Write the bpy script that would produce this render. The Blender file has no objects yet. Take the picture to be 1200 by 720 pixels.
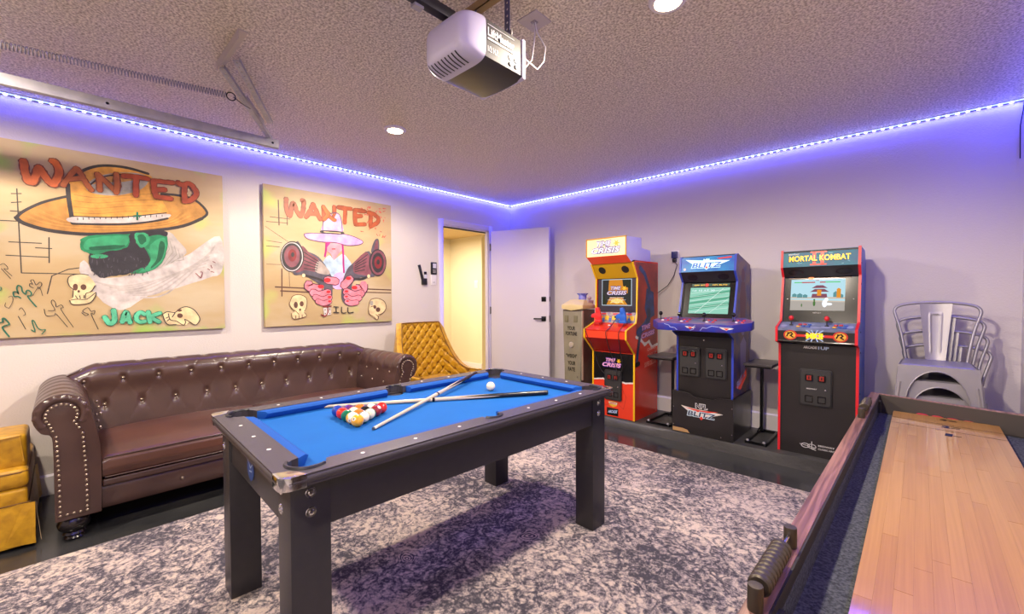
import bpy, bmesh, math, random
from mathutils import Vector, Matrix
from mathutils.geometry import tessellate_polygon
random.seed(7)
S = bpy.context.scene
COL = S.collection
pi = math.pi
# ------------------------------------------------------------------ camera
cam_d = bpy.data.cameras.new('camera')
cam_d.sensor_width = 36.0
cam_d.lens = 497.125 / 1200 * 36.0
cam_d.clip_start = 0.02
cam = bpy.data.objects.new('camera', cam_d)
COL.objects.link(cam)
rx = Vector((0.7269331, 0.68669713, -0.00391449))
ux = Vector((-0.01226973, 0.0186877, 0.99975008))
fx = Vector((-0.68659866, 0.72670339, -0.0220103))
mw = Matrix.Identity(4)
for i in range(3):
    mw[i][0], mw[i][1], mw[i][2] = rx[i], ux[i], -fx[i]
mw[0][3], mw[1][3], mw[2][3] = 0, 0, 1.3
cam.matrix_world = mw
S.camera = cam
# ------------------------------------------------------------------ world and view
w = bpy.data.worlds.new('world'); S.world = w; w.use_nodes = True
w.node_tree.nodes['Background'].inputs[0].default_value = (0.75, 0.8, 1.0, 1)
w.node_tree.nodes['Background'].inputs[1].default_value = 0.3
S.view_settings.view_transform = 'Standard'
S.view_settings.look = 'None'
S.view_settings.gamma = 1
S.view_settings.use_curve_mapping = False
S.view_settings.exposure = EXPO = 0.2
# ------------------------------------------------------------------ lights
WARM = (1.0, 0.86, 0.69)
LAMPS = [(-2.933, 1.793), (-0.80, 1.853), (-2.933, -0.62), (-0.80, -0.62)]
LAMP_W = 205.0
LED_W = 20.0
HALL_W = 52.0
def area(name, loc, size, power, color, rot=(0, 0, 0), size_y=None, shape='DISK', spread=pi):
    d = bpy.data.lights.new(name, 'AREA'); d.shape = shape; d.size = size
    if size_y: d.size_y = size_y
    d.energy = power; d.color = color; d.spread = spread
    o = bpy.data.objects.new(name, d); o.location = loc; o.rotation_euler = rot
    COL.objects.link(o); return o
for i, (x, y) in enumerate(LAMPS):
    d_ = bpy.data.lights.new('downlight_glow', 'SPOT'); d_.energy = LAMP_W; d_.color = WARM; d_.spot_size = math.radians(172); d_.spot_blend = .36
    d_.shadow_soft_size = .055
    o_ = bpy.data.objects.new('downlight_glow', d_); o_.location = (x, y, 2.585); COL.objects.link(o_)
# room geometry constants (metres, z=0 floor)
LX, BY, RX, FY, CZ = -4.169, 4.386, 0.53, -2.7, 2.61
LEDC = (0.05, 0.06, 1.0)
area('led_glow', (LX + 0.022, (BY + FY) / 2, 2.586), 0.012, LED_W * 1.5, LEDC, (0, math.radians(-5), 0), BY - FY - .04, 'RECTANGLE')
o = area('led_glow', ((LX + RX) / 2, BY - 0.022, 2.586), RX - LX - .04, LED_W, LEDC, (math.radians(-5), 0, 0), 0.012, 'RECTANGLE')
o = area('led_glow', (RX - 0.022, (BY + FY) / 2, 2.586), 0.012, LED_W * 1.5, LEDC, (0, math.radians(30), 0), BY - FY - .04, 'RECTANGLE')
area('hall_glow', (-5.3, 3.75, 2.28), 0.5, HALL_W, (1.0, 0.9, 0.74))
# ------------------------------------------------------------------ helpers
def lin(h):
    h = h.lstrip('#'); c = [int(h[i:i + 2], 16) / 255 for i in (0, 2, 4)]
    return tuple(((v / 12.92) if v <= .04045 else ((v + .055) / 1.055) ** 2.4) for v in c) + (1,)
MATS = {}
def mat(name, hexc, rough=.5, metal=0, emit=None, es=0, coat=0, bump=None, var=None, spec=None, sheen=0):
    """bump=(scale,strength)  var=(hex2, scale, contrast)"""
    m = bpy.data.materials.new(name); m.use_nodes = True; MATS[name] = m
    nt = m.node_tree; b = nt.nodes['Principled BSDF']
    b.inputs['Base Color'].default_value = lin(hexc)
    b.inputs['Roughness'].default_value = rough
    b.inputs['Metallic'].default_value = metal
    if spec is not None: b.inputs['Specular IOR Level'].default_value = spec
    if coat: b.inputs['Coat Weight'].default_value = coat; b.inputs['Coat Roughness'].default_value = .08
    if sheen: b.inputs['Sheen Weight'].default_value = sheen; b.inputs['Sheen Roughness'].default_value = .4
    if emit: b.inputs['Emission Color'].default_value = lin(emit); b.inputs['Emission Strength'].default_value = es
    tc = None
    if bump or var:
        tc = nt.nodes.new('ShaderNodeTexCoord')
    if var:
        n = nt.nodes.new('ShaderNodeTexNoise'); n.inputs['Scale'].default_value = var[1]; n.inputs['Detail'].default_value = 6
        nt.links.new(tc.outputs['Object'], n.inputs['Vector'])
        r = nt.nodes.new('ShaderNodeValToRGB'); c = var[2]
        r.color_ramp.elements[0].position = .5 - c; r.color_ramp.elements[1].position = .5 + c
        r.color_ramp.elements[0].color = lin(hexc); r.color_ramp.elements[1].color = lin(var[0])
        nt.links.new(n.outputs['Fac'], r.inputs['Fac']); nt.links.new(r.outputs['Color'], b.inputs['Base Color'])
    if bump:
        n = nt.nodes.new('ShaderNodeTexNoise'); n.inputs['Scale'].default_value = bump[0]; n.inputs['Detail'].default_value = 4
        nt.links.new(tc.outputs['Object'], n.inputs['Vector'])
        bp = nt.nodes.new('ShaderNodeBump'); bp.inputs['Strength'].default_value = bump[1]; bp.inputs['Distance'].default_value = .01
        nt.links.new(n.outputs['Fac'], bp.inputs['Height']); nt.links.new(bp.outputs['Normal'], b.inputs['Normal'])
    return m
def link(nt, a, b): nt.links.new(a, b)
class MB:
    def __init__(s): s.v = []; s.f = []; s.M = None
    def add(s, vs, fs):
        o = len(s.v)
        for p in vs:
            p = Vector(p)
            s.v.append(s.M @ p if s.M else p)
        s.f += [tuple(i + o for i in f) for f in fs]
        return s
    def box(s, x0, x1, y0, y1, z0, z1):
        return s.add([(x0, y0, z0), (x1, y0, z0), (x1, y1, z0), (x0, y1, z0), (x0, y0, z1), (x1, y0, z1), (x1, y1, z1), (x0, y1, z1)],
                     [(0, 3, 2, 1), (4, 5, 6, 7), (0, 1, 5, 4), (1, 2, 6, 5), (2, 3, 7, 6), (3, 0, 4, 7)])
    def prism(s, poly, axis, a, b):
        """poly: 2D list; axis x: (y,z), y: (x,z), z: (x,y)"""
        def P(p, t):
            return {'x': (t, p[0], p[1]), 'y': (p[0], t, p[1]), 'z': (p[0], p[1], t)}[axis]
        n = len(poly)
        vs = [P(p, a) for p in poly] + [P(p, b) for p in poly]
        fs = [(i, (i + 1) % n, n + (i + 1) % n, n + i) for i in range(n)]
        tri = tessellate_polygon([[Vector((p[0], p[1], 0)) for p in poly]])
        fs += [tuple(t) for t in tri] + [tuple(n + i for i in reversed(t)) for t in tri]
        return s.add(vs, fs)
    def holed(s, outer, inner, z0, z1):
        allp = outer + inner; n = len(allp); no = len(outer)
        tri = tessellate_polygon([[Vector((p[0], p[1], 0)) for p in outer], [Vector((p[0], p[1], 0)) for p in inner]])
        vs = [(p[0], p[1], z0) for p in allp] + [(p[0], p[1], z1) for p in allp]
        fs = [tuple(t) for t in tri] + [tuple(n + i for i in reversed(t)) for t in tri]
        for k, m_ in ((0, no), (no, n - no)):
            fs += [(k + i, k + (i + 1) % m_, n + k + (i + 1) % m_, n + k + i) for i in range(m_)]
        return s.add(vs, fs)
    def tube(s, pts, r, seg=8, closed=False, cap=True):
        pts = [Vector(p) for p in pts]; n = len(pts)
        rr = r if isinstance(r, (list, tuple)) else [r] * n
        up = None; vs = []
        for i, p in enumerate(pts):
            if closed: t = pts[(i + 1) % n] - pts[i - 1]
            else: t = pts[min(i + 1, n - 1)] - pts[max(i - 1, 0)]
            t.normalize()
            if up is None:
                up = Vector((0, 0, 1)) if abs(t.z) < .9 else Vector((1, 0, 0))
            a = t.cross(up)
            if a.length < 1e-5: a = t.cross(Vector((0, 1, 0)))
            a.normalize(); bb = a.cross(t).normalized(); up = bb
            for k in range(seg):
                an = 2 * pi * k / seg
                vs.append(p + (a * math.cos(an) + bb * math.sin(an)) * rr[i])
        fs = []
        m_ = n if closed else n - 1
        for i in range(m_):
            j = (i + 1) % n
            for k in range(seg):
                k2 = (k + 1) % seg
                fs.append((i * seg + k, j * seg + k, j * seg + k2, i * seg + k2))
        if cap and not closed:
            fs.append(tuple(range(seg))); fs.append(tuple((n - 1) * seg + k for k in reversed(range(seg))))
        return s.add(vs, fs)
    def lathe(s, prof, c=(0, 0, 0), seg=20, axis='z', cap=True):
        """prof: list of (r, h)"""
        vs = []; fs = []; n = len(prof)
        for r, hh in prof:
            for k in range(seg):
                an = 2 * pi * k / seg; a, b = r * math.cos(an), r * math.sin(an)
                q = {'z': (a, b, hh), 'x': (hh, a, b), 'y': (a, hh, b)}[axis]
                vs.append((c[0] + q[0], c[1] + q[1], c[2] + q[2]))
        for i in range(n - 1):
            for k in range(seg):
                k2 = (k + 1) % seg
                fs.append((i * seg + k, i * seg + k2, (i + 1) * seg + k2, (i + 1) * seg + k))
        if cap and prof[0][0] > 1e-6: fs.append(tuple(reversed(range(seg))))
        if cap and prof[-1][0] > 1e-6: fs.append(tuple((n - 1) * seg + k for k in range(seg)))
        return s.add(vs, fs)
    def ball(s, c, r, sz=(1, 1, 1), seg=16, rings=10):
        vs = []; fs = []
        for i in range(rings + 1):
            th = pi * i / rings
            for k in range(seg):
                ph = 2 * pi * k / seg
                vs.append((c[0] + r * sz[0] * math.sin(th) * math.cos(ph), c[1] + r * sz[1] * math.sin(th) * math.sin(ph), c[2] + r * sz[2] * math.cos(th)))
        for i in range(rings):
            for k in range(seg):
                k2 = (k + 1) % seg
                fs.append((i * seg + k, (i + 1) * seg + k, (i + 1) * seg + k2, i * seg + k2))
        return s.add(vs, fs)
    def grid(s, fn, nu, nv, cu=False):
        vs = [fn(i / nu, j / nv) for i in range(nu + (0 if cu else 1)) for j in range(nv + 1)]
        fs = []; W_ = nv + 1; N = nu if cu else nu + 1
        for i in range(nu):
            for j in range(nv):
                i2 = (i + 1) % N
                fs.append((i * W_ + j, i2 * W_ + j, i2 * W_ + j + 1, i * W_ + j + 1))
        return s.add(vs, fs)
    def mesh(s, name, m, smooth=False, bevel=0, seg=2, angle=40):
        me = bpy.data.meshes.new(name)
        me.from_pydata([tuple(v) for v in s.v], [], s.f)
        bm = bmesh.new(); bm.from_mesh(me)
        bmesh.ops.remove_doubles(bm, verts=bm.verts, dist=1e-6)
        bmesh.ops.recalc_face_normals(bm, faces=bm.faces)
        if bevel:
            ed = [e for e in bm.edges if len(e.link_faces) == 2 and e.calc_face_angle(0) > math.radians(30)]
            if ed: bmesh.ops.bevel(bm, geom=ed, offset=bevel, segments=seg, profile=.6, affect='EDGES', clamp_overlap=True)
        bm.to_mesh(me); bm.free()
        if m: me.materials.append(m)
        if smooth or bevel:
            me.polygons.foreach_set('use_smooth', [True] * len(me.polygons))
            try: me.set_sharp_from_angle(angle=math.radians(angle))
            except Exception: pass
        return me
    def build(s, name, m, parent=None, smooth=False, bevel=0, seg=2, kind=None, label=None, angle=40):
        ob = bpy.data.objects.new(name, s.mesh(name, m, smooth, bevel, seg, angle)); COL.objects.link(ob)
        if parent: ob.parent = parent
        if kind: ob['kind'] = kind
        if label: ob['label'] = label
        return ob
def thing(name, label, cat, loc=(0, 0, 0), rot=0, group=None):
    o = bpy.data.objects.new(name, None); COL.objects.link(o); o.empty_display_size = .05
    o.location = loc; o.rotation_euler = (0, 0, rot); o['label'] = label; o['category'] = cat
    if group: o['group'] = group
    return o
def tag(o, label, cat, group=None):
    o['label'] = label; o['category'] = cat
    if group: o['group'] = group
    return o
def copy_part(src, parent, loc=None, rot=None):
    c = src.copy(); COL.objects.link(c); c.parent = parent
    if loc is not None: c.location = loc
    if rot is not None: c.rotation_euler = rot
    for ch in list(src.children): copy_part(ch, c)
    return c
def B1(name, m, parent, *b, bevel=0, **k): return MB().box(*b).build(name, m, parent, bevel=bevel, **k)
_tc = {}
def text(s, name, m, parent, o, xd, yd, width, height, depth=.0008, bold=0.0, shear=0, space=1.0, label=None, mb=None):
    """flat lettering: o = lower-left corner, xd/yd unit directions"""
    key = (s, bold, shear, space)
    if key not in _tc:
        cu = bpy.data.curves.new('t', 'FONT'); cu.body = s; cu.size = 1; cu.offset = bold; cu.shear = shear; cu.space_character = space
        cu.resolution_u = 3
        ob = bpy.data.objects.new('t', cu); COL.objects.link(ob)
        dg = bpy.context.evaluated_depsgraph_get(); dg.update()
        me = bpy.data.meshes.new_from_object(ob.evaluated_get(dg))
        vs = [tuple(v.co) for v in me.vertices]; fs = [tuple(p.vertices) for p in me.polygons]
        bpy.data.objects.remove(ob); bpy.data.curves.remove(cu); bpy.data.meshes.remove(me)
        _tc[key] = (vs, fs)
    vs, fs = _tc[key]
    x0 = min(v[0] for v in vs); x1 = max(v[0] for v in vs); y0 = min(v[1] for v in vs); y1 = max(v[1] for v in vs)
    o = Vector(o); xd = Vector(xd).normalized(); yd = Vector(yd).normalized(); nd = xd.cross(yd)
    P = [o + xd * ((v[0] - x0) / (x1 - x0) * width) + yd * ((v[1] - y0) / (y1 - y0) * height) + nd * depth for v in vs]
    t = MB() if mb is None else mb
    t.add(P, fs)
    if mb is not None: return None
    return raw(t, name, m, parent, label)
def raw(t, name, m, parent, label=None):
    me = bpy.data.meshes.new(name); me.from_pydata([tuple(v) for v in t.v], [], t.f)
    me.materials.append(m); ob = bpy.data.objects.new(name, me); COL.objects.link(ob)
    if parent: ob.parent = parent
    if label: ob['label'] = label
    return ob
def rrect(x0, x1, y0, y1, r, n=5):
    out = []
    for cx, cy, a0 in ((x1 - r, y1 - r, 0), (x0 + r, y1 - r, pi / 2), (x0 + r, y0 + r, pi), (x1 - r, y0 + r, 1.5 * pi)):
        for i in range(n + 1):
            a = a0 + pi / 2 * i / n; out.append((cx + r * math.cos(a), cy + r * math.sin(a)))
    return out
def ribbon(t, pts, w, F, jitter=0, joints=True):
    """2D polyline ribbon with tapered ends; F maps (u,v)->3D"""
    P = [Vector((a, b)) for a, b in pts]
    Q = [P[0]]
    for a, b in zip(P, P[1:]):
        n = max(1, int((b - a).length / (w * .9))) if jitter else 1
        for i in range(1, n + 1): Q.append(a.lerp(b, i / n))
    W_ = [w] * len(Q)
    if joints and len(Q) > 1 and (Q[0] - Q[-1]).length > w:
        d0 = (Q[0] - Q[1]).normalized(); d1 = (Q[-1] - Q[-2]).normalized()
        Q = [Q[0] + d0 * w * .4] + Q + [Q[-1] + d1 * w * .4]; W_ = [w * .55] + W_ + [w * .55]
    L = []
    for i, p in enumerate(Q):
        a = (p - Q[i - 1]).normalized() if i else None; b = (Q[i + 1] - p).normalized() if i < len(Q) - 1 else None
        if a is None: a = b
        if b is None: b = a
        d = a + b
        if d.length < 1e-6: d = Vector((-a.y, a.x))
        d.normalize(); k = 1 / max(.55, abs(d.dot(a)))
        n = Vector((-d.y, d.x)) * W_[i] / 2 * k
        L.append((p + n * (1 + random.uniform(-jitter, jitter)), p - n * (1 + random.uniform(-jitter, jitter))))
    vs = []; fs = []
    for a, b in L: vs += [F(a.x, a.y), F(b.x, b.y)]
    for i in range(len(L) - 1): fs.append((2 * i, 2 * i + 1, 2 * i + 3, 2 * i + 2))
    t.add(vs, fs)
def smooth2(pts, closed=False, n=4):
    if len(pts) < 3: return pts
    P = [Vector(p) for p in pts]; N = len(P); out = []
    rng = range(N) if closed else range(N - 1)
    for k in rng:
        if closed: p0, p1, p2, p3 = P[k - 1], P[k], P[(k + 1) % N], P[(k + 2) % N]
        else: p0, p1, p2, p3 = P[max(k - 1, 0)], P[k], P[k + 1], P[min(k + 2, N - 1)]
        for i in range(n):
            t = i / n; q = .5 * ((2 * p1) + (-p0 + p2) * t + (2 * p0 - 5 * p1 + 4 * p2 - p3) * t * t + (-p0 + 3 * p1 - 3 * p2 + p3) * t ** 3); out.append((q.x, q.y))
    if not closed: out.append(tuple(P[-1]))
    return out
ART1=[
('s','drawn_lines','ink',0.0059,[-0.187,2.002,-0.184,1.826,-0.178,1.47]),
('s','drawn_lines','ink',0.0061,[-0.178,1.47,-0.04,1.471,0.112,1.471]),
('s','drawn_lines','ink',0.0058,[-0.239,1.578,-0.058,1.577]),
('s','drawn_lines','ink',0.0058,[-0.226,1.663,-0.089,1.666]),
('s','drawn_lines','ink',0.0058,[-0.259,1.793,-0.187,1.797]),
('s','drawn_lines','ink',0.0058,[-0.216,1.858,-0.167,1.86]),
('s','drawn_lines','ink',0.0059,[-0.211,1.911,-0.17,1.921]),
('s','drawn_lines','ink',0.0058,[-0.21,1.967,-0.169,1.974]),
('s','drawn_lines','ink',0.006,[-0.115,1.635,-0.044,1.635]),
('s','drawn_lines','ink',0.0061,[-0.055,1.707,-0.057,1.542]),
('s','drawn_lines','ink',0.0056,[-0.069,1.338,-0.047,1.455,0.028,1.502,0.113,1.522]),
('p','painted_shawl','whitepaint',0,[0.106,1.566,0.17,1.463,0.245,1.453,0.388,1.488,0.542,1.554,0.689,1.655,0.891,1.814,0.907,1.537,0.801,1.466,0.611,1.387,0.435,1.323,0.335,1.243,0.272,1.225,0.196,1.277,0.125,1.39,0.081,1.5]),
('p','painted_shawl','whitepaint2',0,[0.557,1.809,0.617,1.752,0.671,1.66,0.56,1.562,0.438,1.505,0.517,1.631]),
('s','drawn_lines','greypaint',0.0052,[0.546,1.768,0.565,1.68,0.49,1.532]),
('s','drawn_lines','greypaint',0.0052,[0.57,1.739,0.587,1.661,0.518,1.546]),
('s','drawn_lines','greypaint',0.0053,[0.595,1.709,0.608,1.642,0.546,1.561]),
('s','drawn_lines','greypaint',0.0053,[0.619,1.679,0.629,1.623,0.574,1.576]),
('s','drawn_lines','greypaint',0.0053,[0.644,1.649,0.651,1.604,0.603,1.592]),
('s','shawl_strokes','whitepaint2',0.0094,[0.154,1.421,0.306,1.393,0.541,1.464,0.783,1.555]),
('s','shawl_strokes','whitepaint2',0.0094,[0.193,1.404,0.344,1.385,0.576,1.484,0.795,1.584]),
('s','shawl_strokes','whitepaint2',0.0098,[0.231,1.385,0.383,1.377,0.613,1.503,0.808,1.613]),
('s','shawl_strokes','whitepaint2',0.0096,[0.271,1.367,0.422,1.369,0.65,1.523,0.82,1.643]),
('s','shawl_strokes','whitepaint2',0.0099,[0.312,1.348,0.463,1.36,0.687,1.543,0.832,1.672]),
('s','shawl_strokes','whitepaint2',0.0099,[0.353,1.329,0.504,1.352,0.725,1.564,0.845,1.702]),
('s','shawl_strokes','whitepaint2',0.0101,[0.395,1.31,0.546,1.343,0.764,1.585,0.857,1.732]),
('p','painted_hat','hattan',0,[-0.196,1.815,-0.167,1.86,-0.084,1.925,-0.004,1.971,0.04,1.991,0.286,2.032,0.525,2.086,0.623,2.101,0.734,2.078,0.812,1.996,0.77,1.931,0.655,1.861,0.477,1.805,0.25,1.755,0.088,1.738,-0.048,1.747,-0.138,1.766,-0.187,1.792]),
('s','hat_shading','hatdark',0.0049,[-0.168,1.828,-0.099,1.799,0.047,1.777,0.282,1.794,0.547,1.846,0.713,1.947]),
('s','hat_shading','hatlight',0.0049,[-0.15,1.836,-0.078,1.805,0.047,1.787,0.282,1.802,0.547,1.855,0.698,1.952]),
('s','hat_shading','hatdark',0.0049,[-0.133,1.844,-0.057,1.812,0.047,1.797,0.282,1.811,0.547,1.864,0.683,1.957]),
('s','hat_shading','hatlight',0.0049,[-0.115,1.852,-0.036,1.818,0.048,1.807,0.282,1.819,0.548,1.873,0.668,1.962]),
('s','hat_shading','hatdark',0.0049,[-0.097,1.86,-0.015,1.825,0.048,1.817,0.282,1.828,0.548,1.882,0.653,1.967]),
('s','hat_shading','hatlight',0.0049,[-0.079,1.869,0.007,1.832,0.048,1.827,0.283,1.836,0.548,1.891,0.639,1.971]),
('s','hat_outline','charcoal',0.0227,[-0.193,1.819,-0.162,1.787,-0.061,1.755,0.088,1.746,0.25,1.763,0.477,1.812,0.655,1.868,0.774,1.941]),
('s','hat_outline','charcoal',0.0177,[0.774,1.941,0.808,1.995,0.734,2.078,0.623,2.099,0.525,2.091]),
('s','hat_outline','charcoal',0.0162,[-0.193,1.819,-0.161,1.864,-0.084,1.929,-0.004,1.973,0.034,1.99]),
('p','painted_hat','hattan2',0,[0.036,2.073,0.053,2.112,0.139,2.19,0.229,2.234,0.353,2.235,0.451,2.222,0.484,2.18,0.525,2.055,0.549,1.929,0.283,1.88,0.048,1.853,0.04,1.975]),
('p','painted_hat','greypaint',0,[0.123,2.069,0.182,2.152,0.321,2.212,0.45,2.206,0.416,2.113,0.286,2.041,0.166,2.032]),
('p','painted_hat','hattan',0,[0.152,2.095,0.227,2.171,0.336,2.211,0.417,2.193,0.319,2.144,0.211,2.119]),
('s','hat_outline','charcoal',0.0182,[0.048,2.111,0.125,2.191,0.214,2.236,0.337,2.247,0.451,2.228]),
('s','hat_outline','charcoal',0.0093,[0.137,2.08,0.205,2.154,0.32,2.199]),
('s','hat_outline','charcoal',0.0228,[0.037,2.073,0.04,1.975,0.051,1.857,0.056,1.814]),
('s','hat_shading','hatdark',0.0052,[0.065,2.007,0.18,2.006,0.334,2.049,0.499,2.091]),
('s','hat_shading','hatlight',0.0052,[0.065,1.987,0.179,1.988,0.333,2.03,0.499,2.068]),
('s','hat_shading','hatdark',0.0052,[0.064,1.967,0.179,1.969,0.333,2.01,0.498,2.046]),
('s','hat_shading','hatlight',0.0052,[0.064,1.947,0.179,1.951,0.333,1.991,0.498,2.024]),
('s','hat_shading','hatdark',0.0052,[0.064,1.927,0.178,1.932,0.332,1.972,0.498,2.002]),
('s','hat_shading','hatlight',0.0052,[0.063,1.907,0.178,1.914,0.332,1.953,0.497,1.98]),
('s','hat_shading','hatdark',0.0052,[0.063,1.887,0.178,1.895,0.331,1.934,0.497,1.958]),
('p','painted_hat_band','whitepaint',0,[0.051,1.855,0.283,1.88,0.549,1.947,0.559,1.917,0.411,1.867,0.283,1.843,0.056,1.818]),
('s','hat_outline','charcoal',0.0068,[0.051,1.861,0.283,1.885,0.552,1.954]),
('s','hat_outline','charcoal',0.0137,[0.056,1.81,0.283,1.834,0.445,1.871,0.559,1.913]),
('s','drawn_lines','ink',0.0041,[0.079,1.853,0.079,1.839]),
('s','drawn_lines','ink',0.0041,[0.106,1.858,0.106,1.844]),
('s','drawn_lines','ink',0.0041,[0.133,1.863,0.133,1.849]),
('s','drawn_lines','ink',0.0041,[0.161,1.868,0.161,1.854]),
('s','drawn_lines','ink',0.0041,[0.189,1.874,0.189,1.859]),
('s','drawn_lines','ink',0.0042,[0.218,1.879,0.217,1.864]),
('s','drawn_lines','ink',0.0042,[0.247,1.884,0.246,1.87]),
('s','drawn_lines','ink',0.0043,[0.276,1.89,0.276,1.875]),
('s','drawn_lines','ink',0.0043,[0.306,1.895,0.305,1.88]),
('s','drawn_lines','ink',0.0043,[0.336,1.901,0.335,1.886]),
('s','drawn_lines','ink',0.0043,[0.366,1.907,0.366,1.892]),
('s','drawn_lines','ink',0.0044,[0.397,1.912,0.397,1.897]),
('s','drawn_lines','ink',0.0044,[0.429,1.918,0.428,1.903]),
('s','drawn_lines','ink',0.0045,[0.461,1.924,0.46,1.909]),
('s','drawn_lines','ink',0.0045,[0.493,1.93,0.493,1.915]),
('s','drawn_lines','ink',0.0045,[0.526,1.936,0.526,1.921]),
('s','green_cross','deepgreen',0.0124,[0.385,1.933,0.384,1.881]),
('s','green_cross','deepgreen',0.0124,[0.366,1.904,0.404,1.912]),
('p','painted_face','green',0,[0.099,1.719,0.175,1.747,0.345,1.773,0.477,1.801,0.539,1.807,0.556,1.746,0.551,1.678,0.529,1.596,0.476,1.522,0.388,1.488,0.324,1.498,0.278,1.593,0.194,1.575,0.146,1.585,0.126,1.616,0.1,1.632,0.087,1.653,0.09,1.686]),
('p','painted_beard','beard',0,[0.132,1.616,0.165,1.611,0.218,1.635,0.279,1.652,0.324,1.675,0.34,1.715,0.338,1.76,0.364,1.788,0.443,1.806,0.547,1.813,0.549,1.773,0.511,1.782,0.451,1.767,0.422,1.751,0.437,1.709,0.418,1.685,0.441,1.637,0.453,1.583,0.432,1.546,0.364,1.508,0.323,1.481,0.276,1.471,0.23,1.461,0.192,1.449,0.158,1.475,0.136,1.507,0.128,1.563]),
('p','painted_face','green2',0,[0.119,1.705,0.175,1.731,0.281,1.754,0.331,1.755,0.334,1.717,0.318,1.685,0.249,1.671,0.173,1.661,0.129,1.641,0.104,1.655]),
('p','painted_face','green3',0,[0.13,1.657,0.189,1.674,0.311,1.689,0.279,1.661,0.203,1.646,0.147,1.638]),
('p','painted_face','green2',0,[0.369,1.776,0.417,1.79,0.446,1.771,0.451,1.732,0.428,1.69,0.398,1.679,0.376,1.712]),
('p','painted_face','green3',0,[0.383,1.764,0.41,1.776,0.429,1.756,0.429,1.725,0.405,1.702,0.389,1.726]),
('p','painted_face','green2',0,[0.225,1.602,0.222,1.598,0.216,1.593,0.206,1.589,0.193,1.586,0.179,1.585,0.166,1.585,0.154,1.586,0.144,1.588,0.138,1.592,0.136,1.596,0.138,1.601,0.144,1.605,0.154,1.609,0.166,1.612,0.18,1.614,0.194,1.614,0.206,1.613,0.216,1.61,0.223,1.607]),
('p','painted_face','green2',0,[0.45,1.692,0.493,1.745,0.539,1.763,0.544,1.678,0.516,1.586,0.459,1.521,0.388,1.496,0.439,1.556,0.46,1.605]),
('p','painted_face','green3',0,[0.51,1.731,0.538,1.718,0.529,1.632,0.49,1.558,0.452,1.53,0.491,1.607]),
('s','face_highlights','green2',0.0076,[0.388,1.496,0.455,1.521,0.522,1.596]),
('s','face_highlights','green2',0.0076,[0.441,1.67,0.46,1.605,0.439,1.547]),
('s','face_highlights','green2',0.0071,[0.13,1.706,0.189,1.728,0.281,1.745]),
('s','beard_strokes','beard2',0.0049,[0.316,1.514,0.32,1.49]),
('s','beard_strokes','beard2',0.005,[0.351,1.491,0.344,1.474]),
('s','beard_strokes','beard2',0.005,[0.413,1.532,0.418,1.521]),
('s','beard_strokes','beard2',0.0049,[0.273,1.58,0.273,1.562]),
('s','beard_strokes','beard2',0.0047,[0.146,1.576,0.143,1.553]),
('s','beard_strokes','beard2',0.005,[0.36,1.598,0.364,1.587]),
('s','beard_strokes','beard2',0.0049,[0.316,1.6,0.31,1.576]),
('s','beard_strokes','beard2',0.0048,[0.2,1.58,0.205,1.557]),
('s','beard_strokes','beard2',0.0048,[0.22,1.48,0.22,1.461]),
('s','beard_strokes','beard2',0.0048,[0.197,1.482,0.199,1.458]),
('s','beard_strokes','beard2',0.005,[0.399,1.581,0.397,1.569]),
('s','beard_strokes','beard2',0.0048,[0.183,1.599,0.18,1.581]),
('s','beard_strokes','beard2',0.0047,[0.142,1.515,0.14,1.502]),
('s','beard_strokes','beard2',0.005,[0.375,1.554,0.373,1.537]),
('s','beard_strokes','beard2',0.005,[0.342,1.611,0.348,1.602]),
('s','beard_strokes','beard2',0.005,[0.354,1.502,0.347,1.479]),
('s','beard_strokes','beard2',0.0048,[0.243,1.533,0.237,1.524]),
('s','beard_strokes','beard2',0.0048,[0.19,1.48,0.186,1.459]),
('s','beard_strokes','beard2',0.005,[0.408,1.49,0.406,1.475]),
('s','beard_strokes','beard2',0.0049,[0.288,1.508,0.283,1.487]),
('s','beard_strokes','beard2',0.005,[0.368,1.5,0.362,1.475]),
('s','beard_strokes','beard2',0.0048,[0.167,1.561,0.168,1.538]),
('s','beard_strokes','beard2',0.0048,[0.235,1.486,0.235,1.472]),
('s','beard_strokes','beard2',0.0048,[0.23,1.587,0.225,1.576]),
('s','beard_strokes','beard2',0.005,[0.335,1.48,0.331,1.47]),
('s','beard_strokes','beard2',0.0051,[0.427,1.549,0.425,1.536]),
('s','beard_strokes','beard2',0.0049,[0.308,1.502,0.307,1.487]),
('s','beard_strokes','beard2',0.0047,[0.156,1.484,0.15,1.467]),
('s','beard_strokes','beard2',0.005,[0.382,1.603,0.385,1.578]),
('s','beard_strokes','beard2',0.005,[0.319,1.508,0.313,1.492]),
('s','beard_strokes','beard2',0.0047,[0.182,1.494,0.179,1.479]),
('s','beard_strokes','beard2',0.005,[0.43,1.504,0.436,1.487]),
('s','beard_strokes','beard2',0.0049,[0.277,1.514,0.277,1.501]),
('s','beard_strokes','beard2',0.0048,[0.255,1.593,0.253,1.568]),
('s','beard_strokes','beard2',0.005,[0.418,1.535,0.418,1.521]),
('s','beard_strokes','beard2',0.0047,[0.167,1.57,0.17,1.548]),
('s','beard_strokes','beard2',0.0048,[0.241,1.505,0.244,1.485]),
('s','beard_strokes','beard2',0.0049,[0.329,1.512,0.326,1.492]),
('s','beard_strokes','beard2',0.0048,[0.219,1.545,0.222,1.525]),
('s','beard_strokes','beard2',0.0048,[0.222,1.482,0.223,1.464]),
('p','painted_skull','bone',0,[0.024,1.44,0.041,1.462,0.082,1.473,0.123,1.461,0.153,1.414,0.155,1.385,0.128,1.35,0.159,1.347,0.13,1.278,0.048,1.266,0.031,1.295,0.048,1.314,0.046,1.359,0.026,1.402]),
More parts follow.
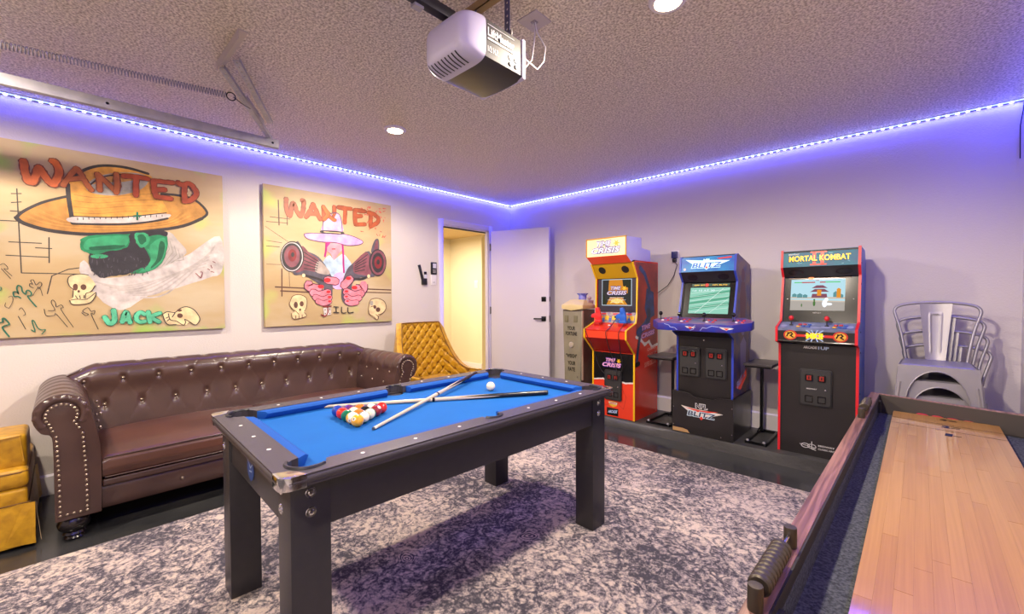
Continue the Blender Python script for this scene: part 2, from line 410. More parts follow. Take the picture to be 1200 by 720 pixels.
('s','skull_outline','ink',0.0051,[0.024,1.421,0.034,1.455,0.082,1.473,0.123,1.467]),
('s','skull_outline','ink',0.0051,[0.024,1.421,0.033,1.388,0.049,1.364,0.046,1.314]),
('s','skull_outline','ink',0.0053,[0.155,1.395,0.135,1.353,0.11,1.34,0.106,1.306]),
('s','skull_outline','ink',0.0051,[0.031,1.295,0.048,1.266,0.13,1.278,0.159,1.347,0.113,1.301,0.065,1.301,0.035,1.295]),
('s','skull_outline','ink',0.0052,[0.059,1.325,0.068,1.306]),
('s','skull_outline','ink',0.0052,[0.079,1.325,0.082,1.306]),
('s','skull_outline','ink',0.0053,[0.1,1.327,0.099,1.308]),
('p','skull_outline','sepia',0,[0.072,1.383,0.071,1.376,0.069,1.37,0.067,1.365,0.063,1.361,0.059,1.36,0.056,1.361,0.052,1.364,0.05,1.37,0.048,1.376,0.048,1.383,0.048,1.39,0.05,1.397,0.053,1.402,0.056,1.405,0.06,1.406,0.064,1.405,0.067,1.402,0.07,1.397,0.071,1.391]),
('p','skull_outline','sepia',0,[0.113,1.384,0.112,1.378,0.11,1.373,0.107,1.368,0.103,1.365,0.098,1.364,0.094,1.365,0.09,1.368,0.087,1.372,0.085,1.378,0.084,1.384,0.085,1.39,0.087,1.395,0.09,1.399,0.094,1.402,0.099,1.403,0.103,1.402,0.107,1.4,0.11,1.395,0.112,1.39]),
('p','skull_outline','sepia',0,[0.081,1.355,0.081,1.352,0.08,1.349,0.078,1.347,0.077,1.346,0.075,1.346,0.073,1.346,0.071,1.347,0.07,1.349,0.069,1.352,0.069,1.354,0.069,1.357,0.07,1.36,0.071,1.361,0.073,1.363,0.075,1.363,0.077,1.363,0.079,1.362,0.08,1.36,0.081,1.357]),
('p','painted_skull','bone',0,[0.515,1.184,0.543,1.203,0.598,1.207,0.647,1.236,0.696,1.22,0.737,1.167,0.743,1.125,0.719,1.097,0.677,1.118,0.652,1.097,0.58,1.107,0.541,1.109]),
('s','skull_outline','ink',0.0065,[0.515,1.184,0.541,1.109,0.596,1.103]),
('s','skull_outline','ink',0.0065,[0.515,1.184,0.543,1.203,0.59,1.197,0.622,1.226,0.663,1.239,0.712,1.211,0.745,1.146,0.731,1.105,0.71,1.096,0.673,1.126,0.649,1.141,0.654,1.119,0.64,1.097,0.597,1.129,0.561,1.141,0.55,1.188]),
('s','skull_outline','ink',0.0065,[0.55,1.163,0.534,1.154]),
('s','skull_outline','ink',0.0066,[0.557,1.148,0.54,1.132]),
('s','skull_outline','ink',0.0066,[0.59,1.192,0.573,1.162]),
('p','skull_outline','sepia',0,[0.637,1.17,0.636,1.165,0.634,1.16,0.63,1.156,0.625,1.153,0.619,1.153,0.614,1.154,0.609,1.157,0.605,1.161,0.603,1.166,0.602,1.172,0.603,1.177,0.606,1.182,0.609,1.186,0.614,1.188,0.62,1.189,0.625,1.188,0.63,1.185,0.634,1.181,0.637,1.176]),
('p','skull_outline','sepia',0,[0.632,1.211,0.632,1.208,0.629,1.205,0.626,1.203,0.622,1.202,0.618,1.201,0.613,1.202,0.609,1.203,0.606,1.206,0.604,1.209,0.603,1.212,0.604,1.215,0.606,1.218,0.61,1.22,0.614,1.221,0.618,1.221,0.623,1.221,0.627,1.219,0.63,1.217,0.632,1.214]),
('s','cactus_sketches','deepgreen',0.007,[-0.184,1.309,-0.196,1.321,-0.211,1.321,-0.213,1.348,-0.198,1.348,-0.193,1.339,-0.199,1.37,-0.193,1.39,-0.18,1.38,-0.176,1.352,-0.163,1.334,-0.16,1.353,-0.151,1.36,-0.139,1.344,-0.142,1.325,-0.154,1.318,-0.119,1.253]),
('s','cactus_sketches','ink',0.0038,[-0.129,1.376,-0.144,1.385,-0.143,1.403,-0.132,1.399,-0.14,1.421,-0.128,1.426,-0.117,1.394,-0.101,1.413,-0.092,1.399,-0.105,1.371,-0.112,1.382]),
('s','cactus_sketches','ink',0.0039,[-0.085,1.237,-0.077,1.195,-0.042,1.194,-0.032,1.203,0.018,1.115]),
('s','cactus_sketches','ink',0.0039,[-0.067,1.227,-0.038,1.231,-0.053,1.278,-0.046,1.297,-0.034,1.278,-0.031,1.25,-0.009,1.264,0.001,1.245,-0.009,1.231,0.045,1.112]),
('s','cactus_sketches','ink',0.0041,[0.087,1.209,0.104,1.189,0.118,1.198,0.091,1.218,0.112,1.242,0.122,1.237,0.132,1.217,0.15,1.222,0.146,1.197,0.132,1.198,0.165,1.092]),
('s','cactus_sketches','ink',0.0043,[-0.196,1.194,-0.167,1.111]),
('s','cactus_sketches','ink',0.0032,[-0.192,1.235,-0.183,1.248,-0.174,1.234,-0.166,1.207,-0.175,1.198]),
('s','cactus_sketches','deepgreen',0.0081,[-0.271,1.157,-0.26,1.161,-0.26,1.181,-0.251,1.181,-0.234,1.146,-0.252,1.137,-0.261,1.121,-0.236,1.068]),
('s','cactus_sketches','deepgreen',0.0055,[-0.143,1.105,-0.128,1.095,-0.139,1.16,-0.13,1.16,-0.116,1.118,-0.1,1.103,-0.082,1.102,-0.098,1.075]),
('s','cactus_sketches','ink',0.0032,[-0.259,1.493,-0.223,1.433]),
('s','cactus_sketches','ink',0.0032,[-0.264,1.515,-0.25,1.525,-0.236,1.508,-0.234,1.49,-0.248,1.492,-0.217,1.449]),
('s','cactus_sketches','ink',0.0027,[-0.234,1.316,-0.219,1.321,-0.217,1.289,-0.233,1.245]),
('s','cactus_sketches','ink',0.0026,[-0.246,1.281,-0.249,1.258,-0.235,1.247]),
('s','cactus_sketches','deepgreen',0.0042,[-0.267,1.378,-0.261,1.374,-0.265,1.356]),
('s','cactus_sketches','ink',0.0027,[-0.133,1.325,-0.105,1.381,-0.09,1.325]),
('s','red_marks','darkred',0.0054,[0.725,1.503,0.742,1.483,0.759,1.468,0.768,1.51,0.755,1.514]),
('s','red_marks','darkred',0.0055,[0.803,1.542,0.816,1.533]),
('s','red_marks','darkred',0.0055,[0.825,1.57,0.833,1.549]),
('s','red_marks','darkred',0.0055,[0.839,1.602,0.856,1.593]),
('s','red_marks','darkred',0.0055,[0.824,1.522,0.846,1.515]),
('s','lettering_outline','rust',0.0449,[-0.155,2.182,-0.15,2.117,-0.139,2.061,-0.12,2.052]),
('s','lettering_outline','rust',0.0458,[-0.12,2.052,-0.105,2.101,-0.091,2.156]),
('s','lettering_outline','rust',0.0458,[-0.091,2.156,-0.076,2.128,-0.051,2.074,-0.027,2.056]),
('s','lettering_outline','rust',0.0466,[-0.027,2.056,-0.01,2.099,-0.003,2.157,-0.017,2.201,-0.031,2.21]),
('s','lettering','orange',0.0346,[-0.155,2.182,-0.15,2.117,-0.139,2.061,-0.12,2.052]),
('s','lettering','orange',0.0352,[-0.12,2.052,-0.105,2.101,-0.091,2.156]),
('s','lettering','orange',0.0352,[-0.091,2.156,-0.076,2.128,-0.051,2.074,-0.027,2.056]),
('s','lettering','orange',0.0358,[-0.027,2.056,-0.01,2.099,-0.003,2.157,-0.017,2.201,-0.031,2.21]),
('s','lettering_outline','rust',0.0341,[0.016,2.059,0.044,2.123,0.079,2.187]),
('s','lettering_outline','rust',0.0347,[0.079,2.187,0.1,2.152,0.121,2.103,0.149,2.051]),
('s','lettering_outline','rust',0.0341,[0.047,2.106,0.112,2.128]),
('s','lettering_outline','rust',0.0359,[0.191,2.058,0.189,2.125,0.18,2.169]),
('s','lettering_outline','rust',0.0353,[0.18,2.169,0.215,2.131,0.274,2.064]),
('s','lettering_outline','rust',0.0359,[0.274,2.064,0.285,2.107,0.28,2.18]),
('s','lettering','orange2',0.0262,[0.016,2.059,0.044,2.123,0.079,2.187]),
('s','lettering','orange2',0.0267,[0.079,2.187,0.1,2.152,0.121,2.103,0.149,2.051]),
('s','lettering','orange2',0.0262,[0.047,2.106,0.112,2.128]),
('s','lettering','orange2',0.0276,[0.191,2.058,0.189,2.125,0.18,2.169]),
('s','lettering','orange2',0.0271,[0.18,2.169,0.215,2.131,0.274,2.064]),
('s','lettering','orange2',0.0276,[0.274,2.064,0.285,2.107,0.28,2.18]),
('s','lettering_outline','rust',0.0365,[0.274,2.055,0.281,2.12,0.277,2.189]),
('s','lettering','orange2',0.0281,[0.274,2.055,0.281,2.12,0.277,2.189]),
('s','lettering_outline','rust',0.0381,[0.314,2.182,0.374,2.19,0.45,2.189]),
('s','lettering_outline','rust',0.0387,[0.385,2.187,0.38,2.12,0.379,2.054]),
('s','lettering_outline','rust',0.0393,[0.48,2.182,0.482,2.13,0.493,2.064]),
('s','lettering_outline','rust',0.0399,[0.483,2.183,0.536,2.184,0.597,2.189]),
('s','lettering_outline','rust',0.0399,[0.486,2.116,0.545,2.127]),
('s','lettering_outline','rust',0.0399,[0.493,2.064,0.534,2.066,0.581,2.064]),
('s','lettering_outline','rust',0.0412,[0.624,2.196,0.654,2.182,0.695,2.201,0.732,2.16,0.736,2.12,0.702,2.074,0.66,2.057]),
('s','lettering_outline','rust',0.0412,[0.667,2.184,0.661,2.123,0.667,2.063]),
('s','lettering','orange3',0.0293,[0.314,2.182,0.374,2.19,0.45,2.189]),
('s','lettering','orange3',0.0298,[0.385,2.187,0.38,2.12,0.379,2.054]),
('s','lettering','orange3',0.0302,[0.48,2.182,0.482,2.13,0.493,2.064]),
('s','lettering','orange3',0.0307,[0.483,2.183,0.536,2.184,0.597,2.189]),
('s','lettering','orange3',0.0307,[0.486,2.116,0.545,2.127]),
('s','lettering','orange3',0.0307,[0.493,2.064,0.534,2.066,0.581,2.064]),
('s','lettering','orange3',0.0317,[0.624,2.196,0.654,2.182,0.695,2.201,0.732,2.16,0.736,2.12,0.702,2.074,0.66,2.057]),
('s','lettering','orange3',0.0317,[0.667,2.184,0.661,2.123,0.667,2.063]),
('s','lettering_outline','deepgreen',0.0349,[0.246,1.223,0.25,1.164,0.24,1.132,0.22,1.133,0.199,1.176]),
('s','lettering','mint',0.0268,[0.246,1.223,0.25,1.164,0.24,1.132,0.22,1.133,0.199,1.176]),
('s','lettering_outline','deepgreen',0.0322,[0.289,1.135,0.296,1.172,0.309,1.205,0.321,1.181,0.331,1.129]),
('s','lettering_outline','deepgreen',0.0317,[0.293,1.154,0.327,1.15]),
('s','lettering_outline','deepgreen',0.0328,[0.411,1.188,0.389,1.203,0.367,1.179,0.37,1.146,0.391,1.132,0.412,1.137]),
('s','lettering_outline','deepgreen',0.0328,[0.433,1.206,0.441,1.128]),
('s','lettering_outline','deepgreen',0.0338,[0.5,1.195,0.451,1.167,0.495,1.128]),
('s','lettering','mint',0.0248,[0.289,1.135,0.296,1.172,0.309,1.205,0.321,1.181,0.331,1.129]),
('s','lettering','mint',0.0244,[0.293,1.154,0.327,1.15]),
('s','lettering','mint',0.0252,[0.411,1.188,0.389,1.203,0.367,1.179,0.37,1.146,0.391,1.132,0.412,1.137]),
('s','lettering','mint',0.0252,[0.433,1.206,0.441,1.128]),
('s','lettering','mint',0.026,[0.5,1.195,0.451,1.167,0.495,1.128]),
]
ART2=[
('s','drawn_lines','sepia',0.0106,[1.337,2.179,1.34,1.958]),
('s','drawn_lines','sepia',0.006,[1.267,2.022,1.434,2.023]),
('s','drawn_lines','sepia',0.006,[1.238,1.977,1.413,1.984]),
('s','drawn_lines','sepia',0.0069,[1.408,2.052,1.409,1.966]),
('s','drawn_lines','sepia',0.0037,[1.228,1.934,1.411,1.817]),
('s','drawn_lines','sepia',0.0045,[1.236,1.811,1.361,1.801]),
('s','drawn_lines','sepia',0.0052,[1.235,1.763,1.341,1.763]),
('s','drawn_lines','sepia',0.012,[1.302,1.404,1.57,1.395]),
('s','drawn_lines','sepia',0.0122,[1.345,1.369,1.591,1.358]),
('s','drawn_lines','sepia',0.01,[1.357,1.567,1.354,1.322]),
('s','drawn_lines','sepia',0.0037,[1.233,1.603,1.348,1.605]),
('s','drawn_lines','sepia',0.0123,[2.163,1.396,2.452,1.389]),
('s','drawn_lines','sepia',0.0107,[2.163,1.362,2.451,1.356]),
('s','drawn_lines','sepia',0.0039,[1.417,1.559,1.421,1.409]),
('s','drawn_lines','sepia',0.0116,[1.816,1.399,1.96,1.394]),
('s','red_scribbles','salmon',0.0062,[2.188,2.083,2.182,2.08,2.193,2.101]),
('s','red_scribbles','salmon',0.0061,[2.122,1.983,2.112,1.989,2.142,1.986]),
('s','red_scribbles','salmon',0.0064,[2.367,2.128,2.373,2.14,2.373,2.114]),
('s','red_scribbles','salmon',0.0063,[2.271,2.03,2.278,2.044,2.282,2.028]),
('s','red_scribbles','salmon',0.0062,[2.208,2.25,2.224,2.253,2.217,2.236]),
('s','red_scribbles','salmon',0.0063,[2.328,1.978,2.323,1.968,2.325,1.96]),
('s','red_scribbles','salmon',0.0064,[2.381,2.254,2.365,2.261,2.402,2.26]),
('s','red_scribbles','salmon',0.0063,[2.304,2.177,2.304,2.18,2.297,2.173]),
('s','red_scribbles','salmon',0.0063,[2.288,1.979,2.296,1.967,2.304,1.961]),
('s','red_scribbles','salmon',0.0063,[2.318,2.224,2.333,2.212,2.335,2.224]),
('s','red_scribbles','salmon',0.0063,[2.33,2.21,2.345,2.21,2.321,2.226]),
('s','red_scribbles','salmon',0.0064,[2.37,1.96,2.352,1.949,2.366,1.974]),
('s','red_scribbles','salmon',0.0062,[2.203,2.014,2.219,2.029,2.208,2.032]),
('s','red_scribbles','salmon',0.0063,[2.331,2.171,2.348,2.159,2.331,2.151]),
('s','red_scribbles','salmon',0.0062,[2.21,2.236,2.215,2.25,2.198,2.237]),
('s','red_scribbles','salmon',0.0063,[2.299,2.223,2.279,2.209,2.291,2.204]),
('s','red_scribbles','salmon',0.0064,[2.386,2.163,2.384,2.162,2.392,2.16]),
('s','red_scribbles','salmon',0.0063,[2.282,2.071,2.301,2.073,2.279,2.062]),
('s','red_scribbles','salmon',0.0062,[2.188,2.161,2.209,2.163,2.191,2.18]),
('s','red_scribbles','salmon',0.0062,[2.239,2.078,2.219,2.072,2.245,2.097]),
('s','red_scribbles','salmon',0.0063,[2.303,2.123,2.311,2.129,2.312,2.115]),
('s','red_scribbles','salmon',0.0061,[2.128,2.228,2.135,2.216,2.117,2.229]),
('s','red_scribbles','salmon',0.0063,[2.293,2.169,2.287,2.174,2.287,2.165]),
('s','red_scribbles','salmon',0.0062,[2.206,2.139,2.218,2.155,2.209,2.13]),
('s','red_scribbles','salmon',0.0062,[2.21,2.189,2.223,2.199,2.197,2.19]),
('s','red_scribbles','salmon',0.0063,[2.326,2.245,2.318,2.249,2.341,2.25]),
('s','red_scribbles','salmon',0.0064,[2.374,2.23,2.366,2.224,2.391,2.234]),
('s','red_scribbles','salmon',0.0062,[2.186,2.218,2.187,2.227,2.198,2.207]),
('s','red_scribbles','salmon',0.0062,[2.173,2.166,2.186,2.164,2.186,2.174]),
('s','red_scribbles','salmon',0.0062,[2.157,2.16,2.17,2.168,2.151,2.162]),
('s','red_scribbles','salmon',0.0062,[2.241,2.133,2.26,2.146,2.22,2.113]),
('s','red_scribbles','salmon',0.0064,[2.378,1.962,2.375,1.948,2.398,1.975]),
('s','red_scribbles','salmon',0.0064,[2.338,2.007,2.345,2.007,2.328,2.012]),
('s','red_scribbles','salmon',0.0062,[2.186,2.235,2.19,2.242,2.2,2.255]),
('s','lettering_outline','rust3',0.042,[1.402,2.202,1.402,2.13,1.418,2.065,1.434,2.053]),
('s','lettering_outline','rust3',0.042,[1.434,2.053,1.454,2.157,1.471,2.16,1.495,2.095,1.525,2.06]),
('s','lettering_outline','rust3',0.0426,[1.525,2.06,1.547,2.122,1.553,2.202,1.539,2.21]),
('s','lettering_outline','rust3',0.0431,[1.573,2.059,1.614,2.132,1.639,2.191]),
('s','lettering_outline','rust3',0.0437,[1.639,2.191,1.663,2.139,1.702,2.056]),
('s','lettering_outline','rust3',0.0437,[1.594,2.094,1.673,2.105]),
('s','lettering_outline','rust3',0.0442,[1.74,2.048,1.734,2.18]),
('s','lettering_outline','rust3',0.0448,[1.734,2.175,1.81,2.088]),
('s','lettering','rust2',0.0323,[1.402,2.202,1.402,2.13,1.418,2.065,1.434,2.053]),
('s','lettering','rust2',0.0323,[1.434,2.053,1.454,2.157,1.471,2.16,1.495,2.095,1.525,2.06]),
('s','lettering','rust2',0.0328,[1.525,2.06,1.547,2.122,1.553,2.202,1.539,2.21]),
('s','lettering','rust2',0.0332,[1.573,2.059,1.614,2.132,1.639,2.191]),
('s','lettering','rust2',0.0336,[1.639,2.191,1.663,2.139,1.702,2.056]),
('s','lettering','rust2',0.0336,[1.594,2.094,1.673,2.105]),
('s','lettering','rust2',0.034,[1.74,2.048,1.734,2.18]),
('s','lettering','rust2',0.0344,[1.734,2.175,1.81,2.088]),
('s','lettering_outline','rust3',0.0432,[1.804,2.077,1.841,2.061,1.839,2.196]),
('s','lettering_outline','rust3',0.0437,[1.88,2.197,2.011,2.201]),
('s','lettering_outline','rust3',0.0437,[1.95,2.192,1.943,2.053]),
('s','lettering_outline','rust3',0.0447,[2.05,2.196,2.054,2.057]),
('s','lettering_outline','rust3',0.0447,[2.05,2.194,2.16,2.199]),
('s','lettering_outline','rust3',0.0447,[2.055,2.132,2.118,2.146]),
('s','lettering_outline','rust3',0.0447,[2.054,2.051,2.158,2.064]),
('s','lettering_outline','rust3',0.0458,[2.195,2.19,2.243,2.186,2.303,2.155,2.297,2.098,2.217,2.049]),
('s','lettering_outline','rust3',0.0458,[2.225,2.183,2.217,2.054]),
('s','lettering','rust2',0.0332,[1.804,2.077,1.841,2.061,1.839,2.196]),
('s','lettering','rust2',0.0336,[1.88,2.197,2.011,2.201]),
('s','lettering','rust2',0.0336,[1.95,2.192,1.943,2.053]),
('s','lettering','rust2',0.0344,[2.05,2.196,2.054,2.057]),
('s','lettering','rust2',0.0344,[2.05,2.194,2.16,2.199]),
('s','lettering','rust2',0.0344,[2.055,2.132,2.118,2.146]),
('s','lettering','rust2',0.0344,[2.054,2.051,2.158,2.064]),
('s','lettering','rust2',0.0352,[2.195,2.19,2.243,2.186,2.303,2.155,2.297,2.098,2.217,2.049]),
('s','lettering','rust2',0.0352,[2.225,2.183,2.217,2.054]),
('p','painted_shirt','skyblue',0,[1.786,1.718,1.832,1.682,1.916,1.741,1.976,1.691,2.007,1.633,1.949,1.536,1.923,1.405,1.821,1.403,1.79,1.53,1.723,1.618,1.739,1.676]),
('p','painted_shirt','pinkpaint',0,[1.83,1.531,1.925,1.547,1.923,1.405,1.821,1.403]),
('p','painted_face','pinkskin',0,[1.764,1.827,1.905,1.839,1.911,1.781,1.88,1.744,1.832,1.675,1.797,1.733,1.761,1.762]),
('p','painted_hair','hotpink',0,[1.749,1.857,1.788,1.884,1.87,1.894,1.922,1.874,1.922,1.822,1.869,1.859,1.827,1.878,1.787,1.824,1.757,1.792]),
('s','painted_hair','magenta',0.018,[1.757,1.826,1.752,1.757,1.742,1.706]),
('s','painted_hair','magenta',0.0185,[1.917,1.852,1.923,1.747,1.924,1.641,1.928,1.558]),
('s','painted_lips','darkred',0.01,[1.812,1.782,1.842,1.785]),
('p','painted_hat','lilac',0,[1.552,1.9,1.603,1.914,1.727,1.923,1.918,1.939,2.041,1.923,2.132,1.884,2.091,1.848,1.965,1.83,1.846,1.848,1.73,1.842,1.609,1.853,1.566,1.871]),
('s','hat_outline','plum',0.0064,[1.552,1.9,1.603,1.914,1.727,1.923,1.918,1.939,2.041,1.923,2.132,1.884,2.091,1.848,1.965,1.83,1.846,1.848,1.73,1.842,1.609,1.853,1.566,1.871,1.552,1.9]),
('p','painted_hat','lilac2',0,[1.723,1.941,1.728,2.016,1.756,2.088,1.807,2.118,1.83,2.075,1.868,2.138,1.901,2.084,1.918,1.953]),
('p','painted_hat','pinkpaint',0,[1.766,1.964,1.779,2.045,1.814,2.084,1.837,2.041,1.824,1.966]),
('s','hat_outline','plum',0.0074,[1.723,1.932,1.728,2.016,1.756,2.088,1.791,2.12,1.868,2.138,1.906,2.085,1.918,1.944]),
('p','painted_hat_band','charcoal',0,[1.721,1.954,1.914,1.962,1.916,1.934,1.72,1.927]),
('s','painted_hat_band','bone',0.0074,[1.736,1.94,1.899,1.946]),
('s','lettering_outline','rust3',0.0379,[1.748,2.142,1.815,2.074,1.846,2.067]),
('s','lettering','orange',0.0292,[1.748,2.142,1.815,2.074,1.846,2.067]),
('s','lettering_outline','rust3',0.041,[1.784,2.126,1.742,2.059]),
('s','lettering_outline','rust3',0.0405,[1.734,2.18,1.784,2.111]),
('s','lettering','orange',0.0315,[1.784,2.126,1.742,2.059]),
('s','lettering','orange',0.0312,[1.734,2.18,1.784,2.111]),
('p','painted_guns','gunmetal',0,[1.482,1.823,1.554,1.753,1.684,1.695,1.784,1.553,1.812,1.461,1.796,1.253,1.718,1.235,1.729,1.391,1.636,1.468,1.534,1.52,1.447,1.539]),
('p','painted_guns','gunrose',0,[1.523,1.783,1.601,1.723,1.683,1.666,1.66,1.559,1.562,1.566,1.468,1.551]),
('p','painted_guns','gunlight',0,[1.683,1.661,1.784,1.564,1.76,1.529,1.649,1.558]),
('s','gun_outline','charcoal',0.0079,[1.55,1.73,1.683,1.65]),
('s','gun_outline','charcoal',0.008,[1.549,1.693,1.678,1.63]),
('s','gun_outline','charcoal',0.0079,[1.549,1.656,1.674,1.609]),
('s','gun_outline','charcoal',0.008,[1.548,1.618,1.669,1.589]),
('s','gun_outline','charcoal',0.0079,[1.548,1.581,1.664,1.568]),
('p','painted_guns','charcoal',0,[1.549,1.691,1.546,1.659,1.538,1.628,1.525,1.6,1.508,1.577,1.488,1.559,1.466,1.548,1.443,1.543,1.421,1.546,1.399,1.555,1.381,1.571,1.365,1.592,1.354,1.618,1.347,1.646,1.345,1.677,1.348,1.708,1.356,1.738,1.368,1.765,1.384,1.788,1.403,1.806,1.425,1.819,1.447,1.824,1.47,1.823,1.492,1.814,1.511,1.799,1.527,1.778,1.539,1.752,1.547,1.722]),
('p','painted_guns','silverpaint',0,[1.538,1.688,1.536,1.658,1.528,1.629,1.516,1.603,1.501,1.581,1.482,1.564,1.462,1.554,1.441,1.55,1.42,1.552,1.401,1.561,1.384,1.576,1.37,1.595,1.359,1.62,1.353,1.647,1.351,1.675,1.354,1.704,1.361,1.732,1.372,1.758,1.387,1.78,1.404,1.797,1.424,1.808,1.445,1.813,1.466,1.812,1.486,1.804,1.504,1.79,1.519,1.77,1.53,1.745,1.536,1.718]),
('p','painted_guns','charcoal',0,[1.53,1.687,1.527,1.659,1.52,1.632,1.509,1.608,1.495,1.588,1.478,1.572,1.459,1.562,1.439,1.558,1.42,1.56,1.402,1.569,1.386,1.582,1.372,1.601,1.363,1.623,1.357,1.649,1.355,1.676,1.357,1.703,1.364,1.729,1.375,1.753,1.388,1.773,1.405,1.789,1.423,1.8,1.443,1.804,1.462,1.803,1.481,1.796,1.498,1.782,1.511,1.764,1.522,1.741,1.528,1.715]),
('p','painted_guns','gunrose',0,[1.511,1.69,1.509,1.664,1.501,1.64,1.49,1.618,1.476,1.601,1.459,1.591,1.442,1.586,1.424,1.589,1.409,1.598,1.395,1.613,1.385,1.633,1.379,1.656,1.377,1.681,1.379,1.707,1.386,1.731,1.397,1.752,1.411,1.769,1.427,1.78,1.445,1.785,1.462,1.783,1.478,1.775,1.492,1.76,1.503,1.74,1.509,1.716]),
('p','painted_guns','darkred',0,[1.482,1.697,1.48,1.68,1.475,1.663,1.466,1.65,1.456,1.642,1.445,1.638,1.433,1.64,1.423,1.648,1.415,1.66,1.41,1.675,1.409,1.692,1.411,1.709,1.416,1.725,1.425,1.738,1.435,1.747,1.446,1.751,1.457,1.749,1.468,1.742,1.476,1.73,1.481,1.715]),
('p','painted_guns','charcoal',0,[1.464,1.702,1.462,1.693,1.458,1.685,1.452,1.68,1.446,1.68,1.44,1.684,1.437,1.691,1.435,1.7,1.437,1.71,1.441,1.718,1.447,1.722,1.453,1.723,1.459,1.719,1.463,1.712]),
('s','gun_outline','charcoal',0.0205,[1.534,1.52,1.659,1.491,1.748,1.46]),
('p','painted_guns','bone',0,[1.557,1.515,1.556,1.507,1.551,1.501,1.545,1.497,1.539,1.497,1.533,1.5,1.529,1.506,1.528,1.514,1.529,1.521,1.533,1.528,1.539,1.531,1.546,1.531,1.552,1.528,1.556,1.522]),
('p','painted_guns','gunmetal',0,[2.199,1.791,2.013,1.646,1.957,1.583,1.912,1.464,1.9,1.299,1.958,1.227,2.02,1.25,2.01,1.442,2.112,1.517,2.272,1.547]),
('p','painted_guns','gunrose',0,[2.181,1.778,2.038,1.664,2.031,1.563,2.113,1.542,2.218,1.555]),
('s','gun_outline','charcoal',0.0088,[2.18,1.753,2.043,1.647]),
('s','gun_outline','charcoal',0.0089,[2.172,1.713,2.042,1.628]),
('s','gun_outline','charcoal',0.0089,[2.164,1.674,2.042,1.609]),
('s','gun_outline','charcoal',0.0088,[2.155,1.634,2.042,1.59]),
('s','gun_outline','charcoal',0.0088,[2.147,1.594,2.042,1.57]),
('p','painted_guns','gunmetal',0,[2.221,1.781,2.262,1.908,2.309,1.92,2.307,1.8]),
('p','painted_guns','gunrose',0,[2.256,1.801,2.279,1.902,2.3,1.904,2.294,1.804]),
('p','painted_guns','charcoal',0,[2.398,1.682,2.395,1.65,2.387,1.618,2.374,1.59,2.358,1.567,2.338,1.549,2.316,1.537,2.293,1.533,2.271,1.536,2.25,1.546,2.231,1.562,2.216,1.584,2.204,1.61,2.197,1.639,2.195,1.67,2.198,1.702,2.206,1.732,2.218,1.76,2.234,1.783,2.253,1.801,2.274,1.814,2.297,1.819,2.319,1.817,2.341,1.808,2.36,1.793,2.376,1.771,2.388,1.744,2.396,1.714]),
('p','painted_guns','gunrose',0,[2.39,1.682,2.387,1.652,2.38,1.624,2.369,1.598,2.355,1.577,2.337,1.56,2.319,1.55,2.299,1.546,2.28,1.548,2.261,1.557,2.245,1.572,2.232,1.592,2.222,1.616,2.216,1.643,2.214,1.671,2.216,1.7,2.223,1.728,2.234,1.753,2.247,1.774,2.264,1.791,2.283,1.802,2.302,1.807,2.322,1.805,2.34,1.797,2.357,1.782,2.371,1.763,2.381,1.738,2.388,1.711]),
('p','painted_guns','charcoal',0,[2.367,1.68,2.364,1.653,2.357,1.626,2.346,1.604,2.331,1.586,2.314,1.575,2.297,1.571,2.279,1.574,2.263,1.584,2.249,1.6,2.238,1.621,2.232,1.646,2.23,1.672,2.233,1.7,2.24,1.725,2.251,1.747,2.265,1.765,2.281,1.777,2.299,1.782,2.317,1.779,2.333,1.77,2.348,1.754,2.358,1.733,2.365,1.708]),
('p','painted_guns','darkred',0,[2.345,1.681,2.342,1.661,2.336,1.642,2.326,1.627,2.313,1.618,2.3,1.614,2.286,1.616,2.274,1.625,2.265,1.639,2.259,1.657,2.257,1.676,2.259,1.697,2.266,1.715,2.275,1.73,2.288,1.74,2.301,1.744,2.315,1.742,2.327,1.733,2.337,1.72,2.343,1.702]),
('p','painted_guns','charcoal',0,[2.32,1.685,2.318,1.673,2.312,1.663,2.305,1.657,2.296,1.657,2.288,1.662,2.283,1.671,2.281,1.683,2.284,1.695,2.289,1.705,2.297,1.711,2.305,1.711,2.313,1.706,2.318,1.697]),
('s','gun_outline','charcoal',0.0224,[1.986,1.501,2.112,1.498,2.191,1.532]),
('p','painted_guns','bone',0,[2.207,1.53,2.205,1.522,2.201,1.515,2.194,1.51,2.187,1.51,2.181,1.514,2.177,1.521,2.175,1.529,2.177,1.538,2.181,1.545,2.188,1.549,2.195,1.549,2.201,1.545,2.205,1.539]),
('s','hand_outline','plum2',0.0911,[1.588,1.433,1.596,1.407,1.679,1.39]),
('s','painted_hands','pinkhand',0.0729,[1.588,1.433,1.596,1.407,1.679,1.39]),
('s','hand_outline','plum2',0.081,[1.624,1.356,1.679,1.333,1.769,1.357]),
('s','painted_hands','pinkhand',0.0648,[1.624,1.356,1.679,1.333,1.769,1.357]),
('s','hand_outline','plum2',0.0658,[1.645,1.311,1.712,1.288,1.78,1.311]),
('s','painted_hands','pinkhand',0.0526,[1.645,1.311,1.712,1.288,1.78,1.311]),
('s','hand_outline','plum2',0.0557,[1.667,1.272,1.722,1.254,1.78,1.271]),
('s','painted_hands','pinkhand',0.0445,[1.667,1.272,1.722,1.254,1.78,1.271]),
('s','hand_outline','plum2',0.083,[1.76,1.478,1.845,1.467]),
('s','painted_hands','pinkhand',0.0664,[1.76,1.478,1.845,1.467]),
('p','red_nails','redpaint',0,[1.727,1.413,1.723,1.404,1.712,1.397,1.697,1.395,1.683,1.397,1.672,1.404,1.669,1.413,1.673,1.422,1.683,1.428,1.698,1.431,1.712,1.429,1.723,1.423]),
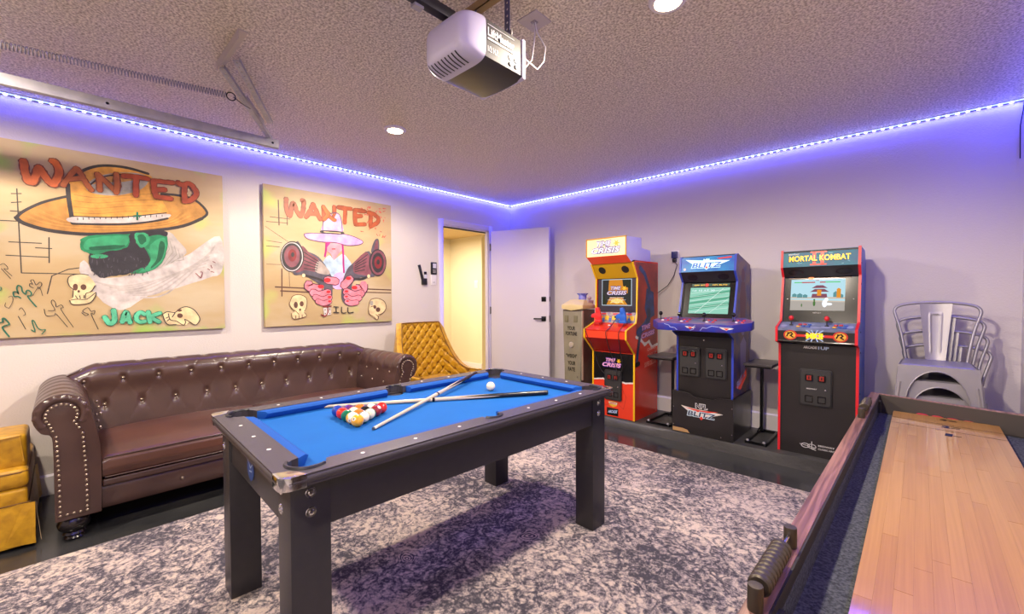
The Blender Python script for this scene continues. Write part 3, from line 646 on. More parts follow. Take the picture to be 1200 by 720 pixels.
('p','red_nails','redpaint',0,[1.794,1.477,1.79,1.465,1.778,1.457,1.762,1.453,1.746,1.456,1.734,1.464,1.73,1.475,1.734,1.487,1.746,1.495,1.762,1.499,1.778,1.496,1.79,1.488]),
('p','red_nails','redpaint',0,[1.79,1.364,1.787,1.357,1.78,1.352,1.769,1.35,1.759,1.352,1.752,1.357,1.749,1.363,1.752,1.37,1.759,1.375,1.77,1.377,1.78,1.376,1.788,1.371]),
('p','red_nails','redpaint',0,[1.799,1.313,1.796,1.307,1.789,1.303,1.78,1.301,1.771,1.303,1.764,1.307,1.762,1.313,1.764,1.319,1.771,1.323,1.78,1.324,1.79,1.323,1.796,1.319]),
('p','red_nails','redpaint',0,[1.796,1.271,1.794,1.266,1.788,1.261,1.78,1.26,1.772,1.262,1.766,1.266,1.764,1.272,1.766,1.277,1.772,1.281,1.78,1.283,1.788,1.281,1.794,1.277]),
('s','hand_outline','plum2',0.1001,[2.132,1.445,2.124,1.395,2.047,1.395]),
('s','painted_hands','pinkhand',0.0801,[2.132,1.445,2.124,1.395,2.047,1.395]),
('s','hand_outline','plum2',0.087,[2.11,1.351,2.034,1.334,1.947,1.365]),
('s','painted_hands','pinkhand',0.0696,[2.11,1.351,2.034,1.334,1.947,1.365]),
('s','hand_outline','plum2',0.0707,[2.084,1.303,2.008,1.286,1.947,1.315]),
('s','painted_hands','pinkhand',0.0566,[2.084,1.303,2.008,1.286,1.947,1.315]),
('s','hand_outline','plum2',0.0598,[2.058,1.259,1.995,1.25,1.953,1.27]),
('s','painted_hands','pinkhand',0.0478,[2.058,1.259,1.995,1.25,1.953,1.27]),
('s','hand_outline','plum2',0.086,[1.991,1.494,1.924,1.428]),
('s','painted_hands','pinkhand',0.0688,[1.991,1.494,1.924,1.428]),
('p','red_nails','redpaint',0,[2.065,1.409,2.061,1.4,2.049,1.392,2.034,1.39,2.019,1.392,2.008,1.399,2.005,1.408,2.009,1.418,2.02,1.425,2.035,1.428,2.05,1.426,2.061,1.419]),
('p','red_nails','redpaint',0,[2.001,1.502,1.997,1.493,1.987,1.487,1.973,1.484,1.96,1.486,1.95,1.492,1.947,1.5,1.95,1.508,1.96,1.515,1.974,1.517,1.987,1.516,1.997,1.51]),
('p','red_nails','redpaint',0,[1.969,1.37,1.967,1.364,1.959,1.359,1.95,1.358,1.94,1.359,1.933,1.364,1.93,1.369,1.933,1.375,1.94,1.38,1.95,1.382,1.96,1.38,1.967,1.376]),
('p','red_nails','redpaint',0,[1.966,1.317,1.964,1.313,1.958,1.309,1.949,1.308,1.94,1.309,1.934,1.313,1.932,1.317,1.934,1.322,1.941,1.326,1.949,1.327,1.958,1.326,1.964,1.322]),
('p','red_nails','redpaint',0,[1.973,1.272,1.971,1.267,1.966,1.264,1.958,1.263,1.951,1.264,1.945,1.268,1.944,1.272,1.946,1.277,1.951,1.281,1.958,1.282,1.966,1.28,1.971,1.277]),
('p','painted_skull','bone',0,[1.414,1.271,1.442,1.32,1.507,1.335,1.564,1.3,1.563,1.22,1.548,1.181,1.557,1.13,1.448,1.113,1.43,1.154,1.458,1.183,1.427,1.223]),
('s','skull_outline','sepia',0.0062,[1.414,1.252,1.442,1.32,1.507,1.335,1.564,1.3,1.563,1.22,1.543,1.181]),
('s','skull_outline','sepia',0.0062,[1.414,1.252,1.431,1.213,1.468,1.183,1.495,1.152]),
('s','skull_outline','sepia',0.0062,[1.431,1.164,1.448,1.113,1.557,1.132,1.543,1.171]),
('s','skull_outline','sepia',0.0063,[1.467,1.143,1.467,1.119]),
('s','skull_outline','sepia',0.0063,[1.495,1.144,1.495,1.121]),
('s','skull_outline','sepia',0.0063,[1.523,1.149,1.523,1.127]),
('p','skull_outline','sepia',0,[1.486,1.241,1.485,1.232,1.483,1.224,1.479,1.217,1.474,1.213,1.468,1.212,1.463,1.214,1.458,1.218,1.454,1.224,1.452,1.233,1.451,1.242,1.452,1.251,1.455,1.259,1.459,1.265,1.464,1.27,1.469,1.271,1.474,1.269,1.479,1.265,1.483,1.259,1.485,1.25]),
('p','skull_outline','sepia',0,[1.538,1.25,1.537,1.243,1.535,1.236,1.53,1.23,1.525,1.227,1.52,1.226,1.514,1.227,1.509,1.231,1.505,1.236,1.503,1.243,1.502,1.251,1.503,1.259,1.506,1.265,1.51,1.271,1.515,1.274,1.521,1.275,1.526,1.274,1.531,1.271,1.535,1.265,1.537,1.258]),
('p','skull_outline','sepia',0,[1.515,1.196,1.514,1.193,1.513,1.189,1.511,1.187,1.508,1.185,1.505,1.185,1.502,1.185,1.5,1.187,1.498,1.19,1.496,1.193,1.496,1.197,1.496,1.2,1.498,1.204,1.5,1.206,1.503,1.208,1.505,1.208,1.508,1.208,1.511,1.206,1.513,1.203,1.514,1.2]),
('p','painted_skull','bone',0,[2.189,1.231,2.208,1.286,2.293,1.297,2.368,1.262,2.386,1.193,2.341,1.137,2.291,1.116,2.291,1.071,2.254,1.089,2.188,1.142]),
('s','skull_outline','sepia',0.0071,[2.189,1.231,2.214,1.286,2.293,1.297,2.368,1.262,2.386,1.193,2.341,1.137,2.291,1.127]),
('s','skull_outline','sepia',0.0071,[2.189,1.231,2.188,1.142,2.242,1.106,2.278,1.071,2.297,1.099,2.267,1.128]),
('s','skull_outline','sepia',0.0072,[2.207,1.208,2.256,1.224]),
('p','skull_outline','sepia',0,[2.317,1.178,2.315,1.17,2.312,1.163,2.306,1.158,2.299,1.154,2.292,1.153,2.284,1.155,2.277,1.158,2.272,1.164,2.268,1.171,2.267,1.179,2.269,1.186,2.272,1.193,2.278,1.199,2.285,1.202,2.292,1.203,2.3,1.202,2.307,1.198,2.312,1.192,2.316,1.185]),
('p','skull_outline','sepia',0,[2.273,1.207,2.272,1.201,2.269,1.196,2.265,1.192,2.26,1.19,2.255,1.189,2.25,1.19,2.245,1.193,2.241,1.197,2.239,1.202,2.238,1.207,2.239,1.213,2.242,1.218,2.246,1.222,2.25,1.224,2.256,1.225,2.261,1.224,2.266,1.222,2.269,1.218,2.272,1.212]),
('p','painted_skull','greypaint',0,[2.239,1.247,2.238,1.238,2.235,1.231,2.231,1.225,2.225,1.221,2.219,1.22,2.213,1.222,2.208,1.225,2.204,1.231,2.201,1.239,2.2,1.247,2.201,1.256,2.204,1.263,2.208,1.269,2.214,1.273,2.22,1.274,2.226,1.272,2.231,1.269,2.235,1.263,2.238,1.255]),
('p','painted_dice','whitepaint',0,[1.717,1.208,1.791,1.211,1.794,1.142,1.725,1.135]),
('p','lettering','ink',0,[1.741,1.189,1.739,1.185,1.735,1.184,1.731,1.185,1.729,1.19,1.731,1.194,1.735,1.195,1.739,1.193]),
('p','lettering','ink',0,[1.784,1.193,1.783,1.189,1.779,1.187,1.775,1.189,1.773,1.193,1.775,1.197,1.779,1.199,1.783,1.197]),
('p','lettering','ink',0,[1.743,1.153,1.741,1.149,1.737,1.147,1.733,1.149,1.731,1.153,1.733,1.157,1.737,1.158,1.741,1.157]),
('p','lettering','ink',0,[1.786,1.154,1.785,1.15,1.78,1.148,1.776,1.15,1.775,1.154,1.776,1.158,1.781,1.159,1.785,1.158]),
('s','lettering','darkred',0.0115,[1.717,1.222,1.795,1.225]),
('s','lettering','darkred',0.0116,[1.758,1.223,1.76,1.161,1.732,1.13,1.698,1.145]),
('s','lettering','ink',0.01,[1.819,1.218,1.866,1.214]),
('s','lettering','ink',0.0101,[1.842,1.215,1.844,1.161]),
('s','lettering','ink',0.0101,[1.818,1.162,1.87,1.158]),
('s','lettering','ink',0.0102,[1.897,1.214,1.901,1.157,1.942,1.156]),
('s','lettering','ink',0.0103,[1.962,1.208,1.967,1.155,2.019,1.159]),
]# ------------------------------------------------------------------ common materials
black_plastic = mat('black_plastic', '1b1b1d', .42)
black_gloss = mat('black_gloss', '141416', .18)
dark_metal = mat('dark_metal', '232325', .38, .8)
chrome = mat('chrome', 'd8d8da', .12, 1)
white_paint = mat('white_paint', 'dcd6d8', .45)
# wall: orange-peel plaster
wall_m = mat('wall_paint', 'cec6c1', .62, bump=(95, .16))
# ceiling: knocked-down popcorn texture
ceil_m = bpy.data.materials.new('ceiling_texture'); ceil_m.use_nodes = True
nt = ceil_m.node_tree; b = nt.nodes['Principled BSDF']; b.inputs['Roughness'].default_value = .5
b.inputs['Specular IOR Level'].default_value = .45
tc = nt.nodes.new('ShaderNodeTexCoord')
n1 = nt.nodes.new('ShaderNodeTexNoise'); n1.inputs['Scale'].default_value = 92; n1.inputs['Detail'].default_value = 4
n2 = nt.nodes.new('ShaderNodeTexNoise'); n2.inputs['Scale'].default_value = 1.2; n2.inputs['Detail'].default_value = 2
rm = nt.nodes.new('ShaderNodeValToRGB'); rm.color_ramp.elements[0].position = .36; rm.color_ramp.elements[1].position = .64
rm.color_ramp.elements[0].color = lin('aa9c85'); rm.color_ramp.elements[1].color = lin('f4e9d2')
bp = nt.nodes.new('ShaderNodeBump'); bp.inputs['Strength'].default_value = .75; bp.inputs['Distance'].default_value = .014
link(nt, tc.outputs['Object'], n1.inputs['Vector']); link(nt, tc.outputs['Object'], n2.inputs['Vector'])
link(nt, n1.outputs['Fac'], rm.inputs['Fac']); link(nt, rm.outputs['Color'], b.inputs['Base Color'])
link(nt, n1.outputs['Fac'], bp.inputs['Height']); link(nt, bp.outputs['Normal'], b.inputs['Normal'])
# floor: dark sealed concrete with scuffs
floor_m = bpy.data.materials.new('sealed_floor'); floor_m.use_nodes = True
nt = floor_m.node_tree; b = nt.nodes['Principled BSDF']; b.inputs['Roughness'].default_value = .12; b.inputs['Specular IOR Level'].default_value = .55
tc = nt.nodes.new('ShaderNodeTexCoord')
n1 = nt.nodes.new('ShaderNodeTexNoise'); n1.inputs['Scale'].default_value = 3; n1.inputs['Detail'].default_value = 8
rm = nt.nodes.new('ShaderNodeValToRGB'); rm.color_ramp.elements[0].position = .3; rm.color_ramp.elements[1].position = .75
rm.color_ramp.elements[0].color = lin('26272a'); rm.color_ramp.elements[1].color = lin('3b3b3c')
n2 = nt.nodes.new('ShaderNodeTexNoise'); n2.inputs['Scale'].default_value = 60; n2.inputs['Detail'].default_value = 8; n2.inputs['Roughness'].default_value = .8
r2 = nt.nodes.new('ShaderNodeValToRGB'); r2.color_ramp.elements[0].position = .71; r2.color_ramp.elements[1].position = .75
mx = nt.nodes.new('ShaderNodeMixRGB'); mx.inputs['Color2'].default_value = lin('8d8a86')
r3 = nt.nodes.new('ShaderNodeMapRange'); r3.inputs['To Min'].default_value = .1; r3.inputs['To Max'].default_value = .26
for n in (n1, n2): link(nt, tc.outputs['Object'], n.inputs['Vector'])
link(nt, n1.outputs['Fac'], rm.inputs['Fac']); link(nt, n2.outputs['Fac'], r2.inputs['Fac']); link(nt, r2.outputs['Color'], mx.inputs['Fac'])
link(nt, rm.outputs['Color'], mx.inputs['Color1']); link(nt, mx.outputs['Color'], b.inputs['Base Color'])
link(nt, n1.outputs['Fac'], r3.inputs['Value']); link(nt, r3.outputs['Result'], b.inputs['Roughness'])
curb_m = mat('curb_concrete', '302f2f', .4, var=('4a4947', 6, .3), bump=(40, .3))
def struct(name, m, mb, **k):
    o = mb.build(name, m, None, **k); o['kind'] = 'structure'; return o
T = .12
TL = .05
struct('floor', floor_m, MB().box(LX - 2.95, RX + T, FY - T, BY + .9, -.1, 0))
struct('ceiling', ceil_m, MB().box(LX - T, RX + T, FY - T, BY + T, CZ, CZ + .1))
DY0, DY1, DZ = 3.181, 3.955, 2.197
wl = MB().box(LX - TL, LX, FY - T, DY0, 0, CZ); wl.box(LX - TL, LX, DY1, BY + T, 0, CZ); wl.box(LX - TL, LX, DY0, DY1, DZ, CZ)
struct('wall_left', wall_m, wl)
struct('wall_back', wall_m, MB().box(LX, RX, BY, BY + T, 0, CZ))
struct('wall_right', wall_m, MB().box(RX, RX + T, FY - T, BY + T, 0, CZ))
struct('wall_front', wall_m, MB().box(LX, RX, FY - T, FY, 0, CZ))
# raised kerb along the back wall
kerb = MB()
def kf(u, v):
    x = LX + u * (RX - LX); wob = .008 * math.sin(x * 2.1) + .005 * math.sin(x * 5.3)
    pr = [(0.0, BY), (.0, 3.772), (.062, 3.782), (.084, 3.792 + wob), (.09, 3.81 + wob), (.09, BY)][int(round(v * 5))]
    return (x, pr[1], pr[0])
kerb.grid(kf, 60, 5)
o = struct('trim_1', curb_m, kerb, smooth=True, angle=50)
def baseboard(name, axis, a0, a1, wallv, sgn, z0=0, hgt=.135):
    pr = [(0, 0), (.016, 0), (.016, hgt - .012), (.008, hgt), (0, hgt)]
    t = MB()
    if axis == 'y': t.prism([(wallv + sgn * p[0], z0 + p[1]) for p in pr], 'y', a0, a1)
    else: t.prism([(wallv + sgn * p[0], z0 + p[1]) for p in pr], 'x', a0, a1)
    return struct(name, white_paint, t)
baseboard('baseboard_left', 'y', FY, DY0 - .07, LX, 1)
baseboard('baseboard_back', 'x', LX, RX, BY, -1, .09, .15)
baseboard('baseboard_right', 'y', FY, 3.76, RX, -1)
# ------------------------------------------------------------------ door
frame_m = mat('door_frame_paint', 'cfc8dc', .4)
door_m = mat('door_paint', 'd2cbd0', .42, bump=(30, .05))
d = bpy.data.objects.new('door_1', None); COL.objects.link(d); d['kind'] = 'structure'
d.location = (LX, DY1, 0)
def DL(x, y): return x - LX, y - DY1
cw = .062
cs = MB()
cs.box(0, .018, DY0 - cw - DY1, DY0 - DY1, 0, DZ + cw).box(0, .018, 0, cw, 0, DZ + cw).box(0, .018, DY0 - DY1, 0, DZ, DZ + cw)
cs.build('door_casing', frame_m, d, bevel=.003)
jm = MB().box(-TL, 0, DY0 - DY1, DY0 - DY1 + .018, 0, DZ).box(-TL, 0, -.018, 0, 0, DZ).box(-TL, 0, DY0 - DY1, 0, DZ - .014, DZ)
jm.build('door_jamb', frame_m, d)
MB().box(-.049, -.035, DY0 - DY1 + .018, -.02, DZ - .03, DZ - .014).build('weather_strip', black_plastic, d)
# open leaf swings into the room, almost square to the wall
ang = math.atan2(4.25 - DY1 - .03, -3.356 - LX - .012)
lw = .843
lf = MB().box(.012, lw, -.02, .02, .012, DZ - .005); lf_o = lf.build('door_leaf', door_m, d, bevel=.002)
lf_o.location = (.012, .03, 0); lf_o.rotation_euler = (0, 0, ang)
for hz in (.28, 1.13, 1.98):
    h_ = MB().box(-.004, .014, -.026, -.014, hz - .045, hz + .045); h_.lathe([(.006, hz - .05), (.006, hz + .05)], (.004, -.026, 0), 8)
    h_.build('door_hinge', mat('hinge_metal', '55504c', .4, .9) if 'hinge_metal' not in MATS else MATS['hinge_metal'], lf_o)
hd = MB().box(lw - .1, lw - .04, -.034, -.02, 1.0, 1.06); hd.lathe([(.011, -.07), (.011, -.034)], (lw - .07, 0, 1.03), 10, 'y'); hd.box(lw - .19, lw - .06, -.078, -.066, 1.021, 1.039)
hd.build('door_handle', dark_metal, lf_o, bevel=.002)
db = MB().box(lw - .1, lw - .04, -.032, -.02, 1.25, 1.31); db.box(lw - .074, lw - .066, -.05, -.03, 1.262, 1.298)
db.build('deadbolt', dark_metal, lf_o, bevel=.002)
MB().box(lw - .001, lw + .002, -.012, .012, .99, 1.07).box(lw - .001, lw + .002, -.012, .012, 1.25, 1.31).build('latch_plate', dark_metal, lf_o)
# ------------------------------------------------------------------ hallway beyond the door
hall_m = mat('hall_paint', 'dccfae', .6, bump=(90, .1))
HY = 4.80
struct('wall_hall_back', hall_m, MB().box(-6.05, -5.225, HY, HY + .1, 0, 2.6))
struct('wall_hall_left', hall_m, MB().box(-6.15, -6.05, 2.0, HY + .1, 0, 2.6))
struct('wall_hall_front', hall_m, MB().box(-6.15, LX - TL, 2.0, 2.1, 0, 2.6))
struct('wall_hall_right', hall_m, MB().box(-4.7, LX - T, BY + .1, BY + .2, 0, 2.6))
struct('ceiling_hall', mat('hall_ceiling_paint', 'c9ac78', .7), MB().box(-7.1, LX - TL, 2.0, 5.9, 2.345, 2.45))
hf = mat('hall_floor_tile', 'cdb893', .5)
struct('floor_hall', hf, MB().box(-7.1, LX - TL, 2.0, 5.9, 0.001, .05))
struct('baseboard_hall', white_paint, MB().box(-6.05, -5.225, HY - .016, HY, .05, .19))
struct('window_1', mat('window_daylight', 'ffffff', .5, emit='ffffff', es=2.5), MB().box(-6.9, -5.2, 5.8, 5.84, .6, 2.3))
struct('wall_hall_far', hall_m, MB().box(-7.1, LX - T, 5.84, 5.9, 0, 2.4))
struct('wall_hall_outer', hall_m, MB().box(-7.1, -7.0, HY, 5.9, 0, 2.4))
struct('wall_hall_nook', hall_m, MB().box(-7.1, -6.05, HY, HY + .1, 0, 2.4))
struct('wall_hall_side', hall_m, MB().box(LX - T - .01, LX - T, BY + .1, 5.9, 0, 2.4))
sw = thing('hall_light_switch', 'cream double light switch on the hall wall through the doorway', 'switch', (-5.36, HY, 1.53))
MB().box(-.045, .045, -.007, 0, -.065, .065).build('switch_plate', mat('switch_cream', 'f0e6c8', .4), sw, bevel=.002)
for sx in (-.022, .022): MB().box(sx - .012, sx + .012, -.012, -.006, -.028, .028).build('switch_paddle', MATS['switch_cream'], sw)
# shelving seen as a sliver
sh = thing('hall_shelf', 'narrow cream rack of shelves with dark items at the right of the doorway', 'shelf', (-5.86, 5.4, .05))
sm = mat('shelf_cream', 'e8dcc0', .5)
for px in (-.22, .3): MB().box(px - .015, px + .015, -.15, .15, 0, .98).build('upright', sm, sh)
for i in range(9): MB().box(-.22, .3, -.15, .15, .08 + i * .108, .095 + i * .108).build('shelf_board', sm, sh)
for i in range(4): tag(MB().lathe([(.03, 0), (.035, .04), (.02, .072), (0, .078)], (-5.96 + i * .1, 5.38, .4695 + (i % 2) * .108), 10).build('jar', black_gloss), ['small dark jar at the left of the lower hall shelf', 'small dark jar second from the left, upper hall shelf', 'small dark jar third from the left, lower hall shelf', 'small dark jar at the right of the upper hall shelf'][i], 'jar', 'dark jars on the hall shelf')
# ------------------------------------------------------------------ LED strips
led_tape = mat('led_tape', '20222c', .5)
led_core = mat('led_glow_line', 'c8d2ff', .4, emit='6f83ff', es=3.2)
led_dot = mat('led_diode', 'ffffff', .4, emit='c3ccff', es=9)
def led(name, label, p0, p1, nrm):
    p0, p1, nrm = Vector(p0), Vector(p1), Vector(nrm); n = int((p1 - p0).length / .05)
    r = thing(name, label, 'light strip', p0, 0, None); dv = (p1 - p0); d = dv.normalized(); up = Vector((0, 0, 1))
    def bar(mb, c0, c1, a, z0, z1, off=0):
        mb.add([c0 + nrm * off + up * z0, c1 + nrm * off + up * z0, c1 + nrm * (off + a) + up * z0, c0 + nrm * (off + a) + up * z0,
                c0 + nrm * off + up * z1, c1 + nrm * off + up * z1, c1 + nrm * (off + a) + up * z1, c0 + nrm * (off + a) + up * z1],
               [(0, 1, 2, 3), (4, 7, 6, 5), (0, 4, 5, 1), (1, 5, 6, 2), (2, 6, 7, 3), (3, 7, 4, 0)])
    t = MB(); bar(t, Vector(), dv, .003, -.012, 0); t.build('tape', led_tape, r)
    t = MB(); bar(t, Vector(), dv, .003, -.0085, -.0005, .003); t.build('glow_line', led_core, r)
    t = MB()
    for i in range(n):
        c = d * (.025 + i * .05); bar(t, c - d * .009, c + d * .009, .003, -.013, -.004, .004)
    t.build('diodes', led_dot, r, kind='stuff')
    return r
led('led_strip', 'blue light strip along the top of the wall with the two paintings', (LX, FY, 2.602), (LX, BY - .004, 2.602), (1, 0, 0))
led('led_strip', 'blue light strip along the top of the wall behind the arcade cabinets', (LX + .008, BY, 2.602), (RX - .008, BY, 2.602), (0, -1, 0))
led('led_strip', 'short visible end of blue light strip at the upper right corner', (RX, BY - .004, 2.602), (RX, FY, 2.602), (-1, 0, 0))
tag(MB().tube([(RX - .012, BY - .02, 2.59), (RX - .018, BY - .03, 2.52), (RX - .03, BY - .045, 2.42), (RX - .03, BY - .06, 2.2)], .003, 6).build('power_cord', black_plastic), 'thin black cord dropping from the light strip at the right corner', 'cord')
# ------------------------------------------------------------------ recessed lights
lens_m = mat('lamp_lens', 'fff4dc', .4, emit='ffe9c4', es=30)
LAB = ['round recessed ceiling light above the sofa end of the pool table', 'round recessed ceiling light cut by the top edge, right of the garage door opener',
       'round recessed ceiling light above the near painting', 'round recessed ceiling light over the near end of the shuffleboard']
for (x, y), lb in zip(LAMPS, LAB):
    r = thing('recessed_light', lb, 'ceiling light', (x, y, CZ), 0, 'recessed ceiling lights')
    MB().lathe([(.062, -.001), (.062, -.012), (.058, -.015), (.076, -.014), (.082, -.006), (.082, 0)], seg=28).build('trim_ring', white_paint, r, smooth=True)
    MB().lathe([(.0, -.010), (.058, -.010), (.058, -.006), (0, -.006)], seg=24).build('lens', lens_m, r)
# ------------------------------------------------------------------ garage door track, hanger and spring
galv = mat('galvanised_steel', 'bab7bb', .4, .35, var=('9c9aa2', 14, .25))
tr = thing('door_track', 'long grey steel garage door track hanging near the wall above the paintings', 'track', (-3.35, 1.095, 2.39))
LEN = 3.6
t = MB()
pr = [(0, 0), (0, .056), (.03, .06), (.03, .057), (.003, .053), (.003, .003), (.032, .006), (.034, -.002), (.01, -.006)]
t.prism([(-p[0], p[1]) for p in pr], 'y', -LEN, 0).build('channel', galv, tr)
t = MB()
for yy in (-.04, -.9, -1.9): t.lathe([(.0, .004), (.006, .003), (.008, 0), (.008, -.002)], (0, yy, .028), 8, 'x')
t.build('bolts', dark_metal, tr)
def perf(t, p0, p1, wv, w_, th, holes=True, step=.034):
    """perforated strap between p0,p1; wv = width direction"""
    p0, p1, wv = Vector(p0), Vector(p1), Vector(wv); d = (p1 - p0); Ls = d.length; d.normalize(); wv = (wv - d * wv.dot(d)).normalized(); nn = d.cross(wv)
    n = max(1, int(Ls / step)); h_ = w_ / 2; r = .0055
    for i in range(n):
        a = i * Ls / n; b_ = (i + 1) * Ls / n; m_ = (a + b_) / 2
        def q(s_, u, k): return p0 + d * s_ + wv * u + nn * k
        outer = [(a, -h_), (b_, -h_), (b_, h_), (a, h_)]
        inner = [(m_ + r * math.cos(k * pi / 3), r * math.sin(k * pi / 3)) for k in range(6)]
        tri = tessellate_polygon([[Vector((x, y, 0)) for x, y in outer], [Vector((x, y, 0)) for x, y in inner]])
        al = outer + inner
        vs = [q(x, y, 0) for x, y in al] + [q(x, y, th) for x, y in al]
        fs = [tuple(f) for f in tri] + [tuple(10 + k for k in reversed(f)) for f in tri]
        fs += [(4 + k, 4 + (k + 1) % 6, 14 + (k + 1) % 6, 14 + k) for k in range(6)] + [(0, 1, 11, 10), (2, 3, 13, 12)]
        t.add(vs, fs)
hg = thing('track_hanger', 'perforated steel angle brace joining the garage track to the ceiling', 'bracket', (-2.60, .63, CZ))
t = MB().box(-.21, .21, -.02, .02, -.004, 0).box(-.21, .21, -.024, -.02, -.05, 0)
t.build('ceiling_angle', mat('bracket_steel', 'bdb3a8', .5, .3), hg)
def rel(o, p): return tuple(a - b for a, b in zip(p, o.location))
def strap(a, b_, nm='strap', wd=.032):
    t = MB(); a = Vector(rel(hg, a)); b_ = Vector(rel(hg, b_))
    perf(t, a, b_, (0, 1, 0), wd, .003)
    d = (b_ - a).normalized(); wv = Vector((0, 1, 0)); wv = (wv - d * wv.dot(d)).normalized()
    perf(t, a + wv * wd / 2, b_ + wv * wd / 2, (0, 0, 1), wd * .7, .003)
    t.build(nm, galv, hg)
strap((-2.80, .625, 2.585), (-3.345, 1.03, 2.445))
strap((-2.63, .655, 2.57), (-3.13, .97, 2.47))
strap((-3.0, .78, 2.53), (-3.2, .93, 2.482), wd=.044)
# extension spring
sp = thing('extension_spring', 'long coiled steel spring stretched below the ceiling above the near painting', 'spring', (-2.83, .69, 2.45))
pts = []
a = Vector((0, -.035, 0)); b_ = Vector((-.30, -1.45, 0)); nc = 118
dv = (b_ - a); dd = dv.normalized(); s1 = dd.cross(Vector((0, 0, 1))).normalized(); s2 = Vector((0, 0, 1))
for i in range(nc * 8 + 1):
    an = i * 2 * pi / 8; pts.append(a + dv * (i / (nc * 8)) + (s1 * math.cos(an) + s2 * math.sin(an)) * .0165)
MB().tube(pts, .0022, 5).build('coil', mat('spring_steel', '8a878e', .4, .5), sp, smooth=True)
MB().tube([Vector((0, -.012, 0)) + Vector((0, math.cos(k * pi / 8), math.sin(k * pi / 8))) * .022 for k in range(16)], .003, 6, closed=True).build('hook_loop', dark_metal, sp, smooth=True)
MB().tube([(0, 0, 0), (-.03, .05, -.012), (-.1, .11, .0)], .0025, 5).build('hook_wire', dark_metal, sp)
# ------------------------------------------------------------------ garage door opener
X0, X1, Y0, Y1, Z0, Z1 = -1.515, -1.247, 1.165, 1.385, 2.25, 2.412
op = thing('garage_door_opener', 'grey and white garage door opener motor hanging from the ceiling', 'garage opener', ((X0 + X1) / 2, (Y0 + Y1) / 2, Z0))
ox, oy, oz = op.location
hx, hy, hz = (X1 - X0) / 2, (Y1 - Y0) / 2, Z1 - Z0
op_grey = mat('opener_grey_panel', '4d4a45', .55); op_dark = mat('opener_dark_lens', '3f3a33', .3); op_white = mat('opener_white_cover', 'c9c3d2', .38)
MB().box(-hx, hx, -hy, hy, .012, hz).build('housing', op_grey, op, bevel=.004)
def under(u, v):
    x = -hx - .004 + (2 * hx + .008) * u; y = -hy - .004 + (2 * hy + .012) * v
    return (x, y, .014 - .016 * math.sin(pi * min(1, max(0, u))) ** .5 - .004)
MB().grid(under, 14, 6).build('lens_panel', op_dark, op, smooth=True)
# front rounded cover: superellipse sections shrinking towards the nose
cv = MB()
def cover(u, v):
    t_ = u; dep = .115 * math.sin(t_ * pi / 2); k = math.cos(t_ * pi / 2) ** .38 if t_ < 1 else 0
    a = 2 * pi * v; c, s_ = math.cos(a), math.sin(a)
    e = .34
    px_ = (hx + .012) * math.copysign(abs(c) ** e, c) * (k if c < 0 else (.25 + .75 * k))
    pz = hz / 2 + .004 + (hz / 2 + .012) * math.copysign(abs(s_) ** e, s_) * k
    return (px_ , -hy - dep, pz)
cv.grid(cover, 12, 64).build('light_cover', op_white, op, smooth=True, angle=60)
t = MB()
for k in range(8):
    x = -hx + .02 + k * .026; t.add([(x, -hy - .078 + .0 * k, .012), (x + .010, -hy - .078, .012), (x + .010, -hy - .02, .0), (x, -hy - .02, .0)], [(0, 1, 2, 3)])
vt = MB()
def cov(u, xs, o):
    dep = .115 * math.sin(u * pi / 2); k = math.cos(u * pi / 2) ** .38
    hw = hx + .012; kk = k if xs < 0 else (.25 + .75 * k)
    c = min(.98, abs(xs) / (hw * kk)) ; th = math.acos(c ** (1 / .34)); s_ = math.sin(th) ** .34
    return (xs, -hy - dep - o, hz / 2 + .004 - (hz / 2 + .012) * s_ * k - o)
for k in range(9):
    xs = -.105 + k * .022
    pa = [cov(.16 + .5 * q / 5, xs, .0012) for q in range(6)]; pb = [cov(.16 + .5 * q / 5, xs + .007, .0012) for q in range(6)]
    vt.add(pa + pb, [(q, q + 1, 7 + q, 6 + q) for q in range(5)])
vt.build('vent_slots', black_plastic, op)
MB().ball((hx - .03, -hy - .045, hz - .025), .016, (1.2, .7, .8), 12, 8).build('motion_sensor', mat('sensor_blue', '23246a', .15), op, smooth=True)
MB().prism([(-hx - .004, .0), (hx + .008, .0), (hx + .008, hz + .01), (-hx - .004, hz + .01)], 'y', hy, hy + .022).build('rear_cover', op_white, op, bevel=.008)
FXD, FYD = (0, 1, 0), (0, 0, 1)
fp = hx + .002
whitep = mat('white_print', 'cfcdca', .5)
text('LiftMaster', 'lettering', whitep, op, (fp, -hy + .018, .098), FXD, FYD, .155, .034, .001, .03)
MB().box(fp, fp + .0008, -hy + .018, -hy + .173, .142, .1445).box(fp, fp + .0008, -hy + .018, -hy + .173, .0835, .091).build('print_bar', whitep, op)
text('1/2 H.P.', 'lettering', whitep, op, (fp, -hy + .018, .036), FXD, FYD, .062, .023, .001, .015)
MB().lathe([(.0, .003), (.009, .003), (.009, 0)], (fp, .04, .036), 12, 'x').lathe([(.0, .003), (.009, .003), (.009, 0)], (fp, .076, .036), 12, 'x').build('adjust_knob', black_plastic, op)
for yy in (.04, .076): MB().lathe([(.007, .001), (.011, .001), (.011, 0), (.007, 0)], (fp, yy, .062), 12, 'x').build('dial_mark', whitep, op)
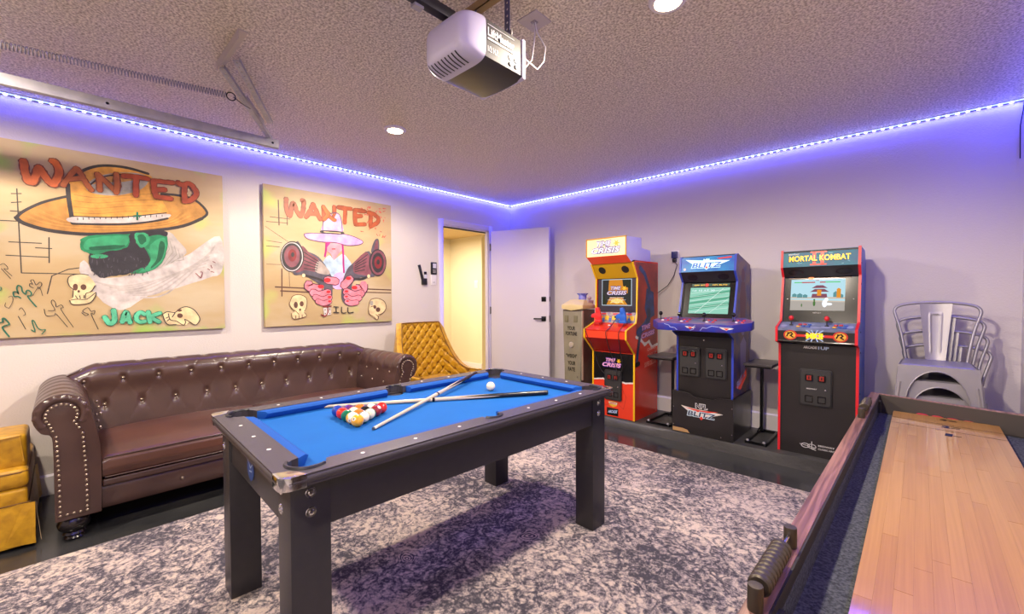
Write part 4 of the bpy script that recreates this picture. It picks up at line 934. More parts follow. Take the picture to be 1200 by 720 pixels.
# rail
rl = MB().box(-.02, .02, -3.2, -hy - .05, hz + .01, hz + .05); rl.build('rail', mat('rail_black', '2b2a2c', .4, .4), op, bevel=.002)
t = MB()
for k in range(150): t.box(-.006, .006, -hy - .06 - k * .02, -hy - .072 - k * .02, hz + .05, hz + .062)
t.box(-.004, .004, -3.2, -hy - .05, hz + .05, hz + .056)
t.build('drive_chain', black_plastic, op, kind='stuff')
MB().box(-.03, -.0, -.34, -.30, hz - .0, hz + .02).lathe([(.008, -.005), (.008, .03)], (.022, -.33, hz + .02), 8, 'x').build('rail_bolt', galv, op)
# brackets and straps up to the ceiling
br = MB(); br.box(-hx + .02, hx - .01, hy - .05, hy - .046, hz, hz + .035).box(-hx + .02, hx - .01, hy - .05, hy - .01, hz, hz + .004)
br.build('mount_angle', mat('mount_steel', 'b7b2ae', .4, .7), op)
sp_ = MB(); perf(sp_, (hx - .035, hy - .052, hz + .0), (hx - .035, hy - .052, CZ - oz), (1, 0, 0), .03, .003, step=.026)
perf(sp_, (-hx + .045, hy - .052, hz), (-hx + .045, hy - .052, CZ - oz), (1, 0, 0), .03, .003, step=.026)
sp_.build('hanging_strap', mat('strap_blue_steel', '6a697e', .45, .4), op)
MB().box(-hx - .05, hx - .0, -.02, -.016, hz + .14, hz + .175).box(-hx - .05, hx, -.02, .015, hz + .14, hz + .144).build('cross_angle', mat('brass_angle', 'a58d63', .4, .6), op)
t2 = MB(); perf(t2, (-.03, -.018, hz + .0), (-.03, -.018, hz + .16), (1, 0, 0), .032, .003, step=.026); t2.build('hanging_strap', MATS['strap_blue_steel'], op)
MB().box(hx - .085, hx - .05, hy - .056, hy - .02, hz + .0, hz + .03).lathe([(.009, -.02), (.009, .002)], (hx - .06, hy - .05, hz + .02), 8, 'y').build('bracket_bolt', MATS['strap_blue_steel'], op)
# ceiling outlet and cords
pl = thing('ceiling_outlet', 'square white outlet plate on the ceiling with two hanging cords', 'outlet', (-1.317, 1.555, CZ))
MB().box(-.058, .058, -.058, .058, -.006, 0).build('plate', mat('outlet_plate', 'b3a9a6', .45), pl, bevel=.002)
MB().box(-.012, .012, -.012, .012, -.012, -.005).build('socket', mat('outlet_grey', '8c8486', .5), pl)
wc = mat('white_cord', 'c9c3c2', .5)
for k, (a1, a2) in enumerate((((.006, 0), (.03, .02)), ((-.006, 0), (-.0, -.03)))):
    MB().tube([(a1[0], a1[1], -.01), (a1[0] + .01, a1[1] + .0, -.06), (a2[0] + .012, a2[1] + .012, -.13), (a2[0] + .01, a2[1], -.2), (a2[0] - .0, a2[1] - .035, -.245), (.045 - .0, -.115, -.245 + k * .01)], .0032, 6).build('hanging_cord', wc, pl, smooth=True)
# ------------------------------------------------------------------ wall controls and outlet
rc = thing('remote_holder', 'black wall holder by the door holding two small remotes', 'remote holder', (LX, 2.905, 1.53))
MB().box(0, .03, -.032, .032, -.075, .0).build('cradle', black_plastic, rc, bevel=.004)
MB().box(.008, .024, .0, .03, -.03, .045).build('white_remote', mat('remote_white', 'c4c2cc', .4), rc, bevel=.003)
MB().box(.008, .024, .0, .03, .045, .078).build('remote_top', black_gloss, rc, bevel=.003)
t = MB(); t.M = Matrix.Translation((.016, -.03, .02)) @ Matrix.Rotation(math.radians(16), 4, 'X'); t.box(-.008, .008, -.018, .014, -.05, .14); t.build('black_remote', black_plastic, rc, bevel=.004)
wcn = thing('wall_control', 'black and white garage door wall button panel beside the door casing', 'wall control', (LX, 3.045, 1.6))
MB().box(0, .02, -.038, .038, -.02, .125).build('control_body', black_plastic, wcn, bevel=.003)
MB().box(.018, .023, -.018, .03, .055, .11).build('push_button', MATS['remote_white'], wcn, bevel=.002)
for k in range(3): MB().box(.02, .0215, -.02, .022, .0 + k * .016, .004 + k * .016).build('print_line', whitep, wcn)
MB().box(0, .01, -.036, .036, -.145, -.02).build('switch_plate', white_paint, wcn, bevel=.002)
MB().box(.01, .016, -.012, .012, -.118, -.108).build('switch_toggle', galv, wcn)
ow = thing('wall_outlet', 'white wall outlet with a plugged-in black adapter between the first two arcade cabinets', 'outlet', (-1.80, BY, 1.72))
MB().box(-.037, .037, -.008, 0, -.06, .06).build('plate', white_paint, ow, bevel=.002)
MB().box(-.028, .028, -.045, -.008, -.018, .052).build('adapter', mat('adapter_blue', '2b2f66', .3), ow, bevel=.004)
MB().box(-.02, .02, -.04, -.008, -.056, -.022).build('plug', black_plastic, ow, bevel=.004)
MB().tube([(0, -.03, -.045), (.03, -.035, -.09), (.0, -.04, -.2), (-.06, -.05, -.3), (-.14, -.06, -.36), (-.2, -.05, -.40)], .004, 6).build('cord', black_plastic, ow, smooth=True)
# ------------------------------------------------------------------ paintings
PC = dict(ink='3a3430', whitepaint='c3bab6', whitepaint2='b3aaa5', greypaint='9c978f', hattan='b8843f', hattan2='cf9440', hatlight='c89044', hatdark='b07c3a', charcoal='35302f',
          deepgreen='17604a', green='1a8052', green2='329a68', green3='105c3c', beard='2b282c', beard2='454048', bone='d9c193', sepia='5a3a2c', darkred='7c2a2a', orange='c4602a', orange2='a0552a', orange3='a04224',
          rust='6e3420', rust2='a04e2a', rust3='7a3a22', mint='53b38b', skyblue='a9bfd6', pinkpaint='dba4cf', pinkskin='e78f9c', hotpink='e0307c', magenta='a61f72', lilac='cf9fd0', lilac2='c7a6cf', plum='5b3a63',
          plum2='4a2a3c', gunmetal='55505a', gunrose='7d4a52', gunlight='a79a92', silverpaint='c9c3c0', pinkhand='e8808f', redpaint='d8242a', salmon='c8574a')
PM = {}
def canvas_mat(name, green):
    m = bpy.data.materials.new(name); m.use_nodes = True; nt = m.node_tree; b = nt.nodes['Principled BSDF']; b.inputs['Roughness'].default_value = .55
    tc = nt.nodes.new('ShaderNodeTexCoord'); n = nt.nodes.new('ShaderNodeTexNoise'); n.inputs['Scale'].default_value = 2.2; n.inputs['Detail'].default_value = 7
    mp = nt.nodes.new('ShaderNodeMapping'); mp.inputs['Scale'].default_value = (1, .6, 1.6)
    r = nt.nodes.new('ShaderNodeValToRGB'); e = r.color_ramp.elements
    e[0].position = .3; e[0].color = lin('b3976a'); e[1].position = .7; e[1].color = lin('c6b595')
    x = e.new(.5); x.color = lin('bca47a')
    sx = nt.nodes.new('ShaderNodeSeparateXYZ'); edge = nt.nodes.new('ShaderNodeMath'); edge.operation = 'ABSOLUTE'
    edge2 = nt.nodes.new('ShaderNodeMath'); edge2.operation = 'ABSOLUTE'; mxm = nt.nodes.new('ShaderNodeMath'); mxm.operation = 'MAXIMUM'
    mul = nt.nodes.new('ShaderNodeMath'); mul.operation = 'ADD'
    n2 = nt.nodes.new('ShaderNodeTexNoise'); n2.inputs['Scale'].default_value = 3.2
    r2 = nt.nodes.new('ShaderNodeValToRGB'); r2.color_ramp.elements[0].position = 1.13 / 1.3; r2.color_ramp.elements[1].position = 1.26 / 1.3
    dv = nt.nodes.new('ShaderNodeMath'); dv.operation = 'DIVIDE'; dv.inputs[1].default_value = 1.3
    mx = nt.nodes.new('ShaderNodeMixRGB'); mx.inputs['Color2'].default_value = lin(green)
    link(nt, tc.outputs['Object'], mp.inputs['Vector']); link(nt, mp.outputs['Vector'], n.inputs['Vector']); link(nt, n.outputs['Fac'], r.inputs['Fac'])
    link(nt, tc.outputs['Object'], n2.inputs['Vector'])
    link(nt, tc.outputs['Object'], sx.inputs['Vector']); link(nt, sx.outputs['Y'], edge.inputs[0]); link(nt, sx.outputs['Z'], edge2.inputs[0])
    link(nt, edge.outputs[0], mxm.inputs[0]); link(nt, edge2.outputs[0], mxm.inputs[1]); link(nt, mxm.outputs[0], mul.inputs[0]); link(nt, n2.outputs['Fac'], mul.inputs[1])
    link(nt, mul.outputs[0], dv.inputs[0]); link(nt, dv.outputs[0], r2.inputs['Fac']); link(nt, r2.outputs['Color'], mx.inputs['Fac'])
    link(nt, r.outputs['Color'], mx.inputs['Color1']); link(nt, mx.outputs['Color'], b.inputs['Base Color'])
    return m
def painting(art, label, y0, y1, z0, z1, cm):
    cy, cz = (y0 + y1) / 2, (z0 + z1) / 2
    r = thing('painting', label, 'painting', (LX, cy, cz))
    MB().box(.004, .041, y0 - cy, y1 - cy, z0 - cz, z1 - cz).build('canvas', cm, r, bevel=.003)
    off = .0412
    order = []
    seq = []
    for t_, nm, col, w_, pts in art:
        key = (nm, col)
        if not seq or seq[-1][0] != key: seq.append((key, []))
        seq[-1][1].append((t_, w_, pts))
    for (nm, col), items in seq:
        if col not in PM:
            hx_ = PC[col]; c3_ = [int(hx_[k:k + 2], 16) for k in (0, 2, 4)]
            PM[col] = mat('paint_' + col, ''.join('%02x' % int(v * .86) for v in c3_), .5, var=(''.join('%02x' % min(255, int(v * 1.12 + 4)) for v in c3_), 16, .22), bump=(60, .15))
        t = MB()
        for t_, w_, pts in items:
            off += .00005
            P = [(pts[i] - cy, pts[i + 1] - cz) for i in range(0, len(pts), 2)]
            F = lambda a, b_, o=off: (o, a, b_)
            if t_ == 'p':
                if 'dice' not in nm and len(P) < 40: P = smooth2(P, True)
                if nm in ('painted_face', 'painted_beard', 'painted_shawl'): P = [(a + random.uniform(-.0022, .0022), b_ + random.uniform(-.0022, .0022)) for a, b_ in P]
                tri = tessellate_polygon([[Vector((a, b_, 0)) for a, b_ in P]]); t.add([F(a, b_) for a, b_ in P], [tuple(f) for f in tri])
            else:
                if nm != 'drawn_lines' and len(P) > 2: P = smooth2(P)
                ribbon(t, P, w_, F, jitter=.13 if 'lettering' in nm and w_ > .012 else 0)
        ob = raw(t, nm, PM[col], r)
        if len(items) > 1: ob['kind'] = 'stuff'
    return r
painting(ART1, 'large square canvas lettered WANTED JACK with a green bearded face under a wide tan hat', -.345, .917, 1.058, 2.308, canvas_mat('canvas_one', '9fc25c'))
painting(ART2, 'square canvas lettered WANTED JILL with a pink haired woman aiming two revolvers', 1.215, 2.463, 1.05, 2.306, canvas_mat('canvas_two', 'b9bf6a'))
# ------------------------------------------------------------------ chesterfield sofa
leather = mat('brown_leather', '3e2b26', .28, var=('523b33', 5, .25), bump=(160, .06), spec=.6)
leather_seat = mat('brown_leather_seat', '472c22', .32, var=('5a382b', 4, .25), bump=(160, .05), spec=.6)
button_m = mat('antique_stud', 'a89884', .3, .8)
sofa = thing('chesterfield_sofa', 'brown leather tufted rolled-arm sofa with nailhead trim below the paintings', 'sofa', (-3.70, 1.035, 0))
def profile(pts, n):
    """resample smooth Catmull-Rom through pts"""
    out = []
    P = [pts[0]] + list(pts) + [pts[-1]]
    seg = len(pts) - 1
    for i in range(n + 1):
        u = i / n * seg; k = min(int(u), seg - 1); t = u - k
        p0, p1, p2, p3 = P[k], P[k + 1], P[k + 2], P[k + 3]
        out.append(tuple(.5 * ((2 * p1[j]) + (-p0[j] + p2[j]) * t + (2 * p0[j] - 5 * p1[j] + 4 * p2[j] - p3[j]) * t * t + (-p0[j] + 3 * p1[j] - 3 * p2[j] + p3[j]) * t ** 3) for j in (0, 1)))
    return out
def tuft(u, v, p, q, H, sharp=.05, seam=.35, br=.17):
    """diamond tufting height (<=0). u,v in metres, p,q = button spacing"""
    a = (u / p + v / q); b = (u / p - v / q)
    da = abs(a - round(a)); db = abs(b - round(b))
    crease = min(da, db)
    btn = math.hypot(da, db)
    h = -H * (seam * math.exp(-(crease / sharp) ** 2) + .95 * math.exp(-(btn / br) ** 2))
    return h
SY = 1.16  # half length to outer arm
# back: swept along y. profile (x,z) local, from the seat up the front, over the roll and down behind
bp_ = profile([(-.20, .36), (-.215, .46), (-.235, .58), (-.246, .68), (-.235, .77), (-.255, .83), (-.31, .866), (-.375, .86), (-.425, .81), (-.435, .74), (-.405, .65), (-.40, .40), (-.40, .12)], 90)
alen = [0]
for a, b_ in zip(bp_, bp_[1:]): alen.append(alen[-1] + math.hypot(a[0] - b_[0], a[1] - b_[1]))
NY = 300; yb0, yb1 = -SY + .075, SY - .075
PP, QQ, S0 = .19, .33, .405
def backfn(u, v):
    j = int(round(v * 90)); x, z = bp_[j]; s_ = alen[j]; y = yb0 + (yb1 - yb0) * u
    j0, j1 = max(j - 1, 0), min(j + 1, 90); tx, tz = bp_[j1][0] - bp_[j0][0], bp_[j1][1] - bp_[j0][1]; l_ = math.hypot(tx, tz) or 1
    nx, nz = tz / l_, -tx / l_
    en = min(1, min(y - yb0, yb1 - y) / .22); en = en * en * (3 - 2 * en)
    if z > .58: z = .58 + (z - .58) * (.74 + .26 * en)
    if x < -.30: x = x + (.02) * (1 - en)
    hgt = 0
    if .10 < s_ < .64:
        fade = min(1, (s_ - .10) / .05, (.64 - s_) / .05); hgt = tuft(y, s_ - S0, PP, QQ, .021, .016, .14, .115) * fade
    return (x + nx * hgt, y, z + nz * hgt)
MB().grid(backfn, NY, 90).build('backrest', leather, sofa, smooth=True, angle=70)
def bp_at(s_):
    for j in range(90):
        if alen[j + 1] >= s_: return j
    return 89
bt = []
for row in range(0, 5):
    s_ = S0 + (row - 1) * QQ / 2
    if s_ < .14 or s_ > .62: continue
    j = bp_at(s_); x, z = bp_[j]; tx, tz = bp_[j + 1][0] - bp_[j - 1][0], bp_[j + 1][1] - bp_[j - 1][1]; l_ = math.hypot(tx, tz); nx, nz = tz / l_, -tx / l_
    k = -20
    while k < 20:
        y = (k + (.5 if (row - 1) % 2 else 0)) * PP; k += 1
        if yb0 + .04 < y < yb1 - .04: bt.append((x - nx * .016, y, z - nz * .016))
bmesh0 = MB().ball((0, 0, 0), .0105, (1, 1, 1), 10, 6).mesh('button', button_m, True)
def inst(name, me, parent, loc):
    o = bpy.data.objects.new(name, me); COL.objects.link(o); o.parent = parent; o.location = loc; return o
for p in bt: inst('button', bmesh0, sofa, p)
# arms
def arm(sgn):
    yo = sgn * SY
    # section in (w,z): w = distance outward from inner face
    sec = profile([(0.0, .30), (0.0, .45), (.012, .57), (.03, .65), (.038, .71), (.072, .77), (.135, .80), (.2, .785), (.245, .735), (.248, .665), (.22, .605), (.187, .585), (.18, .5), (.18, .14)], 60)
    yin = SY - .255
    def fn(u, v):
        j = int(round(v * 60)); w_, z = sec[j]; x = -.40 + .84 * u
        pl = 0
        if 14 < j < 44: pl = -.007 * math.exp(-(((x * 7.0) % 1 - .5) / .14) ** 2) * min(1, (j - 14) / 4, (44 - j) / 6)
        cx_, cz_ = .142, .69
        r_ = math.hypot(w_ - cx_, z - cz_) or 1
        return (x, sgn * (yin + w_ + (w_ - cx_) / r_ * pl), z + (z - cz_) / r_ * pl)
    t = MB().grid(fn, 60, 60)
    o = t.build('arm', leather, sofa, smooth=True, angle=70)
    # front panel with scroll outline
    out = [(s_[0], s_[1]) for s_ in sec[::2]]
    out = [(.004, .125)] + [p for p in out] + [(.18, .125)]
    P = [(sgn * (yin + a), z) for a, z in out]
    t = MB(); t.prism(P, 'x', .415, .447); t.build('arm_front', leather, sofa, bevel=.006)
    # pleated collar on the scroll
    cen = (sgn * (yin + .145), .692)
    t = MB()
    def ring(u, v):
        a = -pi * .22 + (pi * 1.42) * u; ro = .084 + .0015 * math.sin(u * 60); th = v * 2 * pi
        rr = ro + (.020 + .002 * math.sin(u * 60)) * math.cos(th)
        return (.440 + .016 * math.sin(th), cen[0] + sgn * rr * math.cos(a), cen[1] + rr * math.sin(a))
    t.grid(ring, 120, 10); t.build('scroll_collar', leather, sofa, smooth=True)
    # inner decorative panel, slightly raised, and studs round it
    ip = []
    for k in range(15):
        a = pi * 1.22 - pi * 1.44 * k / 14; ip.append((.146 + .068 * math.cos(a), .688 + .068 * math.sin(a)))
    ip = [(.05, .15), (.05, .35), (.062, .58)] + ip + [(.178, .58), (.17, .35), (.17, .15)]
    P2 = [(sgn * (yin + a), z) for a, z in ip]
    t = MB().prism(P2, 'x', .447, .455); t.build('arm_panel', leather, sofa, bevel=.004)
    st = MB(); L_ = 0; closed = ip + [ip[0]]
    pts = []
    for a, b_ in zip(closed, closed[1:]):
        l_ = math.hypot(a[0] - b_[0], a[1] - b_[1]); n = max(1, round(l_ / .027))
        for k in range(n): pts.append((a[0] + (b_[0] - a[0]) * k / n, a[1] + (b_[1] - a[1]) * k / n))
    cxm = .112
    for w_, z in pts:
        w2 = w_ + (.146 - w_) * .14 if z > .6 else (w_ + (cxm - w_) * .16); z2 = z + (.688 - z) * .12 if z > .6 else max(z, .158)
        st.ball((.456, sgn * (yin + w2), z2), .0068, (.7, 1, 1), 8, 5)
    st.build('nailhead_trim', button_m, sofa, smooth=True, kind='stuff')
    ib = MB()
    for k in range(3):
        for j_, zz in ((0, .56), (1, .66)):
            ib.ball((-.1 + k * .2 + j_ * .1, sgn * (yin - .004), zz), .010, (1, .7, 1), 8, 5)
    ib.build('arm_buttons', button_m, sofa, smooth=True)
    # foot
    for fx_ in (.38, -.34):
        MB().lathe([(.0, 0), (.036, 0), (.042, .008), (.036, .018), (.048, .03), (.042, .042), (.062, .062), (.068, .085), (.06, .108), (.05, .124), (0, .126)], (fx_, sgn * (yin + .11), 0), 20).build('bun_foot', mat('foot_black', '1c1718', .2) if 'foot_black' not in MATS else MATS['foot_black'], sofa, smooth=True)
arm(-1); arm(1)
# base: padded apron with small buttons, piped band above
yin = SY - .255
def apron(u, v):
    y = -yin - .0 + 2 * yin * u; z = .125 + .125 * v
    bulge = .012 * math.sin(pi * v) ** .6
    bulge -= .008 * math.exp(-((((y + 10) / .31) % 1 - .5) * .31 / .03) ** 2 - ((v - .5) / .22) ** 2)
    return (.40 + bulge, y, z)
MB().grid(apron, 160, 12).build('front_apron', leather, sofa, smooth=True)
for k in range(6): inst('button', bmesh0, sofa, (.408, (math.floor((-yin + 10) / .31) + 1 + k + .5) * .31 - 10 , .1875)) if (math.floor((-yin + 10) / .31) + 1 + k + .5) * .31 - 10 < yin else None
MB().box(-.40, .40, -yin, yin, .125, .25).build('base_frame', leather, sofa, bevel=.005)
MB().box(-.38, .425, -yin + .0, yin - .0, .25, .292).build('seat_rail', leather, sofa, bevel=.016, seg=4)
# two seat cushions
for k, (ya, yb_) in enumerate(((-yin + .004, -.002), (.002, yin - .004))):
    def cu(u, v, ya=ya, yb_=yb_):
        # u around section front->top->back, v along y
        y = ya + (yb_ - ya) * v; e = 1 - abs(2 * v - 1) ** 6
        cr = .028 * math.sin(pi * v) ** .5 if 0 < v < 1 else 0
        prf = [(-.19, .294), (.40, .294), (.425, .305), (.437, .35), (.43, .398), (.42, .412), (.405, .42), (.3, .438 + cr * .5), (.1, .45 + cr), (-.1, .448 + cr), (-.19, .43), (-.19, .294)]
        a = u * (len(prf) - 1); i = min(int(a), len(prf) - 2); f = a - i
        x = prf[i][0] * (1 - f) + prf[i + 1][0] * f; z = prf[i][1] * (1 - f) + prf[i + 1][1] * f
        if v < .02 or v > .98: z = z - .01 if z > .36 else z + .004
        return (x, y, z)
    MB().grid(cu, 44, 40).build('seat_cushion', leather_seat, sofa, smooth=True, angle=75)
    MB().tube([(.422, ya + .01, .412), (.426, (ya + yb_) / 2, .418), (.422, yb_ - .01, .412)], .0045, 6).tube([(.43, ya + .01, .304), (.43, yb_ - .01, .304)], .004, 6).build('piping', leather, sofa, smooth=True)
# ------------------------------------------------------------------ mustard velvet chairs
velvet = mat('mustard_velvet', 'a07208', .5, var=('cb9a14', 22, .22), sheen=.12, bump=(40, .12))
vdark = mat('mustard_button', '6e4a08', .6)
yc = thing('tufted_accent_chair', 'mustard velvet tufted accent chair between the sofa and the open door', 'chair', (-3.6, 2.64, 0))
# curved shell: path in plan (back along the wall, wings sweeping to +x), top height falls along the wings
def shell_plan(s_):
    # s_ in [-1,1]; returns x,y,top
    a = abs(s_); sg = 1 if s_ > 0 else -1
    if a < .5:
        y = sg * a / .5 * .235; return (-.25 + .02 * (a / .5) ** 2, y, 1.035)
    t = (a - .5) / .5
    y = sg * (.235 + .035 * math.sin(min(1, t * 1.3) * pi / 2))
    x = -.23 + .52 * t ** 1.15
    top = 1.035 - .49 * (1 - (1 - min(1, t * 1.25)) ** 2.6)
    return (x, y, max(top, .53))
def shell(off):
    def fn(u, v):
        s_ = -1 + 2 * u; x, y, top = shell_plan(s_)
        x2, y2, _ = shell_plan(min(1, s_ + .01)); x1, y1, _ = shell_plan(max(-1, s_ - .01)); dx, dy = x2 - x1, y2 - y1; l_ = math.hypot(dx, dy) or 1
        nx, ny = dy / l_, -dx / l_
        z = .34 + (top - .34) * v
        lean = -.05 * (z - .34) * max(0, 1 - abs(s_))
        fl = .10 * (1 - min(1, (z - .34) / .69)) * (1 if abs(s_) > .45 else abs(s_) / .45) * (1 if s_ > 0 else -1)
        h = 0
        if off == 0:
            arc = s_ * .47
            h = tuft(arc, z - .34, .088, .115, .032, .06, .45) * min(1, (1 - v) / .05)
            n_ = h
        else: n_ = -off
        return (x + nx * n_ + lean, y + ny * n_ + fl, z)
    return fn
MB().grid(shell(0), 150, 90).build('tufted_inner_back', velvet, yc, smooth=True, angle=80)
MB().grid(shell(.055), 60, 12).build('outer_back', velvet, yc, smooth=True, angle=80)
f0, f1 = shell(0), shell(.055)
rim = MB().grid(lambda u, v: tuple(Vector(f0(u, 1)).lerp(Vector(f1(u, 1)), v) + Vector((0, 0, .006 * math.sin(pi * v)))), 100, 4); rim.build('rim', velvet, yc, smooth=True)
ee = MB().grid(lambda u, v: tuple(Vector(f0(0, u)).lerp(Vector(f1(0, u)), v)), 20, 2); ee.grid(lambda u, v: tuple(Vector(f0(1, u)).lerp(Vector(f1(1, u)), v)), 20, 2); ee.build('wing_edge', velvet, yc)
MB().tube([Vector(f0(k / 60, 1)) + Vector((.004, 0, .002)) for k in range(61)], .004, 5).build('piping', vdark, yc, smooth=True)
MB().box(-.22, .30, -.27, .27, .33, .46).build('seat_cushion', velvet, yc, bevel=.035, seg=4)
MB().box(-.24, .28, -.26, .26, .24, .34).build('seat_base', velvet, yc, bevel=.01)
for lx_, ly_ in ((-.22, -.22), (-.22, .22), (.25, -.22), (.25, .22)):
    MB().tube([(lx_, ly_, .25), (lx_ * 1.08, ly_ * 1.05, 0)], [.022, .012], 10).build('leg', MATS['foot_black'], yc, smooth=True)
bb = MB().ball((0, 0, 0), .0065, (1, 1, 1), 8, 5).mesh('button', vdark, True)
for i in range(-9, 10):
    for j in range(0, 13):
        if (i + j) % 2: continue
        arc = i * .044; z = .34 + j * .0575
        s_ = arc / .47
        if abs(s_) > .93: continue
        x, y, top = shell_plan(s_)
        if z > top - .03 or z < .4: continue
        p = f0((s_ + 1) / 2, (z - .34) / (top - .34)); inst('button', bb, yc, (p[0] + .004, p[1], p[2]))
# skirted club chair at the left edge
cc = thing('skirted_club_chair', 'mustard velvet skirted club chair cut by the left edge', 'chair', (-3.77, -.53, 0))
# local: front at x=+.40, right side at y=+.39
def sk(u, v):
    # skirt runs round front and right side; u along path, v height
    per = [(-.36, .385), (.40, .385), (.40, -.385), (-.36, -.385)]
    L_ = [.76, .77, .76]; tot = sum(L_); d = u * tot
    for k in range(3):
        if d <= L_[k] or k == 2:
            f = min(1, d / L_[k]); a, b_ = per[k], per[k + 1]; break
        d -= L_[k]
    x = a[0] + (b_[0] - a[0]) * f; y = a[1] + (b_[1] - a[1]) * f
    z = .02 + .215 * v; fl = (1 - v) * .016
    near = math.exp(-((min(f, 1 - f)) / .04) ** 2)
    x += (.014 * near + fl) * (1 if x > 0 else -1) * (1 if k == 1 or abs(x) > .35 else 0); y += (.012 * near + fl) * (1 if y > 0 else -1)
    return (x, y, z)
MB().grid(sk, 120, 8).build('skirt', velvet, cc, smooth=True, angle=50)
t = MB()
for k in range(2): t.add([(.418 + k * .004, .30, .03), (.425, .408, .02), (.42, .41, .236), (.414, .37, .236)], [(0, 1, 2, 3)])
t.add([(.40, .41, .236), (.425, .412, .236), (.44, .43, .03), (.40, .425, .03)], [(0, 1, 2, 3)])
t.build('skirt_pleat', velvet, cc)
MB().box(-.37, .40, -.385, .385, .225, .315).build('seat_base', velvet, cc, bevel=.02, seg=3)
MB().tube([(-.3, .386, .236), (.40, .387, .236), (.402, -.38, .236)], .004, 6).build('piping', vdark, cc)
MB().box(-.20, .405, -.385, .392, .315, .418).build('seat_cushion', velvet, cc, bevel=.038, seg=5)
MB().tube(rr_ := [(.398, -.37, .398), (.402, .36, .40), (.39, .385, .40), (.0, .386, .40)], .0045, 6).build('piping', vdark, cc)
for sg in (1, -1):
    MB().box(.06 if sg > 0 else -.36, .345, sg * .385 - (.13 if sg > 0 else 0), sg * .385 + (0 if sg > 0 else .13), .40, .588).build('arm', velvet, cc, bevel=.03, seg=4)
    MB().tube([(.343, sg * .27, .44), (.346, sg * .27, .57), (.343, sg * .36, .58), (.343, sg * .372, .44)], .004, 6).build('arm_piping', velvet, cc)
MB().box(-.38, -.22, -.385, .372, .30, .455).build('backrest', velvet, cc, bevel=.05, seg=4)
MB().lathe([(.2, 0), (.2, .02), (.03, .03), (.03, .22)], (0, 0, 0), 20).build('swivel_base', black_plastic, cc)
# ------------------------------------------------------------------ rug
rug_m = bpy.data.materials.new('rug_damask'); rug_m.use_nodes = True
nt = rug_m.node_tree; b = nt.nodes['Principled BSDF']; b.inputs['Roughness'].default_value = .95; b.inputs['Specular IOR Level'].default_value = .1
tc = nt.nodes.new('ShaderNodeTexCoord')
def noise(scale, detail=4, rough=.5, vec=None):
    n = nt.nodes.new('ShaderNodeTexNoise'); n.inputs['Scale'].default_value = scale; n.inputs['Detail'].default_value = detail; n.inputs['Roughness'].default_value = rough
    link(nt, vec or tc.outputs['Object'], n.inputs['Vector']); return n
def math_(op, a, b_=None, c=None):
    n = nt.nodes.new('ShaderNodeMath'); n.operation = op
    for i, x in enumerate((a, b_, c)):
        if x is None: continue
        if isinstance(x, (int, float)): n.inputs[i].default_value = x
        else: link(nt, x, n.inputs[i])
    return n.outputs[0]
# warped coordinates for scroll work
wn = noise(5.5, 2)
sub = nt.nodes.new('ShaderNodeVectorMath'); sub.operation = 'SUBTRACT'; link(nt, wn.outputs['Color'], sub.inputs[0]); sub.inputs[1].default_value = (.5, .5, .5)
scl = nt.nodes.new('ShaderNodeVectorMath'); scl.operation = 'SCALE'; link(nt, sub.outputs[0], scl.inputs[0]); scl.inputs['Scale'].default_value = .16
addv = nt.nodes.new('ShaderNodeVectorMath'); link(nt, tc.outputs['Object'], addv.inputs[0]); link(nt, scl.outputs[0], addv.inputs[1])
vor = nt.nodes.new('ShaderNodeTexVoronoi'); vor.inputs['Scale'].default_value = 3.4; vor.inputs['Randomness'].default_value = .55; link(nt, addv.outputs[0], vor.inputs['Vector'])
rings = math_('MULTIPLY', math_('SINE', math_('MULTIPLY', vor.outputs['Distance'], 130)), math_('MAXIMUM', math_('SUBTRACT', 1, math_('MULTIPLY', vor.outputs['Distance'], 4.2)), 0))
v2 = nt.nodes.new('ShaderNodeTexVoronoi'); v2.inputs['Scale'].default_value = 17; v2.feature = 'DISTANCE_TO_EDGE'; link(nt, addv.outputs[0], v2.inputs['Vector'])
scroll = noise(9.5, 3, .55); scroll.inputs['Distortion'].default_value = 1.5
vein = math_('ABSOLUTE', math_('SUBTRACT', scroll.outputs['Fac'], .5))
blot = noise(1.7, 3)
speck = noise(64, 5, .8)
fine = noise(170, 3, .7)
s1 = math_('MULTIPLY', rings, .32)
s2 = math_('MULTIPLY_ADD', math_('MINIMUM', v2.outputs['Distance'], .25), .5, s1)
s2 = math_('MULTIPLY_ADD', math_('MINIMUM', vein, .12), 1.9, s2)
s3 = math_('MULTIPLY_ADD', speck.outputs['Fac'], 1.15, s2)
s4 = math_('MULTIPLY_ADD', blot.outputs['Fac'], .75, s3)
s5 = math_('MULTIPLY_ADD', fine.outputs['Fac'], .35, s4)
r = nt.nodes.new('ShaderNodeValToRGB'); e = r.color_ramp.elements
e[0].position = .49; e[0].color = lin('4c494f'); e[1].position = .63; e[1].color = lin('cdbba9')
x = e.new(.56); x.color = lin('928886')
link(nt, math_('DIVIDE', s5, 2.35), r.inputs['Fac']); link(nt, r.outputs['Color'], b.inputs['Base Color'])
bp = nt.nodes.new('ShaderNodeBump'); bp.inputs['Strength'].default_value = .5; bp.inputs['Distance'].default_value = .006
link(nt, fine.outputs['Fac'], bp.inputs['Height']); link(nt, bp.outputs['Normal'], b.inputs['Normal'])
RTH = .012
rug = thing('area_rug', 'large distressed cream and charcoal patterned rug under the pool table', 'rug', (-1.55, 1.05, 0))
MB().prism([(p[0], p[1]) for p in rrect(-1.545, 2.03, -2.3, 2.30, .01, 2)], 'z', 0, RTH).build('pile', rug_m, rug, bevel=.004)
MB().tube([(-1.545, -2.3, .005), (-1.545, 2.3, .005), (2.03, 2.3, .005), (2.03, -2.3, .005)], .005, 6, closed=True).build('bound_edge', mat('rug_binding', 'a89b8c', .9), rug)
